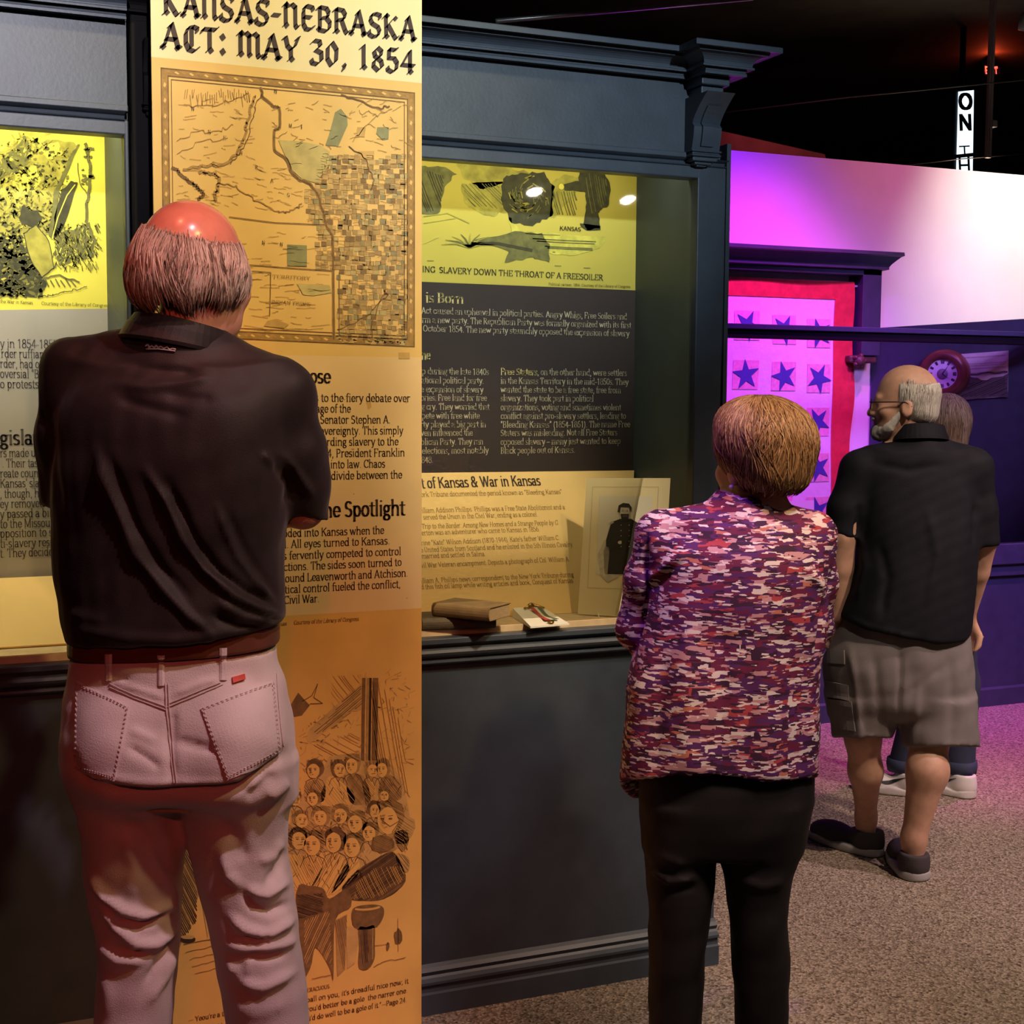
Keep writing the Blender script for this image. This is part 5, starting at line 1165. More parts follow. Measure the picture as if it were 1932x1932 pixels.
# two ceiling spotlights behind the viewer; the glass of the right case mirrors them
def mirrored(px_, py_, Zl):
    g = atY(px_, py_, YC+.022); d = ray(px_, py_); d = np.array([d[0], -d[1], d[2]]); return g+d*((Zl-g[2])/d[2])
for (px_, py_), nm in (((1009, 362), 'left'), ((1185, 377), 'right')):
    q = mirrored(px_, py_, 3.0)
    e_ = empty('ceiling_spotlight', tuple(q), 'white round ceiling spotlight mirrored in the right case glass, %s of the two' % nm, 'lamp', group='ceiling spotlights')
    Rl = .055
    dirv = Vector((.05, .45, -.9)); dirv.normalize()
    m = MB(); m.lathe([(0, 0), (Rl, 0)], mat('lit_lamp_lens', (1, 1, 1), .5, emit=((1, .93, .82), 60)), (0, 0, 0), 'z', 20)
    for v in range(len(m.v)): m.v[v] = tuple(Vector((0, 0, -1)).rotation_difference(dirv) @ Vector(m.v[v]))
    m.build('lens', e_)
    m = MB(); m.lathe([(Rl+.004, -.004), (Rl+.006, .12), (.02, .14), (0, .14)], SBLK, (0, 0, 0), 'z', 20)
    for v in range(len(m.v)): m.v[v] = tuple(Vector((0, 0, -1)).rotation_difference(dirv) @ Vector(m.v[v]))
    m.tube([(0, 0, .05), (0, 0, CEILZ-q[2])], .01, SBLK, 8)
    m.build('housing', e_)
# lamps inside the two wall cases
for x0_, x1_, root, pw, colr in ((.72, 1.85, caseR, 3.3, (1, .88, .56)), (-1.2, .42, caseL, 12.0, (1, .88, .52))):
    a_ = area('case_lamp', ((x0_+x1_)/2, YC+.10, ZOPEN+.12), ((x0_+x1_)/2, 3.56, 1.5), colr, pw, x1_-x0_, .05)
# ------------------------------------------------------------------ figures: implicit shapes turned into one continuous skin
from mathutils.bvhtree import BVHTree
f32 = np.float32
def ell(p, c, r):
    x, y, z = (p[0]-c[0])/r[0], (p[1]-c[1])/r[1], (p[2]-c[2])/r[2]
    k0 = np.sqrt(x*x+y*y+z*z)+1e-6
    k1 = np.sqrt((x/r[0])**2+(y/r[1])**2+(z/r[2])**2)+1e-6
    return k0*(k0-1)/k1
def cone(p, a, b, ra, rb):
    a = np.array(a, f32); b = np.array(b, f32); d = b-a; L2 = float(d@d)+1e-9
    h = np.clip(((p[0]-a[0])*d[0]+(p[1]-a[1])*d[1]+(p[2]-a[2])*d[2])/L2, 0, 1)
    return np.sqrt((p[0]-a[0]-d[0]*h)**2+(p[1]-a[1]-d[1]*h)**2+(p[2]-a[2]-d[2]*h)**2)-(ra+(rb-ra)*h)
def smin(a, b, k):
    if k <= 0: return np.minimum(a, b)
    h = np.clip(.5+.5*(b-a)/k, 0, 1)
    return b+(a-b)*h-k*h*(1-h)
def smax(a, b, k): return -smin(-a, -b, k)
def chain(p, pts, rad, k=.01):
    d = None
    for a, b, ra, rb in zip(pts, pts[1:], rad, rad[1:]):
        e = cone(p, a, b, ra, rb); d = e if d is None else smin(d, e, k)
    return d
def _smooth_interp(z, zs, vs):
    zs = np.array(zs, float); vs = np.array(vs, float)
    o = np.argsort(zs); zs, vs = zs[o], vs[o]
    m = np.gradient(vs, zs)
    i = np.clip(np.searchsorted(zs, z)-1, 0, len(zs)-2)
    h = zs[i+1]-zs[i]; t = np.clip((z-zs[i])/h, 0, 1)
    return ((2*t**3-3*t**2+1)*vs[i]+(t**3-2*t**2+t)*h*m[i]+(-2*t**3+3*t**2)*vs[i+1]+(t**3-t**2)*h*m[i+1])
def loft(p, rows, n=2.3, ends=True, grow=0.):
    """rows (z, cx, cy, a, b): stacked super-ellipses"""
    z = np.asarray(p[2]).ravel()
    zs = [r[0] for r in rows]
    cx, cy, a, b = [_smooth_interp(z, zs, [r[i] for r in rows]).astype(f32) for i in (1, 2, 3, 4)]
    sh = lambda v: v.reshape(np.asarray(p[2]).shape)
    cx, cy, a, b = sh(cx), sh(cy), np.maximum(sh(a)+grow, .004), np.maximum(sh(b)+grow, .004)
    x = np.abs(p[0]-cx)/a; y = np.abs(p[1]-cy)/b
    k = (x**n+y**n)**(1/n)
    d = (k-1)*np.minimum(a, b)
    if ends: d = np.maximum(np.maximum(d, p[2]-max(zs)), min(zs)-p[2])
    return d
def axis(segs):
    """non-uniform axis from (start, stop, step) pieces"""
    out = []
    for a, b, s in segs:
        n = max(1, int(round((b-a)/s))); out += list(np.linspace(a, b, n, endpoint=False))
    return np.array(out+[segs[-1][1]], f32)
def surfnet(fn, xs, ys, zs):
    F = np.broadcast_to(np.asarray(fn((xs[:, None, None], ys[None, :, None], zs[None, None, :])), f32), (len(xs), len(ys), len(zs)))
    S = F < 0
    nx, ny, nz = S.shape
    c = np.zeros((nx-1, ny-1, nz-1), np.int8)
    for i in (0, 1):
        for j in (0, 1):
            for k in (0, 1): c += S[i:nx-1+i, j:ny-1+j, k:nz-1+k]
    I, J, K = np.nonzero((c > 0) & (c < 8))
    vid = -np.ones((nx-1, ny-1, nz-1), np.int32); vid[I, J, K] = np.arange(len(I))
    P = np.zeros((len(I), 3)); N = np.zeros(len(I))
    cs = [(i, j, k) for i in (0, 1) for j in (0, 1) for k in (0, 1)]
    for a in cs:
        for b in cs:
            if sum(abs(u-v) for u, v in zip(a, b)) != 1 or a > b: continue
            fa = F[I+a[0], J+a[1], K+a[2]]; fb = F[I+b[0], J+b[1], K+b[2]]
            m = (fa < 0) != (fb < 0)
            t = np.where(m, fa/np.where(m, fa-fb, 1), 0)
            pa = np.stack([xs[I+a[0]], ys[J+a[1]], zs[K+a[2]]], 1); pb = np.stack([xs[I+b[0]], ys[J+b[1]], zs[K+b[2]]], 1)
            P += np.where(m[:, None], pa+(pb-pa)*t[:, None], 0); N += m
    P /= N[:, None]
    Q = []
    def quads(A, B, v0, v1, v2, v3):
        m = A != B; flip = A
        idx = np.nonzero(m)
        q = np.stack([v0[idx], v1[idx], v2[idx], v3[idx]], 1); fl = flip[idx]
        q[fl] = q[fl][:, ::-1]; Q.append(q[(q >= 0).all(1)])
    quads(S[:-1, 1:-1, 1:-1], S[1:, 1:-1, 1:-1], vid[:, :-1, :-1], vid[:, :-1, 1:], vid[:, 1:, 1:], vid[:, 1:, :-1])
    quads(S[1:-1, :-1, 1:-1], S[1:-1, 1:, 1:-1], vid[:-1, :, :-1], vid[1:, :, :-1], vid[1:, :, 1:], vid[:-1, :, 1:])
    quads(S[1:-1, 1:-1, :-1], S[1:-1, 1:-1, 1:], vid[:-1, :-1, :], vid[:-1, 1:, :], vid[1:, 1:, :], vid[1:, :-1, :])
    return P, np.concatenate(Q)
def normals(V, F):
    n = np.cross(V[F[:, 2]]-V[F[:, 0]], V[F[:, 3]]-V[F[:, 1]]); N = np.zeros_like(V)
    for i in range(4): np.add.at(N, F[:, i], n)
    return N/(np.linalg.norm(N, axis=1)[:, None]+1e-12)
def relax(V, F, it=2, k=.5):
    for _ in range(it):
        A = np.zeros_like(V); c = np.zeros(len(V))
        for i in range(4):
            for j in (1, 3): np.add.at(A, F[:, i], V[F[:, (i+j) % 4]]); np.add.at(c, F[:, i], 1)
        V = V+(A/np.maximum(c, 1)[:, None]-V)*k
    return V
class Fig:
    """a visitor: local x to the viewer's right, y away from the viewer, z up"""
    def __init__(s, name, D, xc, label):
        s.D = D; b = atD(xc, 1000, D); s.o = np.array([b[0], b[1], 0])
        s.root = empty(name, tuple(s.o), label, 'person', rz=-YAW)
        s.ax = np.array([_cy, -_sy, 0]); s.ay = np.array([_sy, _cy, 0])
    def L(s, x, y, dy=0.):
        p = atD(x, y, s.D+dy)-s.o; return np.array([p@s.ax, dy, p[2]])
    def ground(s, x, y, z=0.):
        p = atZ(x, y, z)-s.o; return np.array([p@s.ax, p@s.ay, z])
    def world(s, V): V = np.asarray(V); return s.o+V[..., :1]*s.ax+V[..., 1:2]*s.ay+V[..., 2:]*np.array([0, 0, 1.])
    def px(s, V):
        w = s.world(V)-CAM; z = w@FW; return np.stack([966+FPX*(w@CR)/z, 966-FPX*(w@CU)/z], -1)
    def rows(s, R, cy=0., b=None):
        out = []
        for r in R:
            y, xl, xr, bb = r[:4]; c = r[4] if len(r) > 4 else cy
            l, q = s.L(xl, y, c), s.L(xr, y, c); out.append((l[2], (l[0]+q[0])/2, c, (q[0]-l[0])/2, bb))
        return out
    def folds(s, V, F, fl, back=True):
        """push vertices along their normals where drawn folds run (pixels, width px, amplitude m)"""
        N = normals(V, F); P = s.px(V); w = s.world(V)-CAM; nw = N[:, :1]*s.ax+N[:, 1:2]*s.ay+N[:, 2:]*np.array([0, 0, 1.])
        face = np.clip(-(nw*w).sum(1)/np.linalg.norm(w, axis=1)*2.2, 0, 1)
        D = np.zeros(len(V))
        for pts, wd, amp in fl:
            pts = np.array(pts, float); best = np.full(len(V), 1e9); tt = np.zeros(len(V)); n = len(pts)-1
            for i in range(n):
                a, b = pts[i], pts[i+1]; d = b-a
                h = np.clip(((P-a)@d)/(d@d+1e-9), 0, 1); q = np.hypot(*(P-a-h[:, None]*d).T)
                m = q < best; best = np.where(m, q, best); tt = np.where(m, (i+h)/n, tt)
            D += amp*np.exp(-(best/wd)**2)*np.clip(np.minimum(tt, 1-tt)*5+.25, 0, 1)
        return V+N*(D*face)[:, None]
    def noise(s, V, F, amp, sc, seed=0):
        N = normals(V, F); r = np.random.default_rng(seed); d = np.zeros(len(V))
        for k in range(7):
            v = r.normal(size=3)*sc*(1+.5*k); d += np.sin(V@v+r.uniform(0, 6))/(1+.5*k)
        return V+N*(d*amp/2)[:, None]
    def part(s, name, V, F, m, parent=None):
        b = MB(); b.mesh(V, F, m); o = b.build(name, parent or s.root, fix=False); return o
    def bvh(s, V, F): return BVHTree.FromPolygons([Vector(v) for v in s.world(V)], [list(map(int, f)) for f in F])
    def onto(s, bv, x, y):
        d = Vector(ray(x, y)).normalized(); h = bv.ray_cast(Vector(CAM), d)
        if h[0] is None: return None
        p = np.array(h[0])-s.o; n = np.array(h[1]); n = n if n@np.array(d) < 0 else -n
        return np.array([p@s.ax, p@s.ay, p[2]]), np.array([n@s.ax, n@s.ay, n[2]])
    def patch(s, name, bv, quad, m, off=.003, nu=12, nv=14, parent=None, edge=None, mb=None, puff=0.):
        """a piece of cloth sewn onto a garment: quad (tl, tr, br, bl) in pixels laid on its surface"""
        G_ = {}
        for j in range(nv+1):
            for i in range(nu+1):
                u, v = i/nu, j/nv
                a = np.array(quad[0])*(1-u)+np.array(quad[1])*u; b = np.array(quad[3])*(1-u)+np.array(quad[2])*u; q = a*(1-v)+b*v
                if len(quad) > 4: q[1] += quad[4]*(1-abs(2*u-1))*v
                r = s.onto(bv, *q)
                if r is None: continue
                G_[i, j] = r[0]+r[1]*(off+puff*math.sin(PI*u)*math.sin(PI*v))
                if i in (0, nu) or j in (0, nv): G_[i, j, 'b'] = r[0]-r[1]*.002
        b_ = mb or MB()
        for j in range(nv):
            for i in range(nu):
                k = [(i, j), (i+1, j), (i+1, j+1), (i, j+1)]
                if all(q in G_ for q in k): b_.poly([G_[q] for q in k], m, True)
        rim = [(i, 0) for i in range(nu)]+[(nu, j) for j in range(nv)]+[(i, nv) for i in range(nu, 0, -1)]+[(0, j) for j in range(nv, 0, -1)]
        for a, c in zip(rim, rim[1:]+rim[:1]):
            if a in G_ and c in G_: b_.poly([G_[a], G_[a+('b',)], G_[c+('b',)], G_[c]], m)
        if mb is None: return b_.build(name, parent or s.root, fix=False)
    def seam(s, mb, bv, pts, w, m, off=.002, n=10, dash=False):
        """a raised line of stitching following pixels on a garment"""
        Q = []
        for (x0, y0), (x1, y1) in zip(pts, pts[1:]):
            for i in range(n): Q.append((x0+(x1-x0)*i/n, y0+(y1-y0)*i/n))
        Q.append(pts[-1]); P = [s.onto(bv, *q) for q in Q]
        P = [p for p in P if p is not None]
        if len(P) < 3: return
        if dash:
            for i in range(0, len(P)-1, 2): mb.tube([P[i][0]+P[i][1]*off, P[i+1][0]+P[i+1][1]*off], w, m, 5)
        else: mb.tube([p+nn*off for p, nn in P], w, m, 5)
def rotz(p, a, c):
    x, y = p[0]-c[0], p[1]-c[1]; q, r = math.cos(a), math.sin(a)
    return (x*q+y*r, -x*r+y*q, p[2]-c[2])
def head_sdf(p, c, yaw, sc=1., female=False):
    """skull, jaw, brow, nose, lips, ears; the face looks along +y turned left by yaw"""
    h = rotz(p, yaw, c); h = (h[0]/sc, h[1]/sc, h[2]/sc)
    d = ell(h, (0, -.008, .03), (.076, .096, .088))
    d = smin(d, ell(h, (0, .034, -.035), (.063, .060, .085)), .03)
    d = smin(d, ell(h, (0, .045, -.085), (.046 if not female else .042, .045, .034)), .03)
    d = smin(d, ell(h, (0, .080, -.102), (.022, .018, .016)), .02)
    for q in (-1, 1):
        d = smin(d, ell(h, (q*.040, .062, -.034), (.026, .024, .022)), .02)
        d = smax(d, -ell(h, (q*.031, .098, -.006), (.017, .017, .012)), .012)
        d = smin(d, ell(h, (q*.031, .079, -.006), (.0135, .0135, .0125)), .002)
        d = smin(d, ell(h, (q*.030, .0915, -.0005), (.015, .005, .0035)), .004)
        d = smin(d, ell(h, (q*.076, -.006, -.022), (.010, .020, .033)), .008)
        d = smax(d, -ell(h, (q*.088, -.002, -.018), (.007, .011, .018)), .006)
    d = smin(d, ell(h, (0, .084, .012), (.050, .013, .011)), .014)
    d = smin(d, cone(h, (0, .090, .004), (0, .110, -.040), .008, .0125), .010)
    for q in (-1, 1): d = smin(d, ell(h, (q*.0125, .098, -.043), (.008, .011, .008)), .006)
    d = smin(d, ell(h, (0, .092, -.066), (.023, .010, .0052)), .005)
    d = smin(d, ell(h, (0, .091, -.076), (.020, .010, .006)), .005)
    return d*sc
def face_mats(V, F, c, yaw, sc, skin, lip):
    h = np.stack(rotz((V[:, 0], V[:, 1], V[:, 2]), yaw, c), 1)/sc
    C_ = h[F].mean(1); out = [skin]*len(F)
    EW = mat('eye_white', (.72, .70, .66), .25); EI = mat('eye_iris', (.05, .045, .04), .2)
    for q in (-1, 1):
        e = np.array([q*.031, .079, -.006]); dd = np.linalg.norm(C_-e, axis=1)
        on = (dd < .0142) & (C_[:, 1] > .0865) & (np.abs(C_[:, 2]+.006) < .0075)
        ir = on & (np.hypot(C_[:, 0]-e[0], C_[:, 2]-e[2]) < .0055)
        for i in np.nonzero(on)[0]: out[i] = EW
        for i in np.nonzero(ir)[0]: out[i] = EI
    lp = (np.abs(C_[:, 0]) < .022) & (np.abs(C_[:, 2]+.071) < .0095) & (C_[:, 1] > .088)
    for i in np.nonzero(lp)[0]: out[i] = lip
    return out
def hand_sdf(p, w, d, up, side, sc=1., curl=.9):
    """palm, four unequal curled fingers, and a thumb leaving the side of the palm"""
    w, d, up = [np.array(v, float) for v in (w, d, up)]; d = d/np.linalg.norm(d); up = up-d*(up@d); up /= np.linalg.norm(up); sd = np.cross(d, up)*side
    Q = lambda a, b, c_: w+(d*a+sd*b+up*c_)*sc
    e = None
    for b in (-.028, -.010, .010, .028):
        q = cone(p, Q(.0, b*.7, 0), Q(.075, b, 0), .016*sc, .0125*sc); e = q if e is None else smin(e, q, .012)
    for b, L_, t in ((-.031, .062, 1.0), (-.010, .074, 1.1), (.011, .068, 1.15), (.030, .052, 1.25)):
        a0 = Q(.080, b, 0); c1 = curl*.55; c2 = c1+curl*.7; c3 = c2+curl*.5
        pts = [a0]
        for ln, cc in ((.42, c1), (.33, c2), (.25, c3)):
            pts.append(pts[-1]+(d*math.cos(cc)-up*math.sin(cc))*L_*ln*sc*1.25)
        e = smin(e, chain(p, pts, [.0095*sc, .009*sc, .008*sc, .0068*sc], .003), .004)
    t0 = Q(.022, -.030, -.004); t1 = Q(.052, -.052, -.016); t2 = Q(.080, -.050, -.030); t3 = Q(.098, -.040, -.038)
    return smin(e, chain(p, [t0, t1, t2, t3], [.015*sc, .0115*sc, .0105*sc, .0085*sc], .005), .010)
def strands(fig, mb, vol, c, yaw, th, ph0, ph1, n, mats, rad=.0011, drift=.25, lift=.004, seg=6, seed=1, wave=0., keep=None):
    """hair strands running over the surface of a hair volume; angles in the head's frame (0 = face)"""
    r = np.random.default_rng(seed); T = r.uniform(th[0], th[1], n); dr = r.normal(0, drift, n); li = r.uniform(-.001, lift, n)
    P = np.zeros((n, seg+1, 3)); p0 = np.array([ph0(t) for t in T])+r.normal(0, .06, n); p1 = np.array([ph1(t) for t in T])+r.normal(0, .10, n)
    st = r.uniform(0, .55, n)
    for k in range(seg+1):
        u = k/seg; v = st+(1-st)*u
        a = T+dr*(v-.5)+wave*np.sin(v*9+T*7)*.06+yaw*0; ph = p0+(p1-p0)*v
        # direction in head frame, x right, y face
        dx, dy, dz = np.cos(ph)*np.sin(a), np.cos(ph)*np.cos(a), np.sin(ph)
        q, s_ = math.cos(yaw), math.sin(yaw)
        D = np.stack([dx*q-dy*s_, dx*s_+dy*q, dz], 1)
        lo = np.full(n, .04); hi = np.full(n, .30)
        for _ in range(16):
            m = (lo+hi)/2; X = np.array(c)+D*m[:, None]
            inside = vol((X[:, 0], X[:, 1], X[:, 2])) < 0
            lo = np.where(inside, m, lo); hi = np.where(inside, hi, m)
        P[:, k] = np.array(c)+D*(lo+li*(.3+u))[:, None]
    for i in range(n):
        w = rad*r.uniform(.6, 1.5); Q = P[i]
        if keep is not None:
            ok = keep(Q+r.normal(0, .004, 3)); k0 = int(np.argmax(ok))
            if not ok.any() or seg+1-k0 < 3: continue
            Q = Q[k0:]
        mb.tube(Q, [w*.7]+[w]*(len(Q)-2)+[w*.25], mats[r.integers(len(mats))], 3, cap=False)
SKIN = mat('skin', (.56, .30, .21), .5, var=.08, scale=30, spec=.35)
SKIN_T = mat('tanned_skin', (.56, .32, .22), .5, var=.12, scale=30, spec=.35)
LIP = mat('lips', (.42, .16, .13), .45)
SCALP = mat('red_lit_scalp', (.66, .27, .19), .24, var=.08, scale=40, spec=.55)  # red overhead light tinted into the scalp colour
SHOEB = mat('black_knit_shoe_upper', (.05, .042, .046), .8, bump=.3, bscale=300)
SOLEG = mat('grey_rubber_sole', (.40, .39, .39), .7)
def shoe(fig, heel, yawdir, L_, w, upper, sole, name='shoe', high=.085, sole_h=.028, res=.006):
    """a low shoe: moulded upper with an ankle opening on a thicker, slightly scalloped sole"""
    hx, hy = heel[0], heel[1]; c, s_ = math.cos(yawdir), math.sin(yawdir)
    tr = lambda p: ((p[0]-hx)*c+(p[1]-hy)*s_, -(p[0]-hx)*s_+(p[1]-hy)*c, p[2])
    def up(p):
        q = tr(p)
        d = ell(q, (L_*.20, 0, .045), (L_*.22, w*.46, .062)); d = smin(d, ell(q, (L_*.68, 0, .032), (L_*.33, w*.52, .045)), .035)
        d = smin(d, cone(q, (L_*.18, 0, .05), (L_*.16, 0, high), w*.40, w*.42), .02)
        d = smax(d, q[2]-(high-q[0]*.02), .006); d = np.maximum(d, -ell(q, (L_*.2, 0, high+.012), (L_*.16, w*.34, .035)))
        return np.maximum(d, sole_h*.7-q[2])
    def so(p):
        q = tr(p)
        x = q[0]/L_; ww = w*(.44+.10*np.sin(np.clip(x, 0, 1)*PI*1.0)+.04*np.sin(np.clip(x*1.6-.4, 0, 1)*PI))
        d = np.sqrt((np.clip(np.abs(q[0]-L_*.5)-L_*.5+w*.42, 0, None))**2+(np.abs(q[1])*w*.46/ww)**2)-w*.46
        d = smax(d, np.abs(q[2]-sole_h*.5-.002*np.sin(q[0]*140)*0)-sole_h*.5-.004*np.cos(q[0]*55)*(q[2] > sole_h*.5), .006)
        return d
    X = np.array([heel[0], heel[0]+c*L_]); Y = np.array([heel[1], heel[1]+s_*L_])
    xs = axis([(X.min()-w, X.max()+w, res)]); ys = axis([(Y.min()-w, Y.max()+w, res)]); zs = axis([(-.008, .13, res)])
    V, F = surfnet(up, xs, ys, zs); o = fig.part(name, relax(V, F, 1), F, upper)
    V, F = surfnet(so, xs, ys, zs); V[:, 2] = np.maximum(V[:, 2], .001); fig.part('sole', V, F, sole, o)
    return o, tr
# ================================================================== the tall man before the banner
def man_in_black():
    g = Fig('person', 2.4, 335, 'tall balding man in black polo shirt and pale jeans, seen from behind before the banner')
    L = g.L
    hc = L(367, 513, .005); hyaw = -.42
    BLK = mat('black_knit_polo', (.013, .0095, .010), .62, var=.25, scale=30, bump=.15, bscale=500, sheen=.08, spec=.3)
    # --- body
    SL, SR = L(137, 697), L(536, 738)
    EL, ER = L(136, 945, .05), L(572, 957, .05)
    WL, WR = L(270, 925, .27), L(440, 965, .27)
    torso = g.rows([(722, 190, 485, .07), (770, 140, 530, .105), (900, 130, 528, .115), (1050, 128, 515, .115), (1150, 142, 518, .118), (1240, 152, 510, .11), (1400, 140, 535, .125), (1500, 165, 530, .11)])
    legL = g.rows([(1480, 175, 330, .08), (1600, 175, 325, .075), (1750, 195, 320, .062), (1950, 200, 310, .06), (2150, 210, 305, .055), (2400, 225, 295, .04)])
    legR = g.rows([(1480, 350, 530, .08), (1600, 378, 530, .075), (1750, 405, 540, .062), (1950, 440, 565, .06), (2150, 455, 560, .055), (2400, 465, 545, .04)])
    nb = L(345, 668)
    def body(p):
        d = head_sdf(p, hc, hyaw)
        d = smin(d, cone(p, hc+[0, -.012, -.07], nb+[0, .0, .0], .056, .062), .02)
        t = loft(p, torso, 2.3)
        t = smin(t, cone(p, nb-[0, 0, .015], SL, .036, .034), .03); t = smin(t, cone(p, nb-[0, 0, .015], SR, .036, .034), .03)
        d = smin(d, t, .02)
        for S_, E_, W_, sd in ((SL, EL, WL, 1), (SR, ER, WR, -1)):
            d = smin(d, chain(p, [S_, E_], [.040, .036]), .02)
            d = smin(d, chain(p, [E_, E_*.5+W_*.5, W_], [.036, .035, .026]), .015)
            d = smin(d, hand_sdf(p, W_, (W_-E_)*[1, .5, 1]+[0, .0, .02], (0, 1, .2), sd), .015)
        d = smin(d, loft(p, legL), .02); d = smin(d, loft(p, legR), .02)
        return d
    xs = axis([(-.32, -.12, .009), (-.12, .16, .0045), (.16, .34, .009)]); ys = axis([(-.17, .15, .0055), (.15, .42, .008)]); zs = axis([(.06, .98, .016), (.98, 1.48, .009), (1.48, 1.92, .0045)])
    V, F = surfnet(body, xs, ys, zs); V = relax(V, F, 1, .4)
    fm = face_mats(V, F, hc, hyaw, 1, SKIN, LIP)
    hh = np.stack(rotz((V[:, 0], V[:, 1], V[:, 2]), hyaw, hc), 1)[F].mean(1)
    for i in np.nonzero((hh[:, 2] > .035) & (hh[:, 1] < .075))[0]: fm[i] = SCALP
    g.part('body', V, F, fm)
    # --- hair: grey fringe round the bald crown
    def bald(p):
        rr_ = np.sqrt((p[0]-hc[0]-.010)**2+((p[1]-hc[1]+.020)*.9)**2)
        return p[2]-hc[2]-(.004+np.clip(rr_-.046, 0, 1)*1.35)
    def vol2(p):
        h = rotz(p, hyaw, hc); d = ell(h, (0, -.012, .0), (.0945, .110, .094))
        d = smin(d, ell(h, (0, -.008, .03), (.079, .099, .091)), .012)
        return smin(d, ell(h, (0, -.045, -.032), (.072, .060, .036)), .03)
    def hairv(p, grow=0.):
        h = rotz(p, hyaw, hc)
        d = vol2(p)
        top = bald(p)
        d = smax(d, top, .012)
        d = smax(d, -(h[2]+.040), .01)
        return smax(d, h[1]-.028+.35*np.clip(-h[2], 0, 1), .012)
    V, F = surfnet(hairv, axis([(hc[0]-.15, hc[0]+.15, .004)]), axis([(hc[1]-.15, hc[1]+.12, .004)]), axis([(hc[2]-.11, hc[2]+.15, .004)]))
    G1, G2, G3 = mat('grey_hair', (.36, .29, .23), .55, var=.3, scale=60), mat('dark_grey_hair', (.17, .125, .095), .55), mat('silver_hair', (.52, .44, .37), .5)
    mb = MB(); mb.mesh(V, F, G2)
    strands(g, mb, vol2, hc, hyaw, (PI*.42, PI*1.58), lambda a: .95, lambda a: -.40+.12*math.sin(a*9), 3600, [G1, G1, G3, G2, G3], .0012, .16, .006, 9, 3, .6, lambda Q: bald((Q[:, 0], Q[:, 1], Q[:, 2])) < .006)
    mb.build('hair', g.root, fix=False)
    # --- polo shirt
    rows = g.rows([(695, 165, 510, .095), (750, 122, 545, .122, -.005), (850, 108, 552, .136, -.008), (960, 104, 545, .136, -.004), (1050, 106, 533, .136), (1120, 117, 536, .140), (1165, 122, 537, .142), (1200, 131, 520, .140), (1245, 140, 505, .134)])
    hemL, hemR = L(132, 1208)[2], L(530, 1176)[2]; xL, xR = L(132, 1208)[0], L(530, 1176)[0]
    cz = L(340, 640)
    def shirt(p):
        d = loft(p, rows, 2.35)
        for S_ in (SL, SR): d = smin(d, cone(p, L(335, 672), S_, .068, .050), .045)
        d = smin(d, cone(p, L(337, 655), L(337, 700), .070, .085), .03)
        d = smax(d, (hemL+(hemR-hemL)*(p[0]-xL)/(xR-xL))-p[2], .008)
        l = chain(p, [SL, L(132, 830, .01), L(136, 960, .045)], [.049, .056, .052], .02)
        l = smax(l, L(120, 962)[2]-p[2]-(p[1]-.05)*.15, .006); l = np.maximum(l, -chain(p, [L(136, 900, .04), L(136, 1020, .07)], [.044, .046]))
        r_ = chain(p, [SR, L(556, 850, .02), L(566, 915, .04), L(578, 985, .06)], [.046, .053, .050, .040], .02)
        r_ = smax(r_, L(580, 985)[2]-p[2]-(p[0]-L(590, 985)[0])*.35, .006); r_ = np.maximum(r_, -chain(p, [L(570, 940, .05), L(578, 1040, .08)], [.036, .036]))
        d = smin(d, l, .022); d = smin(d, r_, .022)
        return np.maximum(d, -cone(p, L(345, 520), L(340, 584), .066, .062))
    V, F = surfnet(shirt, axis([(-.34, .36, .0052)]), axis([(-.19, .20, .0056)]), axis([(1.08, 1.67, .0052)]))
    V = relax(V, F, 2, .5)
    K = lambda *a: [(60+x*.352, 560+y*.352) for x, y in a]
    fl = [(K((350, 820), (380, 960), (460, 1140), (560, 1380), (700, 1560), (850, 1720), (960, 1800)), 8, .011), (K((420, 860), (470, 1010), (560, 1240), (680, 1440), (830, 1600)), 9, -.008),
          (K((610, 930), (720, 1090), (810, 1290), (920, 1460), (1080, 1600), (1250, 1690), (1340, 1700)), 9, .013), (K((720, 1000), (800, 1150), (880, 1320), (1000, 1470), (1150, 1580), (1300, 1640)), 9, -.010),
          (K((990, 1120), (1040, 1260), (1100, 1400), (1200, 1530), (1340, 1680)), 7, .006), (K((1050, 1150), (1110, 1300), (1200, 1450), (1330, 1610)), 8, -.004),
          (K((1000, 1640), (1140, 1720), (1300, 1750)), 7, .008), (K((960, 1700), (1100, 1770), (1230, 1770)), 8, -.008),
          (K((1240, 840), (1310, 920)), 8, .006), (K((1330, 830), (1430, 960), (1500, 1060)), 8, .008), (K((1380, 900), (1390, 1000), (1370, 1120)), 9, -.010), (K((1290, 880), (1370, 1000)), 8, -.006),
          (K((500, 360), (700, 390), (880, 400)), 10, -.006), (K((440, 470), (620, 490), (840, 460), (960, 430)), 9, .006), (K((460, 540), (620, 590), (820, 640)), 10, -.005), (K((720, 520), (860, 540), (970, 550)), 9, -.004),
          (K((90, 620), (100, 800), (130, 1000), (150, 1140)), 10, -.006), (K((40, 620), (70, 700)), 6, -.004),
          (K((240, 1780), (500, 1830), (800, 1850), (1100, 1800)), 12, .007), (K((200, 1700), (400, 1740)), 10, .004)]
    V = g.folds(V, F, fl); V = g.noise(V, F, .0018, 26, 4)
    sh = g.part('polo_shirt', V, F, BLK)
    bv = g.bvh(V, F)
    # collar: a soft fold-over band
    mb = MB(); n = 44; ring = []
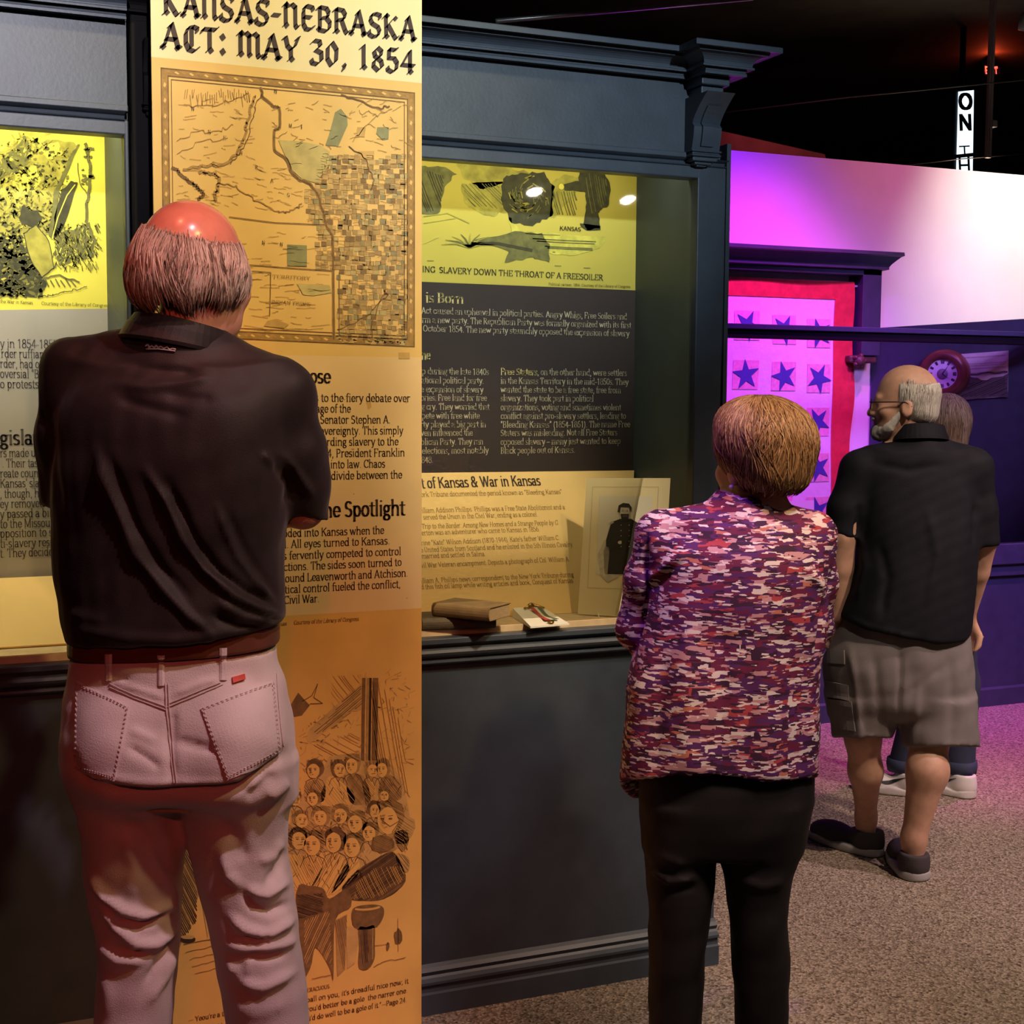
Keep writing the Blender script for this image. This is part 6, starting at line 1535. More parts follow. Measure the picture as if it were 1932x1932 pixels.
    for i in range(n):
        a = 2*PI*i/n; ca, sa = math.cos(a), math.sin(a)
        cxt, cxb = L(344, 614), L(331, 647)
        tilt = -.015*ca
        prof = []
        for (rx, ry, c_, dz) in ((.066, .062, cxt, -.012), (.071, .067, cxt, .004), (.078, .075, cxt, .003), (.086, .084, cxt*.5+cxb*.5, .002), (.092, .092, cxb, -.004), (.090, .090, cxb, -.010), (.076, .076, cxb, -.004)):
            prof.append((c_[0]+rx*ca, c_[1]+ry*sa-.004, c_[2]+dz+tilt+.008*(sa < 0)*(-sa)))
        ring.append(prof)
    m_ = len(ring[0])
    for i in range(n):
        a_, b_ = ring[i], ring[(i+1) % n]
        for k in range(m_-1): mb.poly([a_[k], b_[k], b_[k+1], a_[k+1]], BLK, True)
    bm_o = mb.build('collar', sh, fix=True)
    mb = MB(); EMBL = mat('silver_thread', (.30, .27, .28), .5)
    w_ = [(276, 655), (280, 651), (283, 656), (281, 659), (288, 654), (292, 658), (296, 653), (299, 658), (304, 655), (310, 659), (316, 656), (320, 661), (326, 659), (332, 661)]
    g.seam(mb, bv, w_, .0016, EMBL, .003, 4); g.seam(mb, bv, [(277, 660), (300, 660), (331, 664)], .0012, EMBL, .003, 6)
    if mb.v: mb.build('embroidered_mark', sh)
    # --- jeans
    DEN = mat('pale_washed_denim', (.60, .55, .58), .75, var=.12, scale=9, bump=.25, bscale=420, sheen=.15)
    STI = mat('denim_stitching', (.50, .43, .44), .8)
    hip = g.rows([(1215, 143, 519, .122), (1245, 138, 521, .124), (1300, 130, 537, .132, -.005), (1360, 124, 549, .142, -.010), (1400, 120, 555, .148, -.014), (1440, 124, 555, .148, -.014), (1475, 139, 552, .130, -.006), (1498, 148, 549, .09)])
    lL = g.rows([(1440, 140, 338, .12, -.012), (1500, 150, 342, .112), (1560, 156, 346, .100), (1620, 160, 344, .092), (1680, 168, 341, .088), (1740, 181, 338, .086), (1800, 189, 334, .085), (1860, 187, 330, .084), (1932, 182, 323, .082), (2100, 186, 322, .078), (2300, 190, 325, .076), (2440, 190, 330, .078)])
    lR = g.rows([(1440, 342, 552, .12, -.012), (1500, 344, 550, .112), (1560, 354, 543, .100), (1620, 366, 545, .092), (1680, 378, 551, .088), (1740, 394, 560, .086), (1800, 408, 567, .085), (1860, 418, 575, .084), (1932, 430, 581, .082), (2100, 440, 580, .078), (2300, 444, 580, .076), (2440, 444, 584, .078)])
    def jeans(p):
        d = loft(p, hip, 2.35); d = smin(d, smin(loft(p, lL, 2.2), loft(p, lR, 2.2), .03), .03)
        # two rounded seat halves
        d = smin(d, ell(p, L(245, 1418, -.085)+[0, 0, 0], (.086, .080, .100)), .03); d = smin(d, ell(p, L(432, 1418, -.085), (.086, .080, .100)), .03)
        return d
    V, F = surfnet(jeans, axis([(-.24, .26, .0055)]), axis([(-.20, .17, .006)]), axis([(.02, .55, .011), (.55, 1.145, .0055)]))
    V = relax(V, F, 2, .5)
    K4 = lambda *a: [(100+x*.4047, 1150+y*.4047) for x, y in a]
    fj = [(K4((160, 800), (300, 850), (450, 860), (600, 850), (760, 850), (880, 830), (980, 760), (1110, 650)), 11, -.017), (K4((200, 780), (400, 810), (600, 815), (800, 815), (900, 770)), 9, .006),
          (K4((560, 470), (545, 600), (555, 800)), 9, -.007), (K4((350, 640), (430, 690), (500, 740)), 8, -.006), (K4((560, 610), (680, 640), (760, 660)), 9, -.005), (K4((360, 560), (480, 610)), 9, .004),
          (K4((430, 1080), (500, 1200), (560, 1330), (570, 1420)), 11, .010), (K4((300, 1000), (400, 1030), (500, 1150), (560, 1250)), 14, -.009),
          (K4((170, 1240), (240, 1330), (330, 1400), (430, 1430), (540, 1390)), 9, .015), (K4((280, 1450), (400, 1470), (540, 1420)), 8, -.013), (K4((220, 1380), (300, 1480), (390, 1560), (480, 1560), (580, 1480)), 9, .013), (K4((290, 1580), (370, 1600), (420, 1590)), 8, -.009),
          (K4((210, 1560), (300, 1640), (420, 1640)), 9, .008), (K4((560, 1530), (500, 1630), (430, 1740)), 8, -.008), (K4((560, 1600), (520, 1720), (440, 1830)), 8, .008), (K4((230, 1700), (260, 1800), (250, 1900)), 12, .006),
          (K4((340, 1040), (380, 1200), (360, 1350)), 16, .006),
          (K4((790, 1130), (820, 1230), (900, 1310), (990, 1330), (1110, 1260)), 10, .014), (K4((860, 1250), (930, 1380), (1010, 1410), (1100, 1370)), 9, -.013), (K4((760, 960), (850, 1060), (900, 1180)), 15, -.008), (K4((1000, 880), (1060, 830), (1095, 800)), 9, .010), (K4((900, 880), (960, 850), (1050, 760)), 10, -.009),
          (K4((830, 1430), (900, 1490), (1000, 1520), (1130, 1440)), 9, .014), (K4((870, 1530), (960, 1550), (1010, 1530)), 8, -.013), (K4((800, 1560), (900, 1580), (1060, 1570), (1140, 1530)), 9, .009), (K4((900, 1610), (1000, 1620), (1080, 1600)), 8, -.012), (K4((810, 1630), (880, 1740), (980, 1760), (1130, 1690)), 9, .012), (K4((840, 1680), (900, 1790)), 8, -.008),
          (K4((960, 1180), (1040, 1150), (1080, 1080)), 11, .007), (K4((1000, 1280), (1060, 1200), (1075, 1120)), 9, -.010), (K4((920, 1620), (900, 1700)), 7, .006), (K4((850, 1850), (950, 1880), (1100, 1830)), 12, .006),
          (K4((80, 640), (110, 740), (160, 800)), 10, -.006), (K4((280, 340), (420, 380), (520, 410)), 7, .004), (K4((260, 310), (360, 330)), 6, -.003), (K4((560, 400), (700, 340), (770, 330)), 7, .004)]
    V = g.folds(V, F, fj); V = g.noise(V, F, .0022, 22, 9)
    jn = g.part('jeans', V, F, DEN)
    bv = g.bvh(V, F)
    P4 = lambda x, y: K4((x, y))[0]
    for quad in ([P4(112, 335), P4(355, 455), P4(290, 795), P4(105, 740), 6], [P4(690, 462), P4(1025, 335), P4(1055, 660), P4(815, 795), 6]):
        po = g.patch('back_pocket', bv, quad, DEN, .0032, 16, 18, jn, puff=.002)
        mb = MB(); ins = lambda a, b, t: tuple(np.array(a)*(1-t)+np.array(b)*t)
        q = [np.array(v) for v in quad[:4]]; c_ = sum(q)/4
        for t in (.035, .075):
            r_ = [tuple(v+(c_-v)*t) for v in q]
            for a_, b_ in ((0, 1), (1, 2), (2, 3), (3, 0)): g.seam(mb, bv, [r_[a_], r_[b_]], .0008, STI, .0040, 30, True)
        mb.build('stitching', po)
    mb = MB()
    for pts in ([P4(265, 345), P4(380, 400), P4(530, 455)], [P4(265, 362), P4(380, 416), P4(530, 470)], [P4(535, 455), P4(660, 405), P4(790, 350)], [P4(537, 440), P4(660, 388), P4(780, 340)], [P4(524, 345), P4(528, 480), P4(545, 640), P4(565, 815)], [P4(538, 345), P4(542, 480), P4(560, 640), P4(578, 815)], [P4(1040, 300), P4(1050, 450), P4(1070, 640)]):
        mb = MB(); g.seam(mb, bv, pts, .0011, STI, .0016, 18)
        if mb.v: mb.build('seam_stitching', jn)
    # belt with loops
    BEL = mat('brown_leather_belt', (.115, .042, .026), .4, var=.2, scale=20)
    bz0, bz1 = L(330, 1222)[2], L(330, 1187)[2]
    ca, cb = L(140, 1228), L(520, 1222)
    mb = MB(); n = 60; ex_ = 2.35; A_ = (cb[0]-ca[0])/2+.003; B_ = .128; X0 = (ca[0]+cb[0])/2; ring = []
    for i in range(n):
        a = 2*PI*i/n; cx_, sx_ = math.cos(a), math.sin(a); q = (abs(cx_)**ex_+abs(sx_)**ex_)**(-1/ex_)
        x_, y_ = A_*q*cx_, B_*q*sx_; dz = .010*x_/A_
        ring.append([(X0+x_*s_, y_*s_, z_+dz) for s_, z_ in ((.985, bz0), (1.006, bz0), (1.012, bz0+.004), (1.012, bz1-.004), (1.006, bz1), (.985, bz1))])
    for i in range(n):
        for k in range(5): mb.poly([ring[i][k], ring[(i+1) % n][k], ring[(i+1) % n][k+1], ring[i][k+1]], BEL, True)
    bo = mb.build('belt', g.root)
    bvb = BVHTree.FromPolygons([Vector(v) for v in g.world(np.array(mb.v))], mb.f)
    for x, y0, y1 in ((205, 1234, 1285), (304, 1236, 1294), (421, 1222, 1284)):
        g2 = MB()
        for j in range(9):
            pass
        col_ = []
        for j in range(10):
            y = y0+(y1-y0)*j/9; pr = []
            for dx in (-7, -3, 3, 7):
                h = g.onto(bvb, x+dx, y) or g.onto(bv, x+dx, y)
                pr.append(h[0]+h[1]*(.0035 if abs(dx) < 5 else .001) if h else None)
            if all(q is not None for q in pr): col_.append(pr)
        for a_, b_ in zip(col_, col_[1:]):
            for k in range(3): g2.poly([a_[k], a_[k+1], b_[k+1], b_[k]], DEN, True)
        if g2.v: g2.build('belt_loop', jn, fix=False)
    g.patch('red_label_tab', bv, [P4(832, 318), P4(888, 300), P4(892, 328), P4(836, 346)], mat('red_label_cloth', (.55, .06, .045), .6), .005, 4, 3, jn)
    for cx, nm in ((258, 1), (512, 2)):
        h = L(cx, 2440, -.06); shoe(g, (h[0], h[1]-.02), PI/2+(.12 if nm == 1 else -.12), .30, .11, mat('dark_leather_shoe', (.04, .025, .02), .4), mat('dark_shoe_sole', (.02, .018, .016), .7), res=.009)
man_in_black()
# ================================================================== the woman in the patterned tunic
def tunic_mat():
    m = mat('patterned_tunic_knit', (.4, .1, .2), .8)
    nt = m.node_tree; b = nt.nodes['Principled BSDF']; tc = nt.nodes.new('ShaderNodeTexCoord')
    def cells(scale, seed):
        mp = nt.nodes.new('ShaderNodeMapping'); mp.inputs['Scale'].default_value = scale; mp.inputs['Location'].default_value = (seed, seed*.7, seed*1.3)
        ns = nt.nodes.new('ShaderNodeTexNoise'); ns.inputs['Scale'].default_value = 40; ns.inputs['Detail'].default_value = 2
        mx = nt.nodes.new('ShaderNodeMix'); mx.data_type = 'VECTOR'; mx.inputs[0].default_value = .005
        nt.links.new(tc.outputs['Object'], ns.inputs['Vector']); nt.links.new(tc.outputs['Object'], mx.inputs[4]); nt.links.new(ns.outputs['Color'], mx.inputs[5])
        nt.links.new(mx.outputs[1], mp.inputs['Vector'])
        v = nt.nodes.new('ShaderNodeTexVoronoi'); v.distance = 'CHEBYCHEV'; v.inputs['Scale'].default_value = 1; v.inputs['Randomness'].default_value = 1
        nt.links.new(mp.outputs[0], v.inputs['Vector'])
        sp_ = nt.nodes.new('ShaderNodeSeparateColor'); nt.links.new(v.outputs['Color'], sp_.inputs[0]); return sp_
    def ramp(src, stops):
        r_ = nt.nodes.new('ShaderNodeValToRGB'); r_.color_ramp.interpolation = 'CONSTANT'
        el = r_.color_ramp.elements
        while len(el) < len(stops): el.new(.5)
        for e, (p, c) in zip(el, stops): e.position = p; e.color = (*c, 1)
        nt.links.new(src, r_.inputs[0]); return r_
    PU, MA, DK, PK, WH, RD, OR = (.115, .022, .15), (.18, .016, .07), (.055, .012, .05), (.68, .36, .40), (.92, .80, .78), (.50, .065, .085), (.66, .22, .15)
    a = cells((40, 40, 135), 3.1); c = cells((26, 26, 88), 9.7); d = cells((70, 70, 300), 5.3)
    r1 = ramp(c.outputs[0], [(0, PU), (.22, MA), (.46, PU), (.58, MA), (.72, PK), (.80, RD), (.88, DK)])
    r2 = ramp(a.outputs[1], [(0, MA), (.24, WH), (.36, PU), (.52, PK), (.66, DK), (.80, OR), (.88, WH)])
    r3 = ramp(d.outputs[2], [(0, WH), (.45, PK), (.7, DK)])
    m1 = nt.nodes.new('ShaderNodeMix'); m1.data_type = 'RGBA'; t1 = nt.nodes.new('ShaderNodeMath'); t1.operation = 'GREATER_THAN'; t1.inputs[1].default_value = .55
    nt.links.new(a.outputs[0], t1.inputs[0]); nt.links.new(t1.outputs[0], m1.inputs[0]); nt.links.new(r1.outputs[0], m1.inputs[6]); nt.links.new(r2.outputs[0], m1.inputs[7])
    m2 = nt.nodes.new('ShaderNodeMix'); m2.data_type = 'RGBA'; t2 = nt.nodes.new('ShaderNodeMath'); t2.operation = 'GREATER_THAN'; t2.inputs[1].default_value = .80
    nt.links.new(d.outputs[0], t2.inputs[0]); nt.links.new(t2.outputs[0], m2.inputs[0]); nt.links.new(m1.outputs[2], m2.inputs[6]); nt.links.new(r3.outputs[0], m2.inputs[7])
    nt.links.new(m2.outputs[2], b.inputs['Base Color'])
    return m
def woman_in_tunic():
    g = Fig('person', 2.8, 1380, 'woman with short golden-brown hair in a purple and pink dash-patterned tunic and black trousers')
    L = g.L
    hc = L(1436, 866, .0); hyaw = .50; sc = .95
    SL, SR = L(1243, 1008), L(1535, 1010); EL, ER = L(1208, 1190, .06), L(1536, 1185, .05); WL, WR = L(1300, 1180, .27), L(1440, 1180, .27)
    nb = L(1416, 965)
    torso = g.rows([(990, 1262, 1525, .085), (1060, 1250, 1530, .10), (1200, 1245, 1525, .105), (1350, 1225, 1520, .115), (1500, 1222, 1520, .12), (1600, 1235, 1500, .10)])
    legL = g.rows([(1560, 1228, 1340, .065), (1700, 1238, 1330, .055), (1850, 1240, 1312, .05), (2000, 1245, 1305, .045), (2180, 1252, 1298, .035)])
    legR = g.rows([(1560, 1370, 1500, .065), (1700, 1385, 1475, .055), (1850, 1398, 1475, .05), (2000, 1405, 1468, .045), (2180, 1412, 1462, .035)])
    def body(p):
        d = head_sdf(p, hc, hyaw, sc, True)
        d = smin(d, cone(p, hc+[.0, -.012, -.07], nb, .046, .052), .02)
        t = loft(p, torso); t = smin(t, cone(p, nb, SL, .042, .034), .05); t = smin(t, cone(p, nb, SR, .042, .034), .05)
        d = smin(d, t, .03)
        for S_, E_, W_, sd in ((SL, EL, WL, 1), (SR, ER, WR, -1)):
            d = smin(d, chain(p, [S_, E_], [.034, .030]), .02); d = smin(d, chain(p, [E_, W_], [.030, .022]), .015)
            d = smin(d, hand_sdf(p, W_, (W_-E_)*[1, .4, 1], (0, 1, .3), sd, .88), .012)
        d = smin(d, loft(p, legL), .02); return smin(d, loft(p, legR), .02)
    V, F = surfnet(body, axis([(-.27, -.06, .009), (-.06, .16, .005), (.16, .28, .009)]), axis([(-.15, .14, .006), (.14, .42, .008)]), axis([(.05, .8, .016), (.8, 1.30, .009), (1.30, 1.60, .0048)]))
    V = relax(V, F, 1, .4); g.part('body', V, F, face_mats(V, F, hc, hyaw, sc, SKIN, LIP))
    # hair
    def vol(p):
        h = rotz(p, hyaw, hc)
        d = ell(h, (.0, -.014, .034), (.0945, .110, .090)); d = smin(d, ell(h, (0, -.040, -.026), (.066, .066, .050)), .03)
        return smin(d, ell(h, (0, .03, .075), (.07, .07, .045)), .03)
    def hairv(p):
        h = rotz(p, hyaw, hc)
        d = vol(p); d = smax(d, -(h[2]+.066-.25*np.clip(h[1]+.06, 0, 1)), .01)
        return smax(d, -ell(h, (0, .092, -.05), (.088, .085, .078)), .012)
    V, F = surfnet(hairv, axis([(hc[0]-.14, hc[0]+.14, .004)]), axis([(hc[1]-.16, hc[1]+.15, .004)]), axis([(hc[2]-.12, hc[2]+.15, .004)]))
    H1, H2, H3 = mat('golden_brown_hair', (.34, .19, .075), .5, var=.25, scale=60), mat('dark_brown_hair_strand', (.17, .085, .032), .5), mat('blond_hair_strand', (.52, .33, .15), .45)
    mb = MB(); mb.mesh(V, F, H2)
    strands(g, mb, vol, hc, hyaw, (.5, 2*PI-.5), lambda a: 1.35, lambda a: -.52+.30*max(0, math.cos(a))+.1*math.sin(a*7), 3400, [H1, H1, H3, H2], .0012, .55, .005, 8, 5, 1.)
    mb.build('hair', g.root, fix=False)
    # earring on the visible left ear
    e_ = np.array([-.077*sc, -.006*sc, -.056*sc]); q, s_ = math.cos(hyaw), math.sin(hyaw); ep = hc+np.array([e_[0]*q-e_[1]*s_, e_[0]*s_+e_[1]*q, e_[2]])
    mb = MB(); mb.lathe([(0, .005), (.004, .003), (.005, 0), (.004, -.003), (0, -.005)], mat('pearl_earring', (.85, .8, .78), .2), ep+np.array([-.004, -.006, 0]), 'z', 12); mb.build('earring', g.root)
    # tunic
    rows = g.rows([(985, 1268, 1520, .09), (1030, 1236, 1552, .108, -.006), (1110, 1226, 1560, .120, -.006), (1200, 1204, 1556, .124), (1263, 1188, 1543, .128), (1354, 1181, 1543, .136), (1420, 1175, 1541, .142), (1487, 1168, 1540, .146), (1540, 1162, 1540, .150)])
    hz = 752.0
    def tunic(p):
        d = loft(p, rows, 2.4)
        for S_ in (SL, SR): d = smin(d, cone(p, L(1412, 985), S_, .056, .045), .04)
        d = smin(d, cone(p, L(1405, 958), L(1405, 1010), .066, .085), .025)
        zc = CAMH-(1484-hz+6*np.sin(p[0]*22))*(2.8+p[1])/FPX
        zc = zc-.05*np.clip((p[1]-.02)/.1, 0, 1)
        d = smax(d, zc-p[2], .005)
        inner = np.maximum(loft(p, rows, 2.4, grow=-.010), p[2]-.86)
        d = np.maximum(d, -inner)
        l = chain(p, [SL, L(1222, 1090, .02), L(1206, 1185, .05), L(1225, 1205, .10), L(1292, 1185, .26)], [.045, .045, .044, .042, .034], .02)
        r_ = chain(p, [SR, L(1537, 1100, .02), L(1530, 1180, .05), L(1510, 1200, .10), L(1448, 1185, .26)], [.044, .043, .042, .040, .034], .02)
        d = smin(d, l, .014); d = smin(d, r_, .014)
        return np.maximum(d, -cone(p, L(1412, 920), L(1410, 962), .060, .056))
    V, F = surfnet(tunic, axis([(-.27, .27, .0055)]), axis([(-.19, .31, .0065)]), axis([(.66, 1.40, .0055)]))
    V = relax(V, F, 2, .5)
    K7 = lambda *a: [(1140+x*.534, 900+y*.534) for x, y in a]
    fl = [(K7((150, 200), (145, 330), (150, 400), (125, 540), (95, 660)), 5, -.014), (K7((160, 370), (220, 310), (300, 270)), 8, .008), (K7((150, 395), (240, 340)), 7, -.006), (K7((800, 330), (785, 430), (770, 520), (755, 640)), 5, -.012), (K7((720, 330), (780, 400), (790, 430)), 8, .007),
          (K7((130, 700), (95, 900), (75, 1080)), 14, .008), (K7((210, 600), (190, 850), (180, 1080)), 16, -.006), (K7((300, 500), (290, 800), (300, 1090)), 18, .005), (K7((420, 500), (420, 800), (410, 1090)), 15, -.005), (K7((560, 550), (560, 800), (560, 1090)), 18, .005), (K7((690, 600), (690, 850), (680, 1090)), 16, -.005), (K7((740, 700), (740, 900), (740, 1090)), 12, .004),
          (K7((250, 200), (450, 240), (650, 200)), 16, -.003), (K7((140, 180), (180, 130), (260, 90)), 8, .003)]
    V = g.folds(V, F, fl); V = g.noise(V, F, .0016, 20, 3)
    g.part('tunic', V, F, tunic_mat())
    TR = mat('black_trouser_cloth', (.012, .010, .010), .7, var=.25, scale=20, bump=.1, bscale=400)
    hip = g.rows([(1380, 1215, 1525, .115), (1480, 1206, 1534, .125), (1541, 1209, 1524, .12), (1600, 1215, 1512, .10)])
    lL = g.rows([(1500, 1208, 1372, .11), (1560, 1212, 1356, .10), (1620, 1217, 1350, .088), (1690, 1222, 1344, .082), (1760, 1225, 1334, .078), (1850, 1224, 1326, .075), (1932, 1223, 1324, .072), (2100, 1222, 1318, .07), (2200, 1224, 1320, .07)])
    lR = g.rows([(1500, 1340, 1532, .11), (1560, 1350, 1519, .10), (1620, 1359, 1504, .088), (1664, 1367, 1489, .082), (1728, 1376, 1485, .078), (1808, 1381, 1489, .075), (1919, 1387, 1485, .072), (2100, 1390, 1482, .07), (2200, 1392, 1482, .07)])
    def tro(p):
        d = loft(p, hip); d = smin(d, loft(p, lL, 2.2), .012); return smin(d, loft(p, lR, 2.2), .012)
    V, F = surfnet(tro, axis([(-.22, .22, .007)]), axis([(-.17, .15, .007)]), axis([(.01, .4, .012), (.4, .92, .007)]))
    V = relax(V, F, 2)
    V = g.folds(V, F, [(K7((170, 1390), (230, 1430), (320, 1420)), 7, .008), (K7((170, 1420), (240, 1460), (330, 1450)), 7, -.006), (K7((200, 1340), (280, 1370)), 8, .005), (K7((480, 1420), (560, 1450), (640, 1430)), 8, .006)]); V = g.noise(V, F, .002, 20, 6)
    g.part('trousers', V, F, TR)
    for cx in (1272, 1436):
        h = L(cx, 2190, -.05); shoe(g, (h[0], h[1]-.02), PI/2+(.1 if cx < 1300 else -.1), .25, .09, SHOEB, mat('dark_shoe_sole', (.02, .018, .016), .7), res=.009)
woman_in_tunic()
# ================================================================== the bearded man in shorts
def man_in_shorts():
    g = Fig('person', 4.6, 1705, 'bearded man with glasses in a dark polo shirt and grey cargo shorts, head turned left')
    L = g.L
    hc = L(1708, 757, .0); hyaw = 1.30
    NPO = mat('dark_navy_polo_knit', (.007, .007, .011), .75, var=.2, scale=25, bump=.15, bscale=400, spec=.2)
    SL, SR = L(1622, 886), L(1836, 882); EL, ER = L(1590, 1010, -.02), L(1856, 1015, .0); WL, WR = L(1580, 1160, .02), L(1822, 1168, .13)
    nb = L(1733, 838)
    torso = g.rows([(865, 1650, 1815, .10), (940, 1630, 1825, .12), (1060, 1630, 1820, .14), (1150, 1610, 1815, .15), (1220, 1600, 1810, .13), (1300, 1625, 1785, .07)])
    hl = g.ground(1660, 1617); hr = g.ground(1730, 1664)
    tl = g.ground(1535, 1577); d_ = (tl-hl)/np.linalg.norm(tl-hl); dR = np.array([.06, .998, 0])
    aL = hl+d_*.062+[0, 0, .085]; aR = hr+dR*.062+[0, 0, .085]
    kL = L(1628, 1390, -.01); kR = L(1752, 1395, -.06)
    tL = L(1630, 1270, .0); tR = L(1774, 1270, -.01)
    cL = L(1633, 1455, .02); cR = L(1750, 1455, -.10)
    def body(p):
        d = head_sdf(p, hc, hyaw)
        d = smin(d, cone(p, hc+[.025, -.0, -.07], nb, .060, .064), .025)
        t = loft(p, torso); t = smin(t, cone(p, nb, SL, .05, .045), .05); t = smin(t, cone(p, nb, SR, .05, .045), .05)
        d = smin(d, t, .03)
        for S_, E_, W_, sd in ((SL, EL, WL, 1), (SR, ER, WR, -1)):
            d = smin(d, chain(p, [S_, E_], [.050, .047]), .02); d = smin(d, chain(p, [E_, E_*.6+W_*.4+[.0, 0, 0], W_], [.045, .043, .029]), .015)
            d = smin(d, hand_sdf(p, W_, (0, .35, -1), (sd*-.2, 1, .2), sd, 1, .8), .012)
        d = smin(d, chain(p, [tL, kL, cL, aL+[0, 0, .04], aL-[0, 0, .03]], [.070, .056, .053, .033, .034], .03), .02)
        d = smin(d, chain(p, [tR, kR, cR, aR+[0, 0, .04], aR-[0, 0, .03]], [.070, .060, .064, .037, .037], .03), .02)
        # feet inside the shoes
        d = smin(d, cone(p, aL-[0, 0, .045], aL+d_*.13-[0, 0, .055], .028, .020), .02); return smin(d, cone(p, aR-[0, 0, .045], aR+dR*.13-[0, 0, .055], .028, .020), .02)
    V, F = surfnet(body, axis([(-.32, -.12, .008), (-.12, .13, .0055), (.13, .34, .008)]), axis([(-.30, .36, .0075)]), axis([(.015, .5, .008), (.5, 1.45, .012), (1.45, 1.70, .005)]))
    V = relax(V, F, 1, .4); g.part('body', V, F, face_mats(V, F, hc, hyaw, 1, SKIN_T, LIP))
    W1, W2 = mat('white_grey_hair', (.55, .52, .46), .6, var=.2, scale=60), mat('mid_grey_hair', (.32, .29, .25), .6)
    def vol(p):
        h = rotz(p, hyaw, hc); d = ell(h, (0, -.010, .026), (.083, .103, .093)); return smin(d, ell(h, (0, -.045, -.04), (.064, .058, .045)), .03)
    def hairv(p):
        h = rotz(p, hyaw, hc); d = vol(p); r_ = np.sqrt(h[0]**2+(h[1]+.02)**2)
        d = smax(d, h[2]-(.030+np.clip(r_-.045, 0, 1)*.9), .01); d = smax(d, -(h[2]+.068), .008)
        return smax(d, h[1]-.022+.2*np.clip(-h[2], 0, 1), .01)
    V, F = surfnet(hairv, axis([(hc[0]-.14, hc[0]+.14, .0045)]), axis([(hc[1]-.14, hc[1]+.14, .0045)]), axis([(hc[2]-.1, hc[2]+.14, .0045)]))
    mb = MB(); mb.mesh(V, F, W1)
    strands(g, mb, vol, hc, hyaw, (PI*.45, PI*1.55), lambda a: .30+.5*min(1, abs(a-PI)/1.4), lambda a: -.62, 900, [W1, W1, W2], .0014, .15, .001, 6, 8)
    mb.build('hair', g.root, fix=False)
    def beardv(p):
        h = rotz(p, hyaw, hc)
        d = ell(h, (0, .050, -.090), (.051, .050, .036)); d = smin(d, ell(h, (0, .083, -.108), (.027, .022, .022)), .02)
        for q_ in (-1, 1): d = smin(d, cone(h, (q_*.044, .045, -.080), (q_*.060, .012, -.040), .018, .012), .015)
        d = smin(d, ell(h, (0, .094, -.058), (.026, .013, .006)), .004)
        d = smax(d, -ell(h, (0, .104, -.071), (.020, .014, .009)), .004)
        return smax(d, .012-h[1], .01)
    V, F = surfnet(beardv, axis([(hc[0]-.15, hc[0]+.1, .0045)]), axis([(hc[1]-.1, hc[1]+.1, .0045)]), axis([(hc[2]-.15, hc[2]-.03, .0045)]))
    V = g.noise(V, F, .002, 200, 5); g.part('beard', V, F, mat('white_beard', (.60, .57, .52), .8, var=.2, scale=90))
    # glasses
    q, s_ = math.cos(hyaw), math.sin(hyaw); H = lambda x, y, z: hc+np.array([x*q-y*s_, x*s_+y*q, z])
    FRM = mat('dark_glasses_frame', (.03, .015, .015), .35)
    gl = bpy.data.objects.new('glasses', None); link(gl, g.root)
    for sg_ in (-1, 1):
        mb = MB(); mb.tube([H(sg_*.034+.025*math.cos(a), .108, -.010+.019*math.sin(a)) for a in np.linspace(0, 2*PI, 22)], .0016, FRM, 6, cap=False); mb.build('rim', gl)
        mb = MB(); mb.tube([H(sg_*.058, .108, -.004), H(sg_*.078, .085, -.003), H(sg_*.082, .0, -.002), H(sg_*.080, -.022, -.018)], .0022, FRM, 6); mb.build('temple', gl)
        mb = MB(); mb.poly([H(sg_*.034+.024*math.cos(a), .108, -.010+.018*math.sin(a)) for a in np.linspace(0, 2*PI, 22)[:-1]], GLASS); mb.build('lens', gl)
    mb = MB(); mb.tube([H(-.011, .109, -.006), H(0, .112, -.002), H(.011, .109, -.006)], .0018, FRM, 6); mb.build('bridge', gl)
    # polo
    rows = g.rows([(850, 1648, 1812, .10), (900, 1626, 1832, .125), (970, 1614, 1842, .145), (1040, 1614, 1840, .160), (1100, 1604, 1834, .170), (1163, 1585, 1829, .178), (1205, 1586, 1825, .178), (1260, 1588, 1825, .175)])
    hx = np.array([L(v, 1200)[0] for v in (1560, 1585, 1610, 1690, 1740, 1800, 1830)]); hy = np.array([1172, 1176, 1196, 1217, 1228, 1222, 1200.])
    def shirt(p):
        d = loft(p, rows, 2.3)
        for S_ in (SL, SR): d = smin(d, cone(p, L(1733, 868), S_, .085, .062), .05)
        d = smin(d, cone(p, L(1733, 828), L(1733, 870), .075, .10), .03)
        zc = CAMH-(np.interp(p[0].ravel(), hx, hy).astype(f32).reshape(p[0].shape)-758)*(4.6+p[1])/FPX
        d = smax(d, zc-p[2], .008)
        l = chain(p, [SL, L(1597, 960, -.01), L(1590, 1015, -.02)], [.062, .063, .055], .02)
        l = smax(l, L(1590, 1010)[2]-p[2]+(p[0]-L(1590, 1010)[0])*-.22, .005); l = np.maximum(l, -chain(p, [L(1589, 1008, -.02), L(1588, 1060, -.02)], [.038, .046]))
        r_ = chain(p, [SR, L(1848, 960), L(1856, 1035)], [.062, .058, .052], .02)
        r_ = smax(r_, L(1856, 1028)[2]-p[2], .005); r_ = np.maximum(r_, -chain(p, [L(1856, 1022), L(1856, 1080)], [.038, .046]))
        d = smin(d, l, .025); d = smin(d, r_, .025)
        return np.maximum(d, -cone(p, L(1733, 790), L(1733, 826), .068, .062))
    V, F = surfnet(shirt, axis([(-.33, .36, .0075)]), axis([(-.23, .23, .008)]), axis([(.72, 1.50, .0075)]))
    V = relax(V, F, 2); K8 = lambda *a: [(1480+x*.4244, 900+y*.4244) for x, y in a]
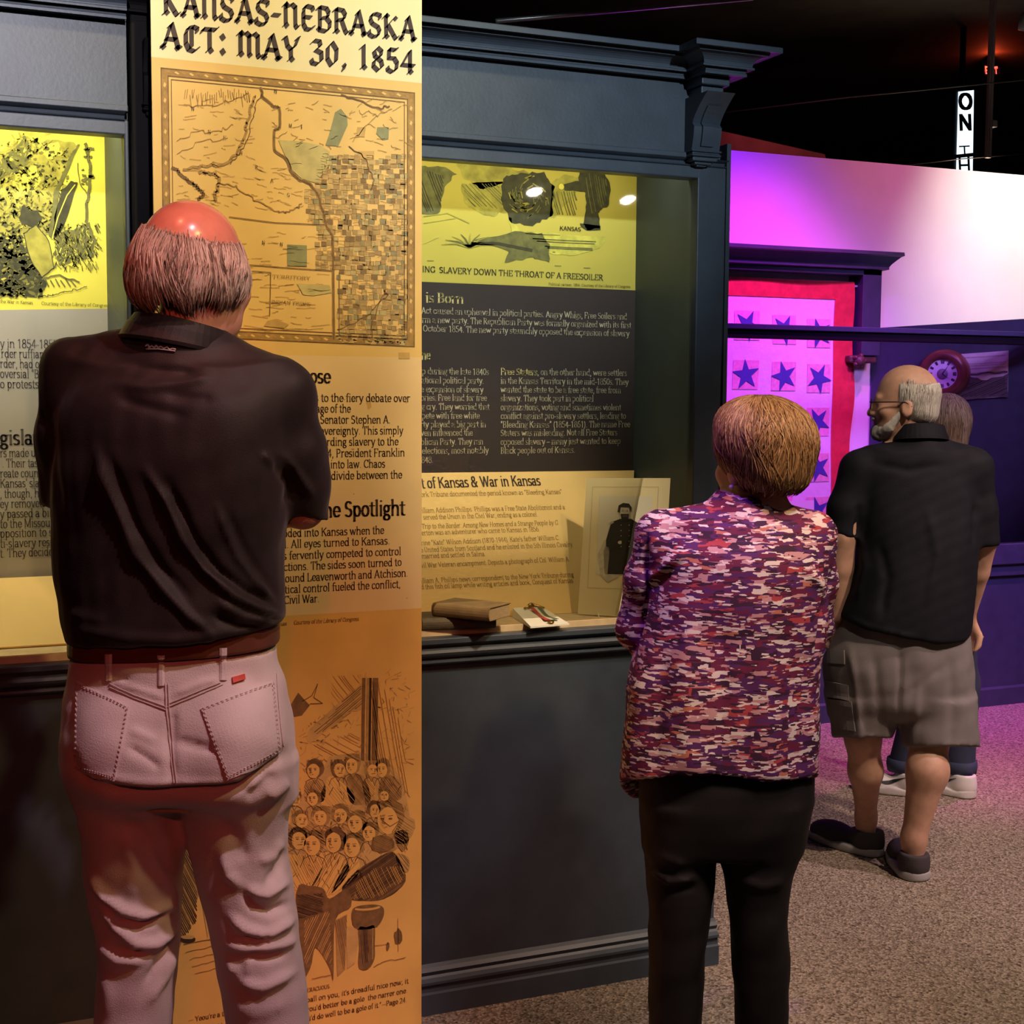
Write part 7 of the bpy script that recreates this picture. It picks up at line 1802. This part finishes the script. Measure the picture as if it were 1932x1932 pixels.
    V = g.folds(V, F, [(K8((330, 250), (360, 400), (320, 550)), 8, .008), (K8((420, 300), (460, 450), (430, 620)), 9, -.007), (K8((640, 150), (680, 350), (640, 560)), 9, .006), (K8((260, 620), (400, 680), (600, 720)), 6, .006), (K8((330, 120), (320, 280)), 6, -.010), (K8((850, 120), (845, 300)), 6, -.010), (K8((400, -60), (560, -30), (720, -60)), 8, -.005)])
    V = g.noise(V, F, .003, 16, 2); sh = g.part('polo_shirt', V, F, NPO)
    mb = MB(); n = 36; ring = []
    for i in range(n):
        a = 2*PI*i/n; ca, sa = math.cos(a), math.sin(a); c1, c2 = L(1733, 806), L(1733, 826)
        ring.append([(c_[0]+rx*ca, c_[1]+ry*sa, c_[2]+dz+.012*(-sa)*(sa < 0)) for rx, ry, c_, dz in ((.070, .066, c1, -.015), (.074, .070, c1, .004), (.082, .078, c1, .002), (.094, .092, c2, .0), (.096, .095, c2, -.010), (.08, .08, c2, -.008))])
    for i in range(n):
        for k in range(5): mb.poly([ring[i][k], ring[(i+1) % n][k], ring[(i+1) % n][k+1], ring[i][k+1]], NPO, True)
    mb.build('collar', sh)
    # cargo shorts
    SHO = mat('grey_khaki_cotton', (.17, .148, .145), .8, var=.12, scale=12, bump=.15, bscale=400)
    hip = g.rows([(1160, 1592, 1826, .150), (1200, 1576, 1827, .155), (1240, 1558, 1831, .160), (1290, 1557, 1835, .155), (1330, 1561, 1839, .14), (1350, 1566, 1841, .10)])
    lL = g.rows([(1310, 1560, 1700, .13), (1352, 1566, 1692, .12), (1400, 1572, 1677, .115), (1440, 1573, 1664, .11)])
    lR = g.rows([(1310, 1690, 1838, .13, -.02), (1352, 1695, 1841, .125, -.03), (1400, 1704, 1844, .12, -.05), (1445, 1712, 1845, .115, -.06)])
    def sho(p):
        d = loft(p, hip, 2.3); d = smin(d, loft(p, lL, 2.2), .02); d = smin(d, loft(p, lR, 2.2), .02)
        zc = CAMH-(np.where(p[0] < L(1692, 1400)[0], 1409, 1425)-758)*(4.6+p[1])/FPX
        d = np.maximum(d, zc-p[2])
        return np.maximum(d, -np.maximum(np.minimum(loft(p, lL, 2.2, False, -.020), loft(p, lR, 2.2, False, -.020)), p[2]-.47))
    V, F = surfnet(sho, axis([(-.29, .28, .0075)]), axis([(-.22, .20, .008)]), axis([(.36, .90, .0075)]))
    V = relax(V, F, 1)
    V = g.folds(V, F, [(K8((290, 760), (320, 950), (340, 1180)), 7, .008), (K8((400, 800), (420, 1000), (430, 1200)), 9, -.006), (K8((515, 760), (515, 900), (505, 1050)), 5, -.008), (K8((600, 900), (580, 1100), (570, 1230)), 8, .006), (K8((740, 800), (750, 1000), (740, 1220)), 10, -.006), (K8((700, 850), (560, 960)), 8, -.004)])
    V = g.noise(V, F, .003, 18, 8); so = g.part('shorts', V, F, SHO); bv = g.bvh(V, F)
    for quad in (K8((178, 765), (268, 770), (270, 832), (180, 826)), K8((182, 905), (285, 925), (288, 995), (190, 975))):
        g.patch('cargo_pocket_flap', bv, quad, SHO, .005, 6, 5, so)
    g.patch('cargo_pocket', bv, K8((196, 985), (300, 1000), (318, 1130), (216, 1110)), SHO, .006, 6, 6, so)
    # shoes
    shoe(g, tuple(hl-d_*.004)[:2], math.atan2(d_[1], d_[0]), max(.28, min(.31, float(np.linalg.norm(tl-hl))+.01)), .105, SHOEB, SOLEG)
    shoe(g, tuple(hr-dR*.004)[:2], PI/2-.06, .29, .108, SHOEB, SOLEG)
man_in_shorts()
# ================================================================== the visitor half hidden behind him
def hidden_visitor():
    g = Fig('person', 5.45, 1778, 'person with long brown hair, dark jeans and white sneakers, mostly hidden behind the bearded man')
    L = g.L
    hc = L(1784, 800, .0); hyaw = -.1; sc = .95
    SL, SR = L(1722, 885), L(1834, 885); EL, ER = L(1712, 1030), L(1842, 1030); WL, WR = L(1735, 1120, .12), L(1822, 1120, .12); nb = L(1780, 862)
    fr_ = g.ground(1816, 1502); fl_ = g.ground(1700, 1500)
    torso = g.rows([(890, 1735, 1822, .09), (1000, 1728, 1828, .10), (1150, 1722, 1832, .11), (1260, 1720, 1834, .11)])
    aL = np.array([fl_[0]+.02, fl_[1]+.05, .10]); aR = np.array([fr_[0]+.0, fr_[1]+.04, .10])
    def body(p):
        d = head_sdf(p, hc, hyaw, sc, True); d = smin(d, cone(p, hc+[0, -.01, -.07], nb, .046, .05), .02)
        t = loft(p, torso); t = smin(t, cone(p, nb, SL, .045, .04), .05); t = smin(t, cone(p, nb, SR, .045, .04), .05); d = smin(d, t, .03)
        for S_, E_, W_, sd in ((SL, EL, WL, 1), (SR, ER, WR, -1)):
            d = smin(d, chain(p, [S_, E_, W_], [.040, .034, .024]), .02); d = smin(d, hand_sdf(p, W_, (0, .6, -.6), (0, 1, .5), sd, .9), .012)
        for T_, A_ in ((L(1755, 1280), aL), (L(1805, 1280), aR)): d = smin(d, chain(p, [T_, T_*.5+A_*.5, A_-[0, 0, .05]], [.075, .052, .036], .02), .03)
        return d
    V, F = surfnet(body, axis([(-.27, .2, .008)]), axis([(-.16, .40, .009)]), axis([(.03, 1.32, .013), (1.32, 1.62, .006)])); g.part('body', relax(V, F, 1, .4), F, SKIN)
    H1, H2 = mat('ash_brown_hair', (.23, .15, .10), .55, var=.25, scale=50), mat('greyish_hair_strand', (.36, .27, .22), .5)
    def vol(p):
        h = rotz(p, hyaw, hc); d = ell(h, (0, -.012, .026), (.092, .110, .094)); return smin(d, cone(h, (0, -.045, -.02), (0, -.06, -.15), .078, .062), .03)
    def hairv(p):
        h = rotz(p, hyaw, hc); return smax(vol(p), -ell(h, (0, .10, -.05), (.075, .085, .085)), .01)
    V, F = surfnet(hairv, axis([(hc[0]-.13, hc[0]+.13, .005)]), axis([(hc[1]-.17, hc[1]+.14, .005)]), axis([(hc[2]-.23, hc[2]+.14, .005)]))
    mb = MB(); mb.mesh(V, F, H1); strands(g, mb, vol, hc, hyaw, (.9, 2*PI-.9), lambda a: 1.3, lambda a: -1.02, 800, [H1, H2], .0018, .3, .003, 8, 4); mb.build('hair', g.root, fix=False)
    TOP = mat('dark_plum_knit', (.05, .02, .04), .8, var=.2, scale=20)
    r2 = [(z, cx, cy, a+.018, b+.02) for z, cx, cy, a, b in torso]
    def top(p):
        d = loft(p, r2); d = smin(d, cone(p, nb-[0, 0, .03], SL, .06, .05), .04); d = smin(d, cone(p, nb-[0, 0, .03], SR, .06, .05), .04)
        for S_, E_, W_ in ((SL, EL, WL), (SR, ER, WR)): d = smin(d, chain(p, [S_, E_, E_*.2+W_*.8], [.050, .044, .036]), .02)
        return np.maximum(d, -cone(p, L(1780, 835), L(1780, 860), .058, .052))
    V, F = surfnet(top, axis([(-.27, .2, .009)]), axis([(-.17, .22, .009)]), axis([(.6, 1.42, .009)])); g.part('top', relax(V, F, 1), F, TOP)
    JN = mat('dark_blue_denim', (.03, .04, .085), .8, var=.2, scale=15, bump=.2, bscale=400)
    def jn(p):
        d = loft(p, [(r[0], r[1], r[2], r[3]+.012, r[4]+.012) for r in torso[2:]]+[(L(1778, 1330)[2], L(1778, 1330)[0], 0, .12, .12)])
        for T_, A_ in ((L(1752, 1290), aL), (L(1806, 1290), aR)): d = smin(d, chain(p, [T_, T_*.5+A_*.5, A_+[0, 0, .01]], [.088, .068, .058], .02), .03)
        return np.maximum(d, .085-p[2])
    V, F = surfnet(jn, axis([(-.27, .22, .009)]), axis([(-.2, .3, .009)]), axis([(.06, .86, .009)])); jo = g.part('jeans', relax(V, F, 1), F, JN)
    for A_ in (aL, aR):
        mb = MB(); mb.lathe([(.048, .0), (.062, -.004), (.066, .02), (.064, .045), (.056, .047)], JN, (A_[0], A_[1], .09), 'z', 24); mb.build('turned_cuff', jo)
    WHS = mat('white_leather_sneaker', (.72, .68, .66), .5, var=.04); WSO = mat('white_rubber_sole', (.62, .58, .55), .6); SWO = mat('black_swoosh_mark', (.015, .015, .02), .5)
    for (hx_, hy_), yd in (((aL[0]+.06, aL[1]-.06), PI-.42), ((aR[0]+.035, aR[1]-.075), PI/2+.75)):
        o, tr = shoe(g, (hx_, hy_), yd, .265, .095, WHS, WSO, 'sneaker', .092, .032, .006)
        me = o.data; bvs = BVHTree.FromPolygons([v.co.copy() for v in me.vertices], [list(p.vertices) for p in me.polygons])
        mb = MB(); c, s_ = math.cos(yd), math.sin(yd)
        back = lambda u, v, w: Vector((hx_+u*c-v*s_, hy_+u*s_+v*c, w))
        top_, bot_ = [], []
        for i in range(13):
            t = i/12; u = .055+.115*t; zt = .078-.040*t+.030*max(0, t-.6)**1.0; th = .002+.017*math.sin(PI*min(1, t*1.05))**1.2*t**.5
            top_.append((u, zt)); bot_.append((u, zt-th))
        for sd in (1, -1):
            pr = []
            for (u, z1_), (_, z0_) in zip(top_, bot_):
                row = []
                for z_ in (z1_, z0_):
                    h = bvs.ray_cast(back(u, sd*.2, z_), (back(u, 0, z_)-back(u, sd*.2, z_)).normalized())
                    row.append(h[0]+h[1]*(.002 if h[1].dot(back(u, sd*.2, z_)-back(u, 0, z_)) > 0 else -.002) if h[0] else None)
                pr.append(row)
            for a_, b_ in zip(pr, pr[1:]):
                if all(v is not None for v in a_+b_): mb.poly([a_[0], b_[0], b_[1], a_[1]], SWO)
            if mb.v: mb.build('swoosh_mark', o, fix=False); mb = MB()
hidden_visitor()
